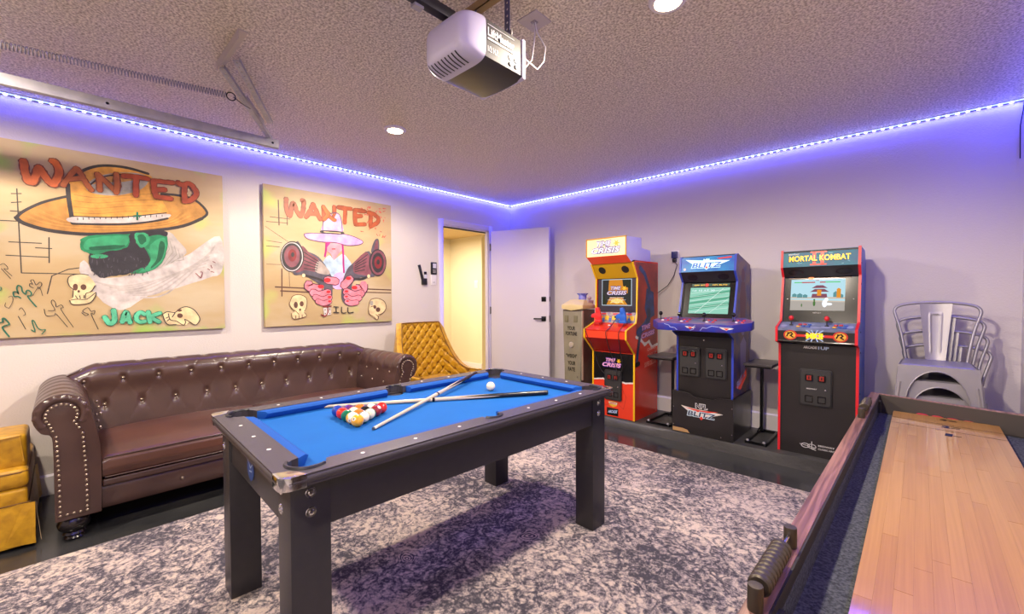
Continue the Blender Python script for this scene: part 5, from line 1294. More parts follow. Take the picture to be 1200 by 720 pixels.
# ------------------------------------------------------------------ pool table
ROT = -.0333
pt = thing('pool_table', 'black pool table with blue cloth and chrome corners in the middle of the rug', 'pool table', (-1.738, 1.284, RTH), ROT)
PZ = -RTH
pt_black = mat('table_black_laminate', '29282b', .38, bump=(300, .05), var=('2f2d30', 30, .3))
rail_m = mat('table_rail_top', '3d393c', .36, bump=(260, .1))
cloth = mat('blue_cloth', '0e5aa4', .85, var=('1162ae', 5, .3), spec=.25)
cloth_c = mat('blue_cushion', '0c50a4', .8, spec=.3)
HX, HY_, LWd = .49, .86, .117
zc = .752 + PZ; zt = .79 + PZ
ix, iy = HX - .088, HY_ - .095     # inner edge of the wooden rail
# pockets: centre, radius
pk = [(sx * (ix - .008), sy * (iy - .008), .056) for sx in (-1, 1) for sy in (-1, 1)] + [(sx * (ix + .006), 0, .044) for sx in (-1, 1)]
def bitten(rx_, ry_, grow, n=10):
    """rectangle boundary pushed outward by the pocket circles"""
    out = []
    c, cr = (ix - .008, iy - .008), .056 + grow
    sd, sr = (ix + .006), .044 + grow
    def corner(sx, sy):
        # arc outside the rectangle around the corner
        cx, cy = c[0] * sx, c[1] * sy
        dx = math.sqrt(max(1e-9, cr ** 2 - (ry_ - c[1]) ** 2)); dy = math.sqrt(max(1e-9, cr ** 2 - (rx_ - c[0]) ** 2))
        a0 = math.atan2((ry_ - c[1]), -dx); a1 = math.atan2(-dy, (rx_ - c[0]))
        if a0 < 0: a0 += 2 * pi
        return [(cx + sx * cr * math.cos(a0 + (a1 - a0) * k / n), cy + sy * cr * math.sin(a0 + (a1 - a0) * k / n)) for k in range(n + 1)]
    def side(sx):
        dy = math.sqrt(max(1e-9, sr ** 2 - (rx_ - sd) ** 2)); a0 = math.atan2(dy, rx_ - sd); a1 = -a0
        return [(sx * (sd + sr * math.cos(a0 + (a1 - a0) * k / n)), sr * math.sin(a0 + (a1 - a0) * k / n)) for k in range(n + 1)]
    out += corner(1, 1) + side(1) + list(reversed(corner(1, -1))) + corner(-1, -1) + list(reversed(side(-1))) + list(reversed(corner(-1, 1)))
    return out
inner = bitten(ix, iy, 0)
outer = rrect(-HX, HX, -HY_, HY_, .028, 5)
MB().holed(outer, inner, zt - .036, zt).build('top_rail', rail_m, pt, bevel=.0)
# rounded outer lip
MB().tube([(p[0], p[1], zt - .017) for p in rrect(-HX + .012, HX - .012, -HY_ + .012, HY_ - .012, .02, 5)], .0165, 10, closed=True).build('rail_lip', rail_m, pt, smooth=True)
# bed with pocket openings cut in
bx, by = ix + .0, iy + .0
MB().box(-ix - .02, ix + .02, -iy - .02, iy + .02, zc - .03, zc - .004).build('slate_bed', pt_black, pt)
cushN = .045
def bedpoly():
    out = []; n = 8
    c, cr = (ix - .008, iy - .008), .056; X, Y = ix, iy
    def arc(cx, cy, r_, a0, a1): return [(cx + r_ * math.cos(a0 + (a1 - a0) * k / n), cy + r_ * math.sin(a0 + (a1 - a0) * k / n)) for k in range(n + 1)]
    q = math.sqrt(cr ** 2 - .008 ** 2); al = math.atan2(.008, -q)
    a_s = math.atan2(.008, -q); a_e = math.atan2(-q, .008)
    # go clockwise from top right, biting inward
    A = arc(c[0], c[1], cr, pi - math.asin(.008 / cr), 1.5 * pi + math.asin(.008 / cr))
    out += A
    s_r = .044; dy = math.sqrt(s_r ** 2 - .006 ** 2); a0 = pi - math.atan2(dy, .006)
    B_ = arc(ix + .006, 0, s_r, a0, 2 * pi - a0)
    out += B_
    out += [(x, -y) for x, y in reversed(A)]
    out += [(-x, -y) for x, y in A]
    out += [(-x, -y) for x, y in B_]
    out += [(-x, y) for x, y in reversed(A)]
    return out
MB().prism(bedpoly(), 'z', zc - .004, zc).build('cloth_bed', cloth, pt)
# pocket liners
for i, (px_, py_, pr_) in enumerate(pk):
    MB().lathe([(pr_ * (.84 if abs(py_) < .1 else .97), zc - .001), (pr_ * (.6 if abs(py_) < .1 else .85), zc - .03), (pr_ * (.5 if abs(py_) < .1 else .7), zc - .06), (0, zc - .062)], (px_, py_, 0), 20, cap=False).build('pocket_cup', black_plastic, pt, smooth=True)
    corner_ = abs(py_) > .1
    sx = 1 if px_ > 0 else -1; sy = 1 if py_ > 0 else -1
    t = MB()
    a0, a1 = ((-.62, pi / 2 + .62) if corner_ else (-1.15, 1.15))
    pts = [(px_ + sx * (pr_ + .004) * math.cos(a0 + (a1 - a0) * k / 16), py_ + (sy if corner_ else 1) * (pr_ + .004) * math.sin(a0 + (a1 - a0) * k / 16), zt + .001) for k in range(17)]
    t.tube(pts, .0062, 6).build('pocket_rim', black_plastic, pt, smooth=True)
# cushions
def cushion(p0, p1, nrm, e0, e1):
    p0, p1, nrm = Vector(p0), Vector(p1), Vector(nrm); d = (p1 - p0).normalized()
    sec = [(0, zt - .002), (.03, zt - .003), (.044, zt - .012), (.028, zc + .001), (0, zc + .001)]
    t = MB(); vs = []
    for p, e, s_ in ((p0, e0, 1), (p1, e1, -1)):
        for a, z in sec: vs.append((p.x + nrm.x * a + d.x * s_ * e * a / .044, p.y + nrm.y * a + d.y * s_ * e * a / .044, z))
    n = 5; fs = [(i, (i + 1) % n, n + (i + 1) % n, n + i) for i in range(n)] + [tuple(range(n)), tuple(reversed(range(n, 2 * n)))]
    t.add(vs, fs).build('cushion', cloth_c, pt, bevel=.0015)
g = .064
cushion((-ix + g, -iy), (ix - g, -iy), (0, 1), .035, .035); cushion((-ix + g, iy), (ix - g, iy), (0, -1), .035, .035)
for sx in (-1, 1):
    cushion((sx * ix, -iy + g), (sx * ix, -.062), (-sx, 0), .035, .012); cushion((sx * ix, .062), (sx * ix, iy - g), (-sx, 0), .012, .035)
# sights
dot = mat('pearl_sight', 'e9e4de', .3)
sg_me = MB().lathe([(0, .0016), (.0068, .0012), (.0068, 0)], seg=10).mesh('sight', dot)
for k in range(3):
    for sy in (-1, 1): inst('sight', sg_me, pt, ((k - 1) * .19, sy * (iy + .045), zt))
for k in (-3, -2, -1, 1, 2, 3):
    for sx in (-1, 1): inst('sight', sg_me, pt, (sx * (ix + .044), k * .2 - (.0), zt))
# aprons
ax, ay = .446, .819
for sx in (-1, 1): MB().box(sx * ax - (.018 if sx > 0 else 0), sx * ax + (0 if sx > 0 else .018), -.825 + LWd, .825 - LWd, .598 + PZ, zt - .034).build('side_apron', pt_black, pt, bevel=.002)
for sy in (-1, 1): MB().box(-.452 + LWd, .452 - LWd, sy * (ay - .004) - (.018 if sy > 0 else 0), sy * (ay - .004) + (0 if sy > 0 else .018), .598 + PZ, zt - .034).build('end_apron', pt_black, pt, bevel=.002)
MB().box(-ax + .02, ax - .02, -ay + .02, ay - .02, .66 + PZ, .70 + PZ).build('bed_support', pt_black, pt)
# legs and bolts
lm = MB().box(-LWd / 2, LWd / 2, -LWd / 2, LWd / 2, 0, zt - .036).mesh('leg', pt_black, bevel=.003)
bo = MB().lathe([(0, .006), (.007, .005), (.009, .002), (.015, .002), (.0165, 0)], seg=14, axis='y').mesh('bolt', chrome, True)
for sx in (-1, 1):
    for sy in (-1, 1):
        lg = inst('leg', lm, pt, (sx * (.452 - LWd / 2), sy * (.825 - LWd / 2), 0))
        for zz in (.655, .715):
            q = inst('bolt', bo, lg, (-.028, sy * LWd / 2, zz + PZ)); q.rotation_euler = (0, 0, 0 if sy > 0 else pi)
            q = inst('bolt', bo, lg, (sx * LWd / 2, 0, zz + PZ)); q.rotation_euler = (0, 0, -pi / 2 if sx > 0 else pi / 2)
# chrome corners
def ccap(sx, sy):
    t = MB()
    def poly(off, r_):
        X, Y = HX + off, HY_ + off
        arc = [(X - r_ + r_ * math.cos(a), Y - r_ + r_ * math.sin(a)) for a in [pi / 2 * k / 6 for k in range(7)]]
        return [(X, Y - .072), *arc, (X - .072, Y), (X - .058, Y - .038), (X - .05, Y - .05), (X - .038, Y - .058)]
    P = [(sx * x, sy * y) for x, y in poly(.0035, .032)]
    if sx * sy < 0: P.reverse()
    t.prism(P, 'z', zt - .038, zt + .002)
    t.build('corner_cap', chrome, pt, bevel=.0045, seg=3)
for sx in (-1, 1):
    for sy in (-1, 1): ccap(sx, sy)
# shield emblem on the near end apron
shield = [(-.046, .042), (0, .048), (.046, .042), (.046, -.01), (.028, -.034), (0, -.046), (-.028, -.034), (-.046, -.01)]
def endF(a, b_, o=0): return (a * 1 - .02, -ay + .004 - o, b_ + .665 + PZ)
t = MB(); t.add([endF(a, b_, .0022) for a, b_ in shield], [tuple(range(8))]); raw(t, 'emblem', mat('emblem_blue', '1d3f7a', .4), pt)
t = MB(); ribbon(t, [(-.038, .03), (0, .005), (.038, .03)], .006, lambda a, b_: endF(a, b_, .0027)); ribbon(t, [(-.016, -.01), (.018, -.005)], .005, lambda a, b_: endF(a, b_, .0027)); raw(t, 'emblem_line', mat('emblem_pale', '8fa3c4', .4), pt)
# ------------------------------------------------------------------ balls
BR = .0262
BCOL = {'yellow': 'eaa61c', 'blue': '1c3f9c', 'red': 'd5281f', 'purple': '5b2a6e', 'orange': 'ea7326', 'green': '0d6a4a', 'maroon': '8e1f2a', 'black': '17161a', 'cream': 'efe3c3'}
ivory = mat('ball_ivory', 'efe3c6', .08, coat=.5)
def ball_mat(c, striped):
    m = mat('ball_%s_%s' % (c, 'stripe' if striped else 'solid'), BCOL[c], .08, coat=.5)
    if striped:
        nt = m.node_tree; b = nt.nodes['Principled BSDF']; tc = nt.nodes.new('ShaderNodeTexCoord'); sx = nt.nodes.new('ShaderNodeSeparateXYZ')
        ab = nt.nodes.new('ShaderNodeMath'); ab.operation = 'ABSOLUTE'; gt = nt.nodes.new('ShaderNodeMath'); gt.operation = 'GREATER_THAN'; gt.inputs[1].default_value = BR * .52
        mx = nt.nodes.new('ShaderNodeMixRGB'); mx.inputs['Color1'].default_value = lin(BCOL[c]); mx.inputs['Color2'].default_value = lin('efe3c6')
        link(nt, tc.outputs['Object'], sx.inputs['Vector']); link(nt, sx.outputs['Z'], ab.inputs[0]); link(nt, ab.outputs[0], gt.inputs[0]); link(nt, gt.outputs[0], mx.inputs['Fac']); link(nt, mx.outputs['Color'], b.inputs['Base Color'])
    return m
CZT = .752 + BR
d1 = Vector((-.9987, .05)) * .0532; d2 = Vector((-.543, .840)) * .0532
apex = Vector((-1.716, .853))
rack = {(0, 0): ('yellow', 0), (1, 0): ('yellow', 1), (2, 0): ('green', 0), (3, 0): ('red', 0), (4, 0): ('blue', 0),
        (0, 1): ('cream', 2), (1, 1): ('orange', 0), (2, 1): ('cream', 3), (3, 1): ('purple', 0),
        (0, 2): ('cream', 4), (1, 2): ('black', 0), (2, 2): ('orange', 0), (0, 3): ('maroon', 0), (1, 3): ('purple', 1), (0, 4): ('red', 0)}
BL = {(0, 0): 'plain yellow ball at the near point of the racked triangle', (1, 0): 'yellow striped ball just left behind the near point ball', (2, 0): 'green ball in the left edge of the racked triangle',
      (3, 0): 'red ball beside the blue ball on the left edge of the rack', (4, 0): 'blue ball at the left corner of the racked triangle', (0, 1): 'cream striped ball touching the near point ball on its right',
      (1, 1): 'orange ball in the centre front of the racked triangle', (2, 1): 'cream ball inside the rack behind the green ball', (3, 1): 'purple ball on the back row next to the blue ball',
      (0, 2): 'cream ball with green stripe in the middle of the right edge of the rack', (1, 2): 'black ball inside the rack left of the maroon ball', (2, 2): 'orange ball in the middle of the back row of the rack',
      (0, 3): 'dark maroon ball beside the bright red corner ball', (1, 3): 'purple striped ball on the back row near the red corner ball', (0, 4): 'bright red ball at the far right corner of the racked triangle'}
BMS = {}
def poolball(pos, m, label, rot):
    t = MB().ball((0, 0, 0), BR, seg=28, rings=18); o = t.build('billiard_ball', m, None, smooth=True)
    o.location = pos; o.rotation_euler = rot; tag(o, label, 'ball', 'billiard balls in the rack' if 'cue' not in label else None)
    return o
num_white = mat('ball_number_disc', 'f3ead2', .1); num_ink = mat('ball_number_ink', '1a1a1a', .2)
NUM = {(0, 0): '1', (1, 0): '9', (2, 0): '6', (3, 0): '3', (4, 0): '2', (1, 1): '5', (3, 1): '4', (1, 2): '8', (2, 2): '13', (0, 3): '7', (1, 3): '12', (0, 4): '11', (0, 1): '14', (2, 1): '10', (0, 2): '15'}
for (i, j), (c, st) in rack.items():
    p = apex + d1 * i + d2 * j
    if st == 0: m = BMS.get((c, 0)) or ball_mat(c, False); BMS[(c, 0)] = m
    elif st == 1: m = BMS.get((c, 1)) or ball_mat(c, True); BMS[(c, 1)] = m
    else:
        cc_ = {2: 'green', 3: 'orange', 4: 'green'}[st]; m = BMS.get((cc_, 1)) or ball_mat(cc_, True); BMS[(cc_, 1)] = m
    rot = (random.uniform(-.5, .5), random.uniform(-.5, .5), random.uniform(0, 6))
    if st == 1: rot = (.9, .4, 1.2)
    if st in (2, 3, 4): rot = (1.15, .5, .6 + .3 * st)
    if st in (2, 3, 4): rot = tuple(Vector((.86, -.40 - .12 * (st - 3), .30)).to_track_quat('Z', 'Y').to_euler())
    o = poolball((p.x, p.y, CZT), m, BL[(i, j)], rot)
    # number spot facing up towards the viewer's side
    dirv = Vector((random.uniform(-.8, .9), random.uniform(-.9, .6), random.uniform(.2, 1))).normalized()
    if (i, j) == (1, 0): dirv = Vector((.6, -.75, -.15)).normalized()
    up = Vector((0, 0, 1)); a_ = dirv.cross(up).normalized(); b2 = a_.cross(dirv).normalized()
    R3 = o.rotation_euler.to_matrix().inverted()
    t = MB(); 
    vs = [dirv * BR * 1.001] + [(dirv * math.cos(.34) + (a_ * math.cos(k * pi / 7) + b2 * math.sin(k * pi / 7)) * math.sin(.34)) * BR * 1.004 for k in range(14)]
    t.add([R3 @ (v + dirv * .0002) for v in vs], [(0, 1 + k, 1 + (k + 1) % 14) for k in range(14)])
    raw(t, 'number_disc', num_white, o)
    t = MB(); t.M = R3.to_4x4(); w_ = .006 * (1.6 if len(NUM[(i, j)]) > 1 else 1)
    text(NUM[(i, j)], 'number', num_ink, o, dirv * (BR * 1.012) + a_ * w_ / 2 * -1 - b2 * .0045, a_, b2, w_, .009, .0003, .02, mb=t); raw(t, 'number', num_ink, o)
o = poolball((-1.802, 1.722, CZT), ivory, 'white cue ball standing alone near the far right corner pocket', (0, 0, 0)); 
# ------------------------------------------------------------------ cues
cue_pale = mat('cue_maple', 'd3c0a2', .25); cue_dark = mat('cue_butt_black', '1e1c1d', .2); cue_mid = mat('cue_butt_wood', 'c9b9a4', .25)
def cue(label, p0, p1, z0, z1):
    p0 = Vector((p0[0], p0[1], z0)); p1 = Vector((p1[0], p1[1], z1)); L_ = (p1 - p0).length; d = (p1 - p0).normalized()
    r = thing('pool_cue', label, 'cue', p0, 0, None)
    r.rotation_euler = d.to_track_quat('X', 'Z').to_euler()
    R = lambda s_: .0064 + .0072 * s_
    def seg_(n, m, a, b_, k=10, e=0): MB().lathe([(0, a * L_)] + [(R(a + (b_ - a) * i / k) + e, (a + (b_ - a) * i / k) * L_) for i in range(k + 1)] + [(0, b_ * L_)], seg=14, axis='x').build(n, m, r, smooth=True)
    seg_('shaft', cue_pale, .012, .5); seg_('tip', mat('cue_tip', '3a4a5a', .8) if 'cue_tip' not in MATS else MATS['cue_tip'], 0, .006); seg_('ferrule', ivory, .006, .02, 2, .0003)
    seg_('joint_ring', black_gloss, .498, .508, 2, .0009); seg_('forearm', cue_mid, .505, .72, 6); 
    seg_('butt', cue_dark, .78, .992); seg_('bumper', black_plastic, .992, 1.0, 2)
    t = MB(); n = 32; k0, k1 = .70, .80   # pointed splices of the dark butt
    vs = []; fs = []
    for i in range(n):
        a = 2 * pi * i / n; ln = .60 + .20 * abs(((i * 4 / n) % 1) * 2 - 1)
        for s_ in (ln, .80): rr = R(s_) + .0006; vs.append((s_ * L_, rr * math.cos(a), rr * math.sin(a)))
    for i in range(n): j = (i + 1) % n; fs.append((2 * i, 2 * i + 1, 2 * j + 1, 2 * j))
    t.add(vs, fs).build('butt_splice', cue_dark, r, smooth=True)
    MB().lathe([(R(.72), .72 * L_), (R(.79), .79 * L_)], seg=14, axis='x').build('splice_core', cue_mid, r, smooth=True)
    return r
cue('pool cue lying flat behind the balls, the lower one of the crossed pair', (-2.185, .80), (-1.487, 1.862), .752 + .0072, .752 + .0142)
cue('pool cue crossing over the other with its butt towards the far pocket', (-1.618, .872), (-2.15, 1.915), .752 + .0072, .788)
# ------------------------------------------------------------------ arcade cabinets
KZ = .09
def side_prism(t, prof, x0, x1): t.prism(prof, 'x', x0, x1)
def edge_strip(t, prof, idx0, idx1, x0, x1, th=.004):
    """coloured moulding following the front edge of the side board"""
    pts = [Vector((0, p[0], p[1])) for p in prof[idx0:idx1 + 1]]
    for a, b_ in zip(pts, pts[1:]):
        d = (b_ - a).normalized(); n = Vector((0, d.z, -d.y))
        if n.y > 0: n = -n
        a2, b2 = a - d * .0 + n * th, b_ + n * th
        vs = []
        for x in (x0, x1): vs += [(x, a.y, a.z), (x, b_.y, b_.z), (x, b2.y, b2.z), (x, a2.y, a2.z)]
        t.add(vs, [(0, 1, 2, 3), (7, 6, 5, 4), (0, 4, 5, 1), (1, 5, 6, 2), (2, 6, 7, 3), (3, 7, 4, 0)])
        for x in (x0, x1): pass
        t.tube([(x0, b_.y, b_.z), (x1, b_.y, b_.z)], th, 6)
def slab(t, x0, x1, p0, p1, th=.006, out=0):
    """panel between profile points p0,p1 (y,z) across x; out = offset along outward normal"""
    a, b_ = Vector((p0[0], p0[1])), Vector((p1[0], p1[1])); d = (b_ - a).normalized(); n = Vector((-d.y, d.x))
    if n.x > 0 or (abs(n.x) < 1e-6 and n.y < 0): n = -n
    a1, b1 = a + n * out, b_ + n * out; a0, b0 = a1 - n * th, b1 - n * th
    vs = []
    for x in (x0, x1): vs += [(x, a0.x, a0.y), (x, b0.x, b0.y), (x, b1.x, b1.y), (x, a1.x, a1.y)]
    t.add(vs, [(0, 1, 2, 3), (7, 6, 5, 4), (0, 4, 5, 1), (1, 5, 6, 2), (2, 6, 7, 3), (3, 7, 4, 0)])
    return t
def planeF(p0, p1, out):
    """returns F(x, s) -> 3D point at height s (metres) up the panel from p0"""
    a, b_ = Vector((p0[0], p0[1])), Vector((p1[0], p1[1])); d = (b_ - a).normalized(); n = Vector((-d.y, d.x))
    if n.x > 0 or (abs(n.x) < 1e-6 and n.y < 0): n = -n
    return (lambda x, s_, o=0: (x, a.x + d.x * s_ + n.x * (out + o), a.y + d.y * s_ + n.y * (out + o))), (0, d.x, d.y), (b_ - a).length
def blob(t, F, cx, cy, rx_, ry_, n=14, o=0):
    t.add([F(cx + rx_ * math.cos(2 * pi * k / n), cy + ry_ * math.sin(2 * pi * k / n), o) for k in range(n)], [tuple(range(n))])
def pl(t, F, pts, o=0):
    tri = tessellate_polygon([[Vector((a, b_, 0)) for a, b_ in pts]]); t.add([F(a, b_, o) for a, b_ in pts], [tuple(f) for f in tri])
def coin_door(parent, x0, x1, z0, z1, y):
    cd = MB().prism(rrect(x0, x1, z0, z1, .022, 4), 'y', y - .008, y).build('coin_door', black_plastic, parent, bevel=.003)
    MB().prism(rrect(x0 + .012, x1 - .012, z0 + .012, z1 - .012, .016, 4), 'y', y - .011, y - .008).build('door_plate', mat('coin_door_plate', '2b2a2a', .5) if 'coin_door_plate' not in MATS else MATS['coin_door_plate'], cd)
    w_ = x1 - x0; h_ = z1 - z0; lit = MATS.get('coin_slot_red') or mat('coin_slot_red', '6e1512', .3, emit='c03020', es=.25)
    for k in (.31, .69):
        cx = x0 + w_ * k - .0; cz = z0 + h_ * .77
        MB().prism(rrect(cx - .024, cx + .024, cz - .026, cz + .026, .005, 2), 'y', y - .019, y - .011).build('coin_slot', black_gloss, cd, bevel=.002)
        MB().box(cx - .014, cx + .014, y - .0205, y - .019, cz - .017, cz + .017).build('slot_window', lit, cd)
        MB().box(cx - .003, cx + .004, y - .0215, y - .0205, cz - .011, cz + .011).build('slot_mark', black_gloss, cd)
        cz = z0 + h_ * .2
        MB().holed(rrect(cx - .026, cx + .026, -.026, .026, .003, 1), rrect(cx - .019, cx + .019, -.019, .019, .002, 1), 0, .006)
        t = MB(); t.M = Matrix(((1, 0, 0, 0), (0, 0, -1, y - .011), (0, 1, 0, cz), (0, 0, 0, 1)))
        t.holed(rrect(cx - .026, cx + .026, -.026, .026, .003, 1), rrect(cx - .020, cx + .020, -.020, .020, .002, 1), 0, .006); t.build('coin_return', black_gloss, cd)
    MB().lathe([(0, -.008), (.006, -.007), (.009, 0)], (x0 + w_ * .8, y - .011, z0 + h_ * .47), 12, 'y').build('lock', chrome, cd, smooth=True)
    return cd
def joystick(parent, x, y, z, topm, r=.0155):
    j = MB().lathe([(0, 0), (.014, 0), (.012, .006), (.004, .008), (.004, .045)], (x, y, z), 12).build('joystick', black_plastic, parent, smooth=True)
    MB().ball((x, y, z + .055), r, (1, 1, 1.15), 12, 8).build('joystick_ball', topm, j, smooth=True)
def btn(parent, x, y, z, m, r=.0135):
    MB().lathe([(r, 0), (r, .005), (r * .8, .008), (0, .0085)], (x, y, z), 12).build('push_button', m, parent, smooth=True)
cb = {k: mat('button_' + k, v, .3) for k, v in dict(red='c21d22', blue='1d4fae', white='e2dfe4', yellow='dca42a').items()}
# ===== third cabinet: red edging, fighting game
m_red = mat('molding_red', 'd3202c', .35); body_blk = mat('cabinet_black', '1f1c1c', .3, coat=.3, bump=(20, .02)); side_blue = mat('cabinet_side_blue', '2f5f9e', .4, var=('3f4fa0', 5, .25))
c3 = thing('arcade_cabinet', 'black arcade cabinet with red edges and a fighting game, nearest the stacked chairs', 'arcade cabinet', (-.518, 3.87, KZ))
H3 = .247
prof = [(0, 0), (0, .845), (-.115, .872), (-.118, .975), (.03, 1.02), (.10, 1.365), (.045, 1.435), (.06, 1.57), (.36, 1.56), (.47, 1.47), (.47, 0)]
for sx in (-1, 1):
    t = MB(); side_prism(t, prof, sx * H3 - (.016 if sx > 0 else 0), sx * H3 + (0 if sx > 0 else .016)); t.build('side_panel', side_blue, c3)
    t = MB(); edge_strip(t, prof, 0, 7, sx * H3 - (.0165 if sx > 0 else -.0005), sx * H3 + (.0005 if sx > 0 else .0165)); t.build('edge_molding', m_red, c3, smooth=True, angle=30)
xi = H3 - .016
slab(MB(), -xi, xi, (0, 0), (0, .845), .012, -.004).build('front_panel', body_blk, c3)
slab(MB(), -xi, xi, (-.112, .872), (-.115, .972), .012, -.002).build('control_apron', body_blk, c3)
slab(MB(), -xi, xi, (0, .848), (-.112, .874), .01, -.001).build('deck_underside', body_blk, c3)
deck3 = slab(MB(), -xi, xi, (-.118, .972), (.03, 1.016), .02, -.002).build('control_deck', mat('deck_blue_grey', '5b6683', .35, var=('8a93ad', 18, .2)), c3)
slab(MB(), -xi, xi, (.02, 1.01), (.10, 1.365), .02, -.02).build('screen_bezel', black_gloss, c3)
slab(MB(), -xi, xi, (.10, 1.36), (.045, 1.435), .01, -.004).build('speaker_panel', body_blk, c3)
for sx in (-1, 1):
    F, yd, L_ = planeF((.10, 1.36), (.045, 1.435), -.003); t = MB(); blob(t, F, sx * .15, .045, .05, .026, 20, .002); t.build('speaker_grille', black_gloss, c3)
MB().box(-xi, xi, .45, .465, 0, 1.47).box(-xi, xi, .06, .36, 1.55, 1.562).box(-xi, xi, .02, .46, 0, .02).build('back_panel', body_blk, c3)
slab(MB(), -xi, xi, (.045, 1.44), (.06, 1.565), .008, -.003).build('marquee', mat('marquee_teal', '0f4a52', .5, emit='1a6a78', es=.7, var=('2b1f4a', 12, .15)), c3)
F, yd, L_ = planeF((.045, 1.44), (.06, 1.565), -.002)
t = MB(); 
for k in range(26): ribbon(t, [(random.uniform(-.22, .22), random.uniform(.005, .118)) for _ in range(1)] + [(0, 0)], .001, F) if False else None
mk_r = mat('logo_red', 'b8261f', .35, emit='d23a20', es=.25); mk_y = mat('logo_yellow', 'f2c21e', .35, emit='f2b41e', es=.7); mk_o = mat('logo_orange', 'e8791e', .35, emit='e8791e', es=.25)
mk_c = mat('art_cyan', '7fc8d8', .35, emit='7fc8d8', es=.2)
t = MB()
for k in range(22):
    x = random.uniform(-.225, .19); z = random.uniform(.01, .112); ribbon(t, [(x, z), (x + random.uniform(.01, .03), z + random.uniform(-.008, .012))], .002, lambda a, b_: F(a, b_, .0004), joints=False)
raw(t, 'marquee_art', mk_c, c3)
XD = (1, 0, 0)
t = MB(); ribbon(t, [(-.03, .015), (-.03, .108)], .022, lambda a, b_: F(a, b_, .0006)); ribbon(t, [(.02, .015), (.02, .108)], .022, lambda a, b_: F(a, b_, .0006)); ribbon(t, [(-.052, .108), (.044, .108)], .012, lambda a, b_: F(a, b_, .0006)); ribbon(t, [(-.052, .013), (.044, .013)], .012, lambda a, b_: F(a, b_, .0006)); raw(t, 'roman_two', mk_r, c3)
text('MORTAL KOMBAT', 'title_shadow', black_gloss, c3, F(-.195, .036, .0008), XD, yd, .385, .052, .0002, .05)
text('MORTAL KOMBAT', 'title_lettering', mk_y, c3, F(-.192, .041, .0011), XD, yd, .38, .044, .0002, .025)
text('MIDWAY', 'small_lettering', whitep, c3, F(-.195, .092, .0008), XD, yd, .07, .012, .0002, .02)
# screen
scr = dict(w=.168, z0=.088, z1=.325)
F, yd, L_ = planeF((.02, 1.01), (.10, 1.365), -.02)
def scol(n, h, es=1.0): return MATS.get('screen_' + n) or mat('screen_' + n, '101010', .6, emit=h, es=es * .8, spec=.08)
t = MB(); pl(t, F, [(-.185, .10), (.155, .10), (.155, .345), (-.185, .345)], .0008); raw(t, 'screen', scol('sky', 'b4dce8', 1.15), c3)
t = MB(); pl(t, F, [(-.185, .10), (.155, .10), (.155, .165), (-.185, .175)], .001); raw(t, 'screen_ground', scol('ground', 'b8b0a8'), c3)
t = MB(); pl(t, F, [(-.185, .195), (.155, .19), (.155, .205), (-.185, .205)], .0012); pl(t, F, [(-.185, .175), (.155, .165), (.155, .175), (-.185, .185)], .0012); raw(t, 'screen_wall', scol('wall', 'd8c8b8'), c3)
t = MB()
for x, z, w_, h_ in ((-.16, .205, .03, .03), (-.125, .2, .035, .036), (-.09, .2, .03, .028), (.1, .205, .03, .045), (.13, .2, .03, .03)): pl(t, F, [(x - w_ / 2, z), (x + w_ / 2, z), (x + w_ / 2, z + h_ * .7), (x, z + h_), (x - w_ / 2, z + h_ * .7)], .0014)
raw(t, 'screen_trees', scol('trees', '5f9aa0'), c3)
t = MB(); pl(t, F, [(-.05, .20), (.05, .20), (.045, .23), (-.045, .23)], .0014); pl(t, F, [(-.06, .245), (.06, .245), (.03, .268), (-.03, .268)], .0014); pl(t, F, [(-.05, .275), (.05, .275), (.02, .297), (-.02, .297)], .0014); raw(t, 'screen_pagoda', scol('pagoda', '8a4f62'), c3)
t = MB(); pl(t, F, [(-.015, .215), (.012, .215), (.012, .262), (-.015, .262)], .0016); pl(t, F, [(.105, .20), (.13, .20), (.13, .265), (.115, .275), (.105, .265)], .0016); raw(t, 'screen_flame', scol('flame', 'f09a2a'), c3)
t = MB(); pl(t, F, [(-.165, .318), (-.115, .318), (-.115, .324), (-.165, .324)], .0014); pl(t, F, [(.035, .318), (.125, .318), (.125, .324), (.035, .324)], .0014); raw(t, 'screen_bar_green', scol('bar_green', '3fcf3a'), c3)
t = MB(); pl(t, F, [(-.115, .317), (-.03, .317), (-.03, .325), (-.115, .325)], .0014); pl(t, F, [(0, .317), (.035, .317), (.035, .325), (0, .325)], .0014); raw(t, 'screen_bar_red', scol('bar_red', 'c83228'), c3)
t = MB(); blob(t, F, .035, .155, .016, .03, 12, .0018); blob(t, F, .045, .185, .012, .016, 12, .0018); blob(t, F, .06, .15, .022, .01, 12, .0018); raw(t, 'screen_figure_white', scol('white', 'eef6ff', 1.3), c3)
t = MB(); blob(t, F, -.03, .155, .008, .022, 12, .0018); blob(t, F, -.03, .182, .006, .008, 12, .0018); blob(t, F, -.11, .14, .004, .014, 8, .0018); raw(t, 'screen_figure_green', scol('green', '4a7a3a'), c3)
text('99', 'screen_timer', scol('bar_red', 'c83228'), c3, F(-.024, .33, .0014), XD, yd, .018, .01)
t = MB(); pl(t, F, [(-.2, .352), (.19, .352), (.19, .358), (-.2, .358)], .0008); raw(t, 'bezel_line', mat('bezel_art', '6a4a3a', .4), c3)
t = MB(); blob(t, F, -.055, .355, .02, .011, 14, .001); raw(t, 'bezel_emblem', mk_o, c3)
text('MIDWAY', 'small_lettering', whitep, c3, F(-.035, .078, .0008), XD, yd, .05, .007)
for sx in (-1, 1):
    MB().lathe([(0, -.003), (.004, -.002), (.005, 0)], tuple(Vector(F(sx * .205, .19, 0))), 8, 'y').build('bezel_screw', chrome, c3)
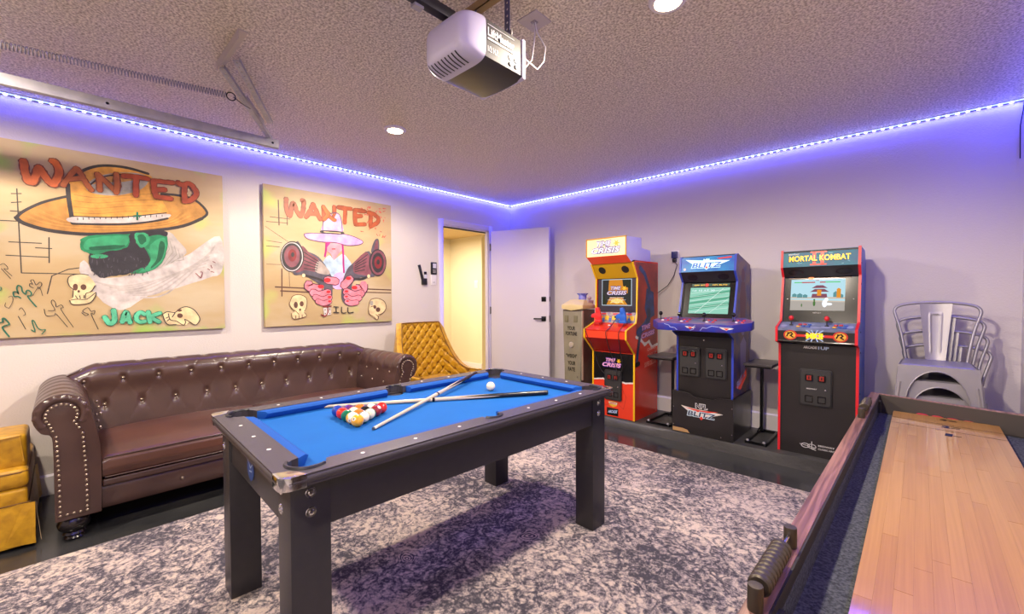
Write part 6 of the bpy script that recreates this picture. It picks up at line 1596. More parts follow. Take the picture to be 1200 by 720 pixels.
# deck controls
def deckz(p0, p1, y): return p0[1] + (p1[1] - p0[1]) * (y - p0[0]) / (p1[0] - p0[0])
Dz = lambda y: deckz((-.118, .972), (.03, 1.016), y)
for k, x0 in enumerate((-.155, .065)):
    joystick(c3, x0, -.05, Dz(-.05), cb['red'], .017)
    for i, (dx, dy, c) in enumerate(((.055, .012, 'red'), (.085, .018, 'red'), (.115, .012, 'blue'), (.05, -.03, 'yellow'), (.082, -.026, 'blue'), (.112, -.03, 'blue'))):
        xx = x0 + dx * (1 if k == 0 else .95)
        btn(c3, xx, -.05 + dy, Dz(-.05 + dy), cb[c], .0125)
t = MB()
Fd, ydd, Ld = planeF((-.118, .972), (.03, 1.016), -.0012)
for x, y_, rx_, ry_ in ((-.2, .06, .02, .02), (-.06, .1, .05, .02), (.06, .05, .03, .02), (.2, .07, .02, .03), (.0, .04, .04, .012)): blob(t, Fd, x, y_, rx_, ry_)
raw(t, 'deck_art', mat('deck_art_light', '9ba4bf', .35), c3)
# apron logos
Fa, yda, La = planeF((-.112, .872), (-.115, .972), .0)
t = MB(); pl(t, Fa, [(-.185, .04), (.185, .04), (.185, .058), (-.185, .058)], .0006)
for sx in (-1, 1): ring_ = [(sx * .15 + .04 * math.cos(a) * 1, .05 + .034 * math.sin(a)) for a in [k * pi / 12 for k in range(24)]]; t2 = [(0)]; ribbon(t, ring_ + [ring_[0]], .006, lambda a, b_: Fa(a, b_, .0008))
raw(t, 'apron_banner', mk_r, c3)
t = MB()
for sx in (-1, 1): t = MB(); blob(t, Fa, sx * .15, .05, .034, .029, 20, .001); raw(t, 'dragon_disc', MATS.get('disc_gold') or mat('disc_gold', 'd9a43a', .4), c3)
t = MB()
for sx in (-1, 1):
    ribbon(t, [(sx * .15 - .022, .04), (sx * .15 - .012, .062), (sx * .15 + .006, .068), (sx * .15 + .014, .056), (sx * .15 + .002, .046), (sx * .15 + .018, .034)], .009, lambda a, b_: Fa(a, b_, .0013)); ribbon(t, [(sx * .15 - .004, .066), (sx * .15 - .018, .066)], .006, lambda a, b_: Fa(a, b_, .0013))
raw(t, 'dragon_emblem', black_gloss, c3)
t = MB()
for a, b_ in (((-.05, .09), (.05, .014)), ((-.05, .014), (.05, .09)), ((-.055, .052), (.055, .052)), ((-.02, .095), (.02, .01)), ((.02, .095), (-.02, .01))): ribbon(t, [a, b_], .008, lambda a, b_: Fa(a, b_, .0012))
raw(t, 'lightning_burst', mat('burst_blue', '9ab6dc', .4), c3)
text('MKII', 'title_lettering', mk_y, c3, Fa(-.05, .028, .0018), XD, yda, .10, .042, .0002, .06)
Ff, ydf, Lf = planeF((0, 0), (0, .845), -.004)
text('ARCADE', 'maker_lettering', whitep, c3, Ff(-.085, .815, .0006), XD, ydf, .085, .02, .0002, .05)
text('1UP', 'maker_lettering', mat('logo_blue_white', 'b9cdf0', .4), c3, Ff(.008, .812, .0006), XD, ydf, .065, .024, .0002, .03)
text('MIDWAY', 'maker_lettering', whitep, c3, Ff(.015, .082, .0006), XD, ydf, .1, .013, .0002, .02)
text('CLASSIC ARCADE', 'maker_lettering', whitep, c3, Ff(.015, .058, .0006), XD, ydf, .13, .013, .0002, .02)
t = MB()
for cx in (-.065, -.025): ribbon(t, [(cx + .026 * math.cos(a), .074 + .016 * math.sin(a)) for a in [k * pi / 8 for k in range(17)]], .005, lambda a, b_: Ff(a, b_, .0006))
ribbon(t, [(-.025, .11), (-.025, .055), (.0, .05)], .005, lambda a, b_: Ff(a, b_, .0006)); ribbon(t, [(-.1, .08), (.0, .066)], .004, lambda a, b_: Ff(a, b_, .0006))
raw(t, 'maker_emblem', whitep, c3)
cdo = coin_door(c3, -.108, .098, .382, .662, -.002)
text('MIDWAY', 'maker_lettering', whitep, cdo, (-.06, -.0135, .51), XD, (0, 0, 1), .065, .009, .0005, .03)
# side board screws
t = MB()
for zz in (.2, .5, .8, .95, 1.1, 1.3, 1.45): t.lathe([(0, .003), (.006, .002), (.007, 0)], (H3, .08, zz), 8, 'x')
t.build('side_screws', dark_metal, c3)
# ===== second cabinet: four player football game with riser
m_blue = mat('molding_blue', '2b3fae', .35); side_art = mat('football_side_art', '3a2f6a', .4, var=('7a5a4a', 7, .12))
c2 = thing('arcade_cabinet', 'black four-joystick arcade cabinet with blue edges and a football game on a riser', 'arcade cabinet', (-1.322, 3.84, KZ))
H2 = .24
prof = [(0, 0), (0, .86), (-.10, .905), (-.10, .96), (.02, 1.015), (.115, 1.345), (.045, 1.43), (.07, 1.57), (.12, 1.575), (.47, 1.50), (.47, 0)]
for sx in (-1, 1):
    t = MB(); side_prism(t, prof, sx * H2 - (.016 if sx > 0 else 0), sx * H2 + (0 if sx > 0 else .016)); t.build('side_panel', side_art, c2)
    t = MB(); edge_strip(t, prof, 0, 8, sx * H2 - (.0165 if sx > 0 else -.0005), sx * H2 + (.0005 if sx > 0 else .0165)); t.build('edge_molding', m_blue, c2, smooth=True, angle=30)
xi = H2 - .016
slab(MB(), -xi, xi, (0, 0), (0, .86), .012, -.004).build('front_panel', body_blk, c2)
slab(MB(), -xi, xi, (0, .862), (-.10, .907), .01, -.001).build('deck_underside', body_blk, c2)
slab(MB(), -xi, xi, (.02, 1.01), (.115, 1.345), .02, -.02).build('screen_bezel', black_gloss, c2)
slab(MB(), -xi, xi, (.115, 1.34), (.045, 1.43), .01, -.004).build('speaker_panel', body_blk, c2)
MB().box(-xi, xi, .45, .465, 0, 1.49).build('back_panel', body_blk, c2)
slab(MB(), -xi, xi, (.12, 1.57), (.47, 1.497), .01, 0).build('top_panel', body_blk, c2)
for sx in (-1, 1):
    F, yd, L_ = planeF((.115, 1.34), (.045, 1.43), -.003); t = MB(); blob(t, F, sx * .13, .055, .045, .03, 18, .002); t.build('speaker_grille', black_gloss, c2)
slab(MB(), -xi, xi, (.045, 1.435), (.07, 1.568), .008, -.003).build('marquee', mat('marquee_blue', '14286a', .3, emit='2c5fba', es=.6, var=('1a7a8c', 9, .2)), c2)
F, yd, L_ = planeF((.045, 1.435), (.07, 1.568), -.002)
ice = mat('logo_ice', 'bfe9ee', .3, emit='bfe9ee', es=.5); blz = mat('logo_blue', '1f4fa8', .3, emit='2a62c8', es=.3)
def wing(t, F, cx, cz, s_, o):
    pl(t, F, [(cx - .19 * s_, cz + .045 * s_), (cx - .04 * s_, cz + .03 * s_), (cx + .04 * s_, cz + .03 * s_), (cx + .19 * s_, cz + .02 * s_), (cx + .1 * s_, cz - .015 * s_), (cx + .03 * s_, cz - .03 * s_), (cx, cz - .055 * s_), (cx - .03 * s_, cz - .03 * s_), (cx - .1 * s_, cz - .015 * s_)], o)
t = MB(); wing(t, F, 0, .07, 1.0, .0004); raw(t, 'logo_wings', ice, c2)
t = MB(); pl(t, F, [(-.02, .045), (.02, .045), (0, .02)], .0006); pl(t, F, [(.08, .115), (.2, .125), (.2, .112), (.1, .105)], .0006); raw(t, 'logo_point', mk_r, c2)
text('BLITZ', 'title_shadow', ice, c2, F(-.135, .03, .0008), XD, yd, .27, .055, .0002, .07, shear=.2)
text('BLITZ', 'title_lettering', blz, c2, F(-.128, .034, .0012), XD, yd, .256, .045, .0002, .02, shear=.2)
text('NFL', 'small_lettering', ice, c2, F(-.03, .094, .0008), XD, yd, .06, .02, .0002, .04)
t = MB(); blob(t, F, -.19, .025, .012, .012, 14, .0006); raw(t, 'marquee_badge', whitep, c2)
F, yd, L_ = planeF((.02, 1.01), (.115, 1.345), -.02)
t = MB(); pl(t, F, [(-.16, .06), (.175, .06), (.175, .30), (-.16, .30)], .0008); raw(t, 'screen', scol('turf', '9adcc4', 1.0), c2)
t = MB()
for k in range(4): pl(t, F, [(-.16, .09 + k * .05), (.175, .14 + k * .055), (.175, .165 + k * .055 if k < 3 else .30), (-.16, .112 + k * .05)], .001) if k < 3 else None
raw(t, 'screen_stripe', scol('turf_dark', '5fb292', 1.0), c2)
t = MB()
for k in range(6): ribbon(t, [(-.155, .07 + k * .035), (.17, .115 + k * .034)], .003, lambda a, b_: F(a, b_, .0013), joints=False)
ribbon(t, [(-.1, .065), (.12, .29)], .004, lambda a, b_: F(a, b_, .0013)); ribbon(t, [(.02, .065), (.17, .2)], .003, lambda a, b_: F(a, b_, .0013))
raw(t, 'screen_lines', scol('chalk', 'e4f6ee', 1.1), c2)
text('1st 10 AT 20', 'screen_text', scol('white', 'eef6ff', 1.3), c2, F(-.14, .265, .0014), XD, yd, .19, .016)
t = MB(); pl(t, F, [(-.15, .31), (.17, .315), (.17, .337), (-.15, .337)], .0008); raw(t, 'bezel_art', mat('bezel_green', '24483a', .4), c2)
t = MB(); blob(t, F, -.02, .324, .016, .016, 14, .001); raw(t, 'bezel_badge', mk_r, c2)
text('MIDWAY   BLITZ', 'bezel_lettering', mk_y, c2, F(-.13, .318, .0012), XD, yd, .09, .01); text('NFL BLITZ', 'bezel_lettering', mk_y, c2, F(.03, .318, .0012), XD, yd, .12, .01)
# wide control deck
DKx = -.0
deck = [(-.305, -.265), (.305, -.265), (.405, -.13), (.405, -.05), (.30, .10), (-.30, .10), (-.405, -.05), (-.405, -.13)]
dk = MB(); dk.prism(deck, 'z', 0, .062); dk.M = None
for i, v in enumerate(dk.v): dk.v[i] = Vector((v.x, v.y, v.z + .925 + (v.y + .265) * .12))
deck_side = mat('deck_blue_art', '1d2f9a', .35, var=('3a2a7a', 14, .15))
dko = dk.build('control_deck', deck_side, c2, bevel=.003)
dt = MB().prism([(x * .985, y * .97 - .003) for x, y in deck], 'z', 0, .0015)
for i, v in enumerate(dt.v): dt.v[i] = Vector((v.x, v.y, v.z + .987 + (v.y + .265) * .12))
dt.build('deck_overlay', mat('deck_overlay', '46508a', .35, var=('9a5a7a', 12, .18)), c2)
zz_ = lambda y: .9885 + (y + .265) * .12
for k, x0 in enumerate((-.345, -.165, .045, .265)):
    yy = -.10 if k in (0, 3) else -.13
    joystick(c2, x0, yy, zz_(yy), black_gloss, .0165)
    for dx, dy, c in ((.04, -.05, 'white'), (.062, -.02, 'blue'), (.085, -.045, 'red'), (.03, .035, 'red'), (.075, .045, 'red')):
        xx = x0 + dx if k < 3 else x0 + dx * .9
        if abs(xx) < .38: btn(c2, xx, yy + dy, zz_(yy + dy), cb[c], .0125)
Fk = lambda a, b_, o=0: (a, -.2655 - o, .925 + b_)
bolt = mat('bolt_pale', 'a9b6e8', .35)
t = MB()
ribbon(t, [(-.24, .055), (-.2, .045), (-.19, .03), (-.15, .025), (-.13, .008)], .004, lambda a, b_: Fk(a, b_, .001)); ribbon(t, [(.06, .01), (.08, .035), (.11, .03), (.15, .05), (.2, .045)], .004, lambda a, b_: Fk(a, b_, .001)); ribbon(t, [(.02, .05), (.0, .035), (.01, .02), (-.02, .008)], .003, lambda a, b_: Fk(a, b_, .001))
raw(t, 'lightning_art', bolt, c2)['kind'] = 'stuff'
for cx in (-.02, .26):
    t = MB(); wing(t, Fk, cx, .032, .24 if cx < 0 else .3, .0012); raw(t, 'deck_logo', whitep, c2)
    t = MB(); pl(t, Fk, [(cx - .02, .036), (cx + .02, .036), (cx, .018)], .0016); raw(t, 'deck_logo_point', mk_r, c2)
for a, b_ in ((-.215, -.03), (.01, .19)): coin_door(c2, a, b_, .50, .765, -.002)
MB().lathe([(0, -.004), (.006, -.003), (.007, 0)], (-.0, -.0, .83), 10, 'y').build('front_screw', chrome, c2)
# side figure artwork (plain)
t = MB(); Fs = lambda a, b_, o=0: (H2 + .0006 + o, a, b_)
figc = mat('side_art_maroon', '6a3040', .45); figb = mat('side_art_pale', '9c8aa8', .45)
pl(t, Fs, [(.18, 1.0), (.32, 1.0), (.34, 1.2), (.30, 1.34), (.2, 1.34), (.16, 1.2)]); blob(t, Fs, .25, 1.40, .05, .06); raw(t, 'side_figure', figc, c2)
t = MB(); pl(t, Fs, [(.2, .5), (.34, .5), (.36, .8), (.28, .86), (.18, .8)], .0); blob(t, Fs, .26, .92, .05, .05); raw(t, 'side_figure', figb, c2)
t = MB(); pl(t, Fs, [(.06, .44), (.36, .56), (.38, .50), (.2, .4)], .0006); raw(t, 'side_logo_wing', mk_r, c2)
text('BLITZ', 'side_lettering', bolt, c2, Fs(.1, .42, .001), (0, .93, .36), (0, -.2, .98), .25, .06, .0002, .05)
text('NFL', 'side_lettering', whitep, c2, Fs(.1, .27, .001), (0, 1, 0), (0, 0, 1), .06, .03, .0002, .05)
# riser
RZ = .36
rs = MB()
nt_ = [(-.256, 0), (.256, 0), (.256, RZ - .005), (.13, RZ - .012), (.09, RZ - .035), (-.06, RZ - .03), (-.11, RZ - .004), (-.18, RZ + .006), (-.256, RZ + .006)]
rs.prism(nt_, 'y', -.052, -.036); rs.build('riser_front', body_blk, c2)
for sx in (-1, 1): MB().prism([(-.036, 0), (.47, 0), (.47, RZ + .0), (-.036, RZ + .0)], 'x', sx * .256 - (.012 if sx > 0 else 0), sx * .256 + (0 if sx > 0 else .012)).build('riser_side', body_blk, c2)
Fr = lambda a, b_, o=0: (a, -.0525 - o, b_)
t = MB(); wing(t, Fr, .0, .20, .93, .0004); raw(t, 'riser_logo_wings', mat('wing_cream', 'd6cbc0', .4), c2)
t = MB(); pl(t, Fr, [(-.14, .232), (0, .222), (.14, .232), (.03, .205), (0, .213), (-.03, .205)], .0007); pl(t, Fr, [(-.03, .168), (.03, .168), (0, .138)], .0007); raw(t, 'riser_logo_red', mk_r, c2)
text('NFL', 'riser_shadow', whitep, c2, Fr(-.052, .236, .0009), XD, (0, 0, 1), .104, .046, .0002, .07)
text('NFL', 'riser_lettering', mat('navy_print', '1b2440', .4), c2, Fr(-.046, .242, .0012), XD, (0, 0, 1), .092, .034, .0002, .02)
text('BLITZ', 'riser_shadow', mat('ice_print', 'c2d6e2', .4), c2, Fr(-.125, .158, .0009), XD, (0, 0, 1), .25, .054, .0002, .07, shear=.15)
text('BLITZ', 'riser_lettering', MATS['navy_print'], c2, Fr(-.118, .164, .0012), XD, (0, 0, 1), .236, .042, .0002, .015, shear=.15)
t = MB()
for x, z in ((-.245, .22), (-.245, .06), (.245, .28), (.245, .06), (.16, .02)): t.lathe([(0, -.003), (.005, -.002), (.006, 0)], (x, -.052, z), 8, 'y')
t.build('riser_screws', chrome, c2)
MB().prism([(-.25, .005), (-.10, .005), (-.12, .03), (-.16, .038), (-.25, .038)], 'y', -.0532, -.0522).build('worn_corner', mat('bare_board', 'b08a5a', .7), c2)
# ===== first cabinet: red and yellow light gun game
m_yel = mat('molding_yellow', 'e3b416', .35); cab_red = mat('cabinet_red', 'cc2a18', .22, coat=.4, var=('d8331c', 3, .3)); cab_dred = mat('cabinet_deep_red', 'a31a1a', .25)
c1 = thing('arcade_cabinet', 'red arcade cabinet with yellow edges and two light guns, left of the other cabinets', 'arcade cabinet', (-2.192, 3.80, KZ))
H1 = .24
prof = [(0, 0), (0, .655), (-.165, .805), (-.165, .89), (.03, .955), (.055, 1.06), (.06, 1.40), (-.035, 1.545), (.02, 1.565), (.50, 1.575), (.50, 0)]
for sx in (-1, 1):
    t = MB(); side_prism(t, prof, sx * H1 - (.016 if sx > 0 else 0), sx * H1 + (0 if sx > 0 else .016)); t.build('side_panel', cab_red, c1)
    t = MB(); edge_strip(t, prof, 0, 7, sx * H1 - (.0165 if sx > 0 else -.0005), sx * H1 + (.0005 if sx > 0 else .0165), .005); t.build('edge_molding', m_yel, c1, smooth=True, angle=30)
xi = H1 - .016
slab(MB(), -xi, xi, (0, 0), (0, .655), .012, -.004).build('front_panel', mat('front_orange_red', 'd93a1e', .3), c1)
F, yd, L_ = planeF((0, 0), (0, .655), -.0035)
t = MB(); pl(t, F, [(-xi, .36), (-.12, .375), (-.05, .36), (.05, .372), (.14, .358), (xi, .37), (xi, .65), (-xi, .65)], .0006); raw(t, 'front_black_art', black_gloss, c1)
t = MB(); ribbon(t, [(-xi, .36), (-.12, .375), (-.05, .36), (.05, .372), (.14, .358), (xi, .37)], .014, lambda a, b_: F(a, b_, .0009), jitter=.3); raw(t, 'torn_edge', mat('torn_white', 'd8d0ce', .5), c1)
slab(MB(), -xi, xi, (-.160, .805), (-.160, .888), .012, -.001).build('control_apron', mat('apron_orange', 'd83f22', .3), c1)
slab(MB(), -xi, xi, (0, .657), (-.162, .805), .01, -.002).build('deck_underside', cab_dred, c1)
slab(MB(), -xi, xi, (-.163, .888), (.03, .952), .02, -.001).build('control_deck', cab_red, c1)
slab(MB(), -xi, xi, (.03, .952), (.056, 1.06), .01, -.012).build('instruction_panel', mat('panel_cream', 'b9a98a', .4, var=('5a4a8a', 16, .1)), c1)
slab(MB(), -xi, xi, (.056, 1.06), (.06, 1.40), .02, -.02).build('screen_bezel', mat('bezel_charcoal', '2f2d3a', .3), c1)
slab(MB(), -xi, xi, (.06, 1.40), (-.035, 1.545), .01, -.004).build('speaker_panel', mat('panel_yellow', 'b98f10', .4), c1)
for sx in (-1, 1):
    F, yd, L_ = planeF((.06, 1.40), (-.035, 1.545), -.003); t = MB()
    for rr_ in range(3): ribbon(t, [(sx * .13 + (.036 - rr_ * .011) * math.cos(a), .10 + (.036 - rr_ * .011) * math.sin(a)) for a in [k * pi / 10 for k in range(21)]], .008, lambda a, b_: F(a, b_, .0012), joints=False)
    blob(t, F, sx * .13, .10, .036, .036, 18, .0008); t.build('speaker_grille', black_plastic, c1)
    t = MB()
MB().box(-xi, xi, .48, .495, 0, 1.57).box(-xi, xi, .02, .48, 1.555, 1.568).build('back_panel', body_blk, c1)
# topper with marquee
tp = MB(); tprof = [(-.14, 1.615), (-.14, 1.79), (.16, 1.80), (.17, 1.70), (.36, 1.69), (.37, 1.572), (.0, 1.572), (-.04, 1.55)]
W1 = .222
tp.prism(tprof, 'x', -W1, W1); tpo = tp.build('topper', mat('topper_lilac_white', 'c4c0dc', .4), c1, bevel=.003)
slab(MB(), -W1 + .008, W1 - .008, (-.14, 1.615), (-.14, 1.785), .004, .003).build('marquee', mat('marquee_cream', 'f2eaa0', .3, emit='f4eeb0', es=.28), c1)
t = MB(); edge_strip(t, [(-.14, 1.612), (-.14, 1.79)], 0, 1, -W1 - .002, -W1 + .01, .008); edge_strip(t, [(-.14, 1.612), (-.14, 1.79)], 0, 1, W1 - .01, W1 + .002, .008); t.box(-W1, W1, -.148, -.135, 1.783, 1.795); t.build('marquee_frame', mat('frame_gold', 'c9901a', .35), c1)
slab(MB(), -W1 + .002, W1 - .002, (-.042, 1.55), (-.14, 1.613), .004, .003).build('marquee_lip', mat('lip_red', 'd04022', .35, emit='e04a22', es=.25), c1)
F, yd, L_ = planeF((-.14, 1.615), (-.14, 1.785), .004)
pur = mat('logo_purple', '5a3aa0', .35); pale = mat('logo_pale', 'e8ecf8', .35); yel2 = mat('logo_gold', 'e8b820', .35)
def crisis(parent, F, x0, z0, w_, h_, o, yd_, c_hi, c_sh, star=True):
    text('TIME', 'title_shadow', c_sh, parent, F(x0 + w_ * .18, z0 + h_ * .52, o), XD, yd_, w_ * .52, h_ * .44, .0002, .09, shear=.25)
    text('TIME', 'title_lettering', c_hi, parent, F(x0 + w_ * .19, z0 + h_ * .57, o + .0004), XD, yd_, w_ * .5, h_ * .34, .0002, .03, shear=.25)
    text('CRISIS', 'title_shadow', c_sh, parent, F(x0, z0, o + .0002), XD, yd_, w_, h_ * .5, .0002, .09, shear=.25)
    text('CRISIS', 'title_lettering', c_hi, parent, F(x0 + w_ * .012, z0 + h_ * .05, o + .0006), XD, yd_, w_ * .97, h_ * .4, .0002, .03, shear=.25)
    if star:
        t = MB(); cx, cz = x0 + w_ * .86, z0 + h_ * .7; r_ = h_ * .3
        pl(t, F, [(cx + (r_ if k % 2 == 0 else r_ * .35) * math.cos(k * pi / 6), cz + (r_ if k % 2 == 0 else r_ * .35) * math.sin(k * pi / 6)) for k in range(12)], o + .0003); raw(t, 'logo_star', yel2, parent)
crisis(c1, F, -.165, .022, .33, .135, .0006, yd, pale, pur)
F, yd, L_ = planeF((0, 0), (0, .655), -.0035)
crisis(c1, F, -.125, .50, .22, .1, .0012, yd, mat('logo_pink', 'e6a8c8', .35), pur)
coin_door(c1, -.092, .102, .17, .475, -.003)
t = MB(); pl(t, F, [(-.055, .15), (-.02, .155), (.02, .155), (.052, .15), (.04, .115), (0, .098), (-.042, .115)], .0008); raw(t, 'badge', mat('badge_gold', 'd9a62a', .4), c1)
t = MB(); pl(t, F, [(-.05, .148), (.047, .148), (.04, .128), (-.043, .128)], .0012); raw(t, 'badge_white', whitep, c1)
text('namco', 'badge_lettering', mk_r, c1, F(-.035, .131, .0016), XD, yd, .07, .014, .0002, .03)
t = MB(); pl(t, F, [(-.07, .012), (.06, .012), (.06, .088), (-.07, .088)], .0008); raw(t, 'plate_black', black_gloss, c1)
text('ARCADE', 'plate_lettering', MATS['logo_blue_white'], c1, F(-.058, .03, .0012), (1, 0, .12), yd, .108, .03, .0002, .03, shear=.3)
# screen
F, yd, L_ = planeF((.056, 1.06), (.06, 1.40), -.02)
t = MB(); pl(t, F, [(-.175, .065), (.165, .065), (.165, .335), (-.175, .335)], .0008); raw(t, 'screen_border', scol('pale_border', 'cfe0f0', .9), c1)
t = MB(); pl(t, F, [(-.168, .072), (.158, .072), (.158, .328), (-.168, .328)], .0012); raw(t, 'screen', scol('dusk', '3a3a38', .8), c1)
t = MB(); pl(t, F, [(-.10, .19), (.12, .19), (.13, .328), (-.09, .328)], .0015); pl(t, F, [(-.12, .075), (.12, .072), (.06, .15), (-.08, .15)], .0015); raw(t, 'screen_sunset', scol('sunset', 'e0902a', 1.0), c1)
t = MB(); pl(t, F, [(-.08, .085), (-.04, .1), (0, .082), (.05, .1), (.08, .08), (.06, .125), (0, .14), (-.06, .125)], .0018); raw(t, 'screen_fire', scol('fire', 'f8d060', 1.2), c1)
t = MB(); pl(t, F, [(.07, .26), (.15, .24), (.158, .328), (.06, .328)], .0018); pl(t, F, [(-.168, .072), (-.12, .072), (-.14, .16), (-.168, .2)], .0018); raw(t, 'screen_foliage', scol('foliage', '39402a', .6), c1)
crisis(c1, F, -.115, .17, .23, .1, .002, yd, scol('violet_white', 'f0d8e8', 1.1), scol('violet', '4a2a8a', .7))
for k, wd_ in enumerate((.16, .2, .12)): text('PRESS START' if k < 2 else 'CREDIT 0', 'screen_text', scol('white', 'eef6ff', 1.3), c1, F(-wd_ / 2, .14 - k * .022, .0022), XD, yd, wd_, .009)
# instruction art
F, yd, L_ = planeF((.03, .952), (.056, 1.06), -.011)
t = MB(); 
for x in (-.15, .0, .14): pl(t, F, [(x - .035, .085), (x + .035, .085), (x + .035, .1), (x - .035, .1)], .0008)
raw(t, 'instruction_title', mk_r, c1)['kind'] = 'stuff'
t = MB()
for x in (-.17, -.1, -.02, .06, .12, .18): pl(t, F, [(x - .022, .03), (x + .022, .03), (x + .022, .072), (x - .022, .072)], .0008)
raw(t, 'instruction_block', yel2, c1)['kind'] = 'stuff'
t = MB()
for x in (-.14, -.06, .02, .15): pl(t, F, [(x - .015, .01), (x + .015, .01), (x + .015, .05), (x - .015, .05)], .0011)
raw(t, 'instruction_block', mat('instr_blue', '3a62a8', .4), c1)['kind'] = 'stuff'
MB().lathe([(0, .012), (.01, .01), (.012, 0)], (-.01, -.055, .925), 12).build('start_button', cb['white'], c1, smooth=True)
for x in (-.155, .12):
    MB().box(x - .03, x + .035, -.06, .015, .92, .955).build('gun_holster', cab_dred, c1, bevel=.006)
# side art (plain figure-free sweep of colours)
Fs = lambda a, b_, o=0: (H1 + .0006 + o, a, b_)
t = MB(); pl(t, Fs, [(.04, .95), (.06, 1.42), (.0, 1.55), (.49, 1.56), (.49, .72), (.36, .70), (.30, .76), (.2, .74), (.1, .80), (.02, .82), (.02, .92)]); raw(t, 'side_dark_art', mat('side_dark_maroon', '7a2420', .35, var=('b03a24', 4, .12)), c1)
t = MB(); ribbon(t, [(.02, .82), (.1, .80), (.2, .735), (.3, .76), (.36, .695), (.49, .715)], .03, lambda a, b_: Fs(a, b_, .0004), jitter=.35); raw(t, 'side_torn_edge', MATS['torn_white'], c1)
blu = mat('side_blue', '2a4a78', .4, var=('16283c', 12, .15))
t = MB(); ribbon(t, [(.10, 1.50), (.2, 1.44), (.3, 1.3), (.33, 1.12)], .05, lambda a, b_: Fs(a, b_, .0008)); pl(t, Fs, [(.24, 1.3), (.40, 1.26), (.42, 1.02), (.26, .98), (.2, 1.1)], .001); ribbon(t, [(.3, 1.0), (.2, .92), (.06, .86)], .08, lambda a, b_: Fs(a, b_, .0008)); ribbon(t, [(.12, .9), (.06, .7), (.03, .56)], .05, lambda a, b_: Fs(a, b_, .0012)); raw(t, 'side_blue_sweep', blu, c1)
t = MB(); ribbon(t, [(.02, .55), (.08, .555)], .05, lambda a, b_: Fs(a, b_, .0014)); raw(t, 'side_dark_patch', black_gloss, c1)
def sideF(x, s_, o=0): return Fs(x, s_, o)
YD = (0, 0, 1)
for s_, sc_, z_ in (('TIME', .2, .87), ('CRISIS', .3, .79)):
    text(s_, 'side_shadow', pur, c1, Fs(.12, z_, .0016), (0, 1, .12), (0, .2, 1), sc_, .06, .0002, .09)
    text(s_, 'side_lettering', MATS['logo_pink'], c1, Fs(.125, z_ + .006, .002), (0, 1, .12), (0, .2, 1), sc_ * .96, .048, .0002, .03)
text('ARCADE 1UP', 'side_small_lettering', mat('faint_red_white', 'dc8a7c', .4), c1, Fs(.26, .60, .0008), (0, 1, .1), YD, .2, .03, .0002, .03)
text('SUPER DELUXE', 'side_small_lettering', MATS['faint_red_white'], c1, Fs(.20, .50, .0008), (0, 1, .1), YD, .26, .05, .0002, .03)
text('CABINET', 'side_small_lettering', MATS['faint_red_white'], c1, Fs(.26, .66, .0008), (0, 1, .1), YD, .2, .03, .0002, .03)
# front cover line
t = MB(); ribbon(t, [(-.08, .3), (-.14, .22), (-.1, .1), (.03, .16), (.12, .1), (.15, .22), (.08, .34)], .0016, lambda a, b_: (a, -.0048, b_), joints=False); raw(t, 'front_line', black_plastic, c1)
# ------------------------------------------------------------------ light guns
def gun(label, m, x, y, z, lean):
    g_ = thing('light_gun', label, 'toy gun', (x, y, z)); g_.rotation_euler = (0, 0, lean)
    # resting muzzle down in its holster, grip rising behind and to the left
    body = [(-.028, .0), (.03, .0), (.034, .05), (.026, .085), (.012, .13), (-.03, .128), (-.026, .085), (-.066, .072), (-.072, .035), (-.03, .03)]
    MB().prism(body, 'y', -.016, .016).build('gun_body', m, g_, bevel=.005)
    MB().prism([(-.024, .085), (.018, .085), (.004, .142), (-.024, .138)], 'y', -.02, .02).build('slide', m, g_, bevel=.004)
    MB().lathe([(0, 0), (.012, 0), (.012, .03), (0, .03)], (-.085, 0, .048), 12, 'x').build('muzzle', black_plastic, g_)
    MB().tube([(-.03, 0, .03), (-.045, 0, .01), (-.03, 0, -.004)], .004, 6).build('trigger_guard', m, g_, smooth=True)
    MB().box(-.034, .038, -.022, .022, -.012, .012).build('rest_foot', m, g_, bevel=.004)
    return g_
gun_blue = mat('gun_blue', '1f5fc4', .35); gun_red = mat('gun_red', 'd21f22', .35)
gun('red plastic light gun on the left of the red cabinet deck', gun_red, -2.192 - .155, 3.80 - .025, KZ + .967, .25)
gun('blue plastic light gun on the right of the red cabinet deck', gun_blue, -2.192 + .125, 3.80 - .025, KZ + .967, .1)
def cord(label, pts): tag(MB().tube(profile3(pts), .0035, 6).build('gun_cord', black_plastic, None, smooth=True), label, 'cord')
def profile3(pts, n=8):
    P = [Vector(p) for p in pts]; Q = [P[0]] + P + [P[-1]]; out = []
    for k in range(len(P) - 1):
        a, b_, c, d_ = Q[k], Q[k + 1], Q[k + 2], Q[k + 3]
        for i in range(n):
            t = i / n; out.append(.5 * ((2 * b_) + (-a + c) * t + (2 * a - 5 * b_ + 4 * c - d_) * t * t + (-a + 3 * b_ - 3 * c + d_) * t ** 3))
    out.append(P[-1]); return out
cord('thin black cord from the red light gun down the cabinet front', [(-2.40, 3.77, 1.09), (-2.43, 3.66, 1.03), (-2.40, 3.625, .95), (-2.36, 3.70, .78), (-2.34, 3.775, .6), (-2.27, 3.78, .52), (-2.2, 3.78, .5)])
cord('thin black cord from the blue light gun down to the coin door', [(-2.05, 3.77, 1.05), (-2.0, 3.66, 1.03), (-2.03, 3.622, .95), (-2.05, 3.69, .78), (-2.07, 3.775, .62), (-2.12, 3.78, .5), (-2.2, 3.775, .46)])
cord('thin black cord hanging over the middle of the red control deck', [(-2.13, 3.76, 1.09), (-2.15, 3.66, 1.0), (-2.17, 3.622, .95), (-2.17, 3.69, .79), (-2.17, 3.78, .66), (-2.14, 3.78, .56), (-2.15, 3.77, .48)])
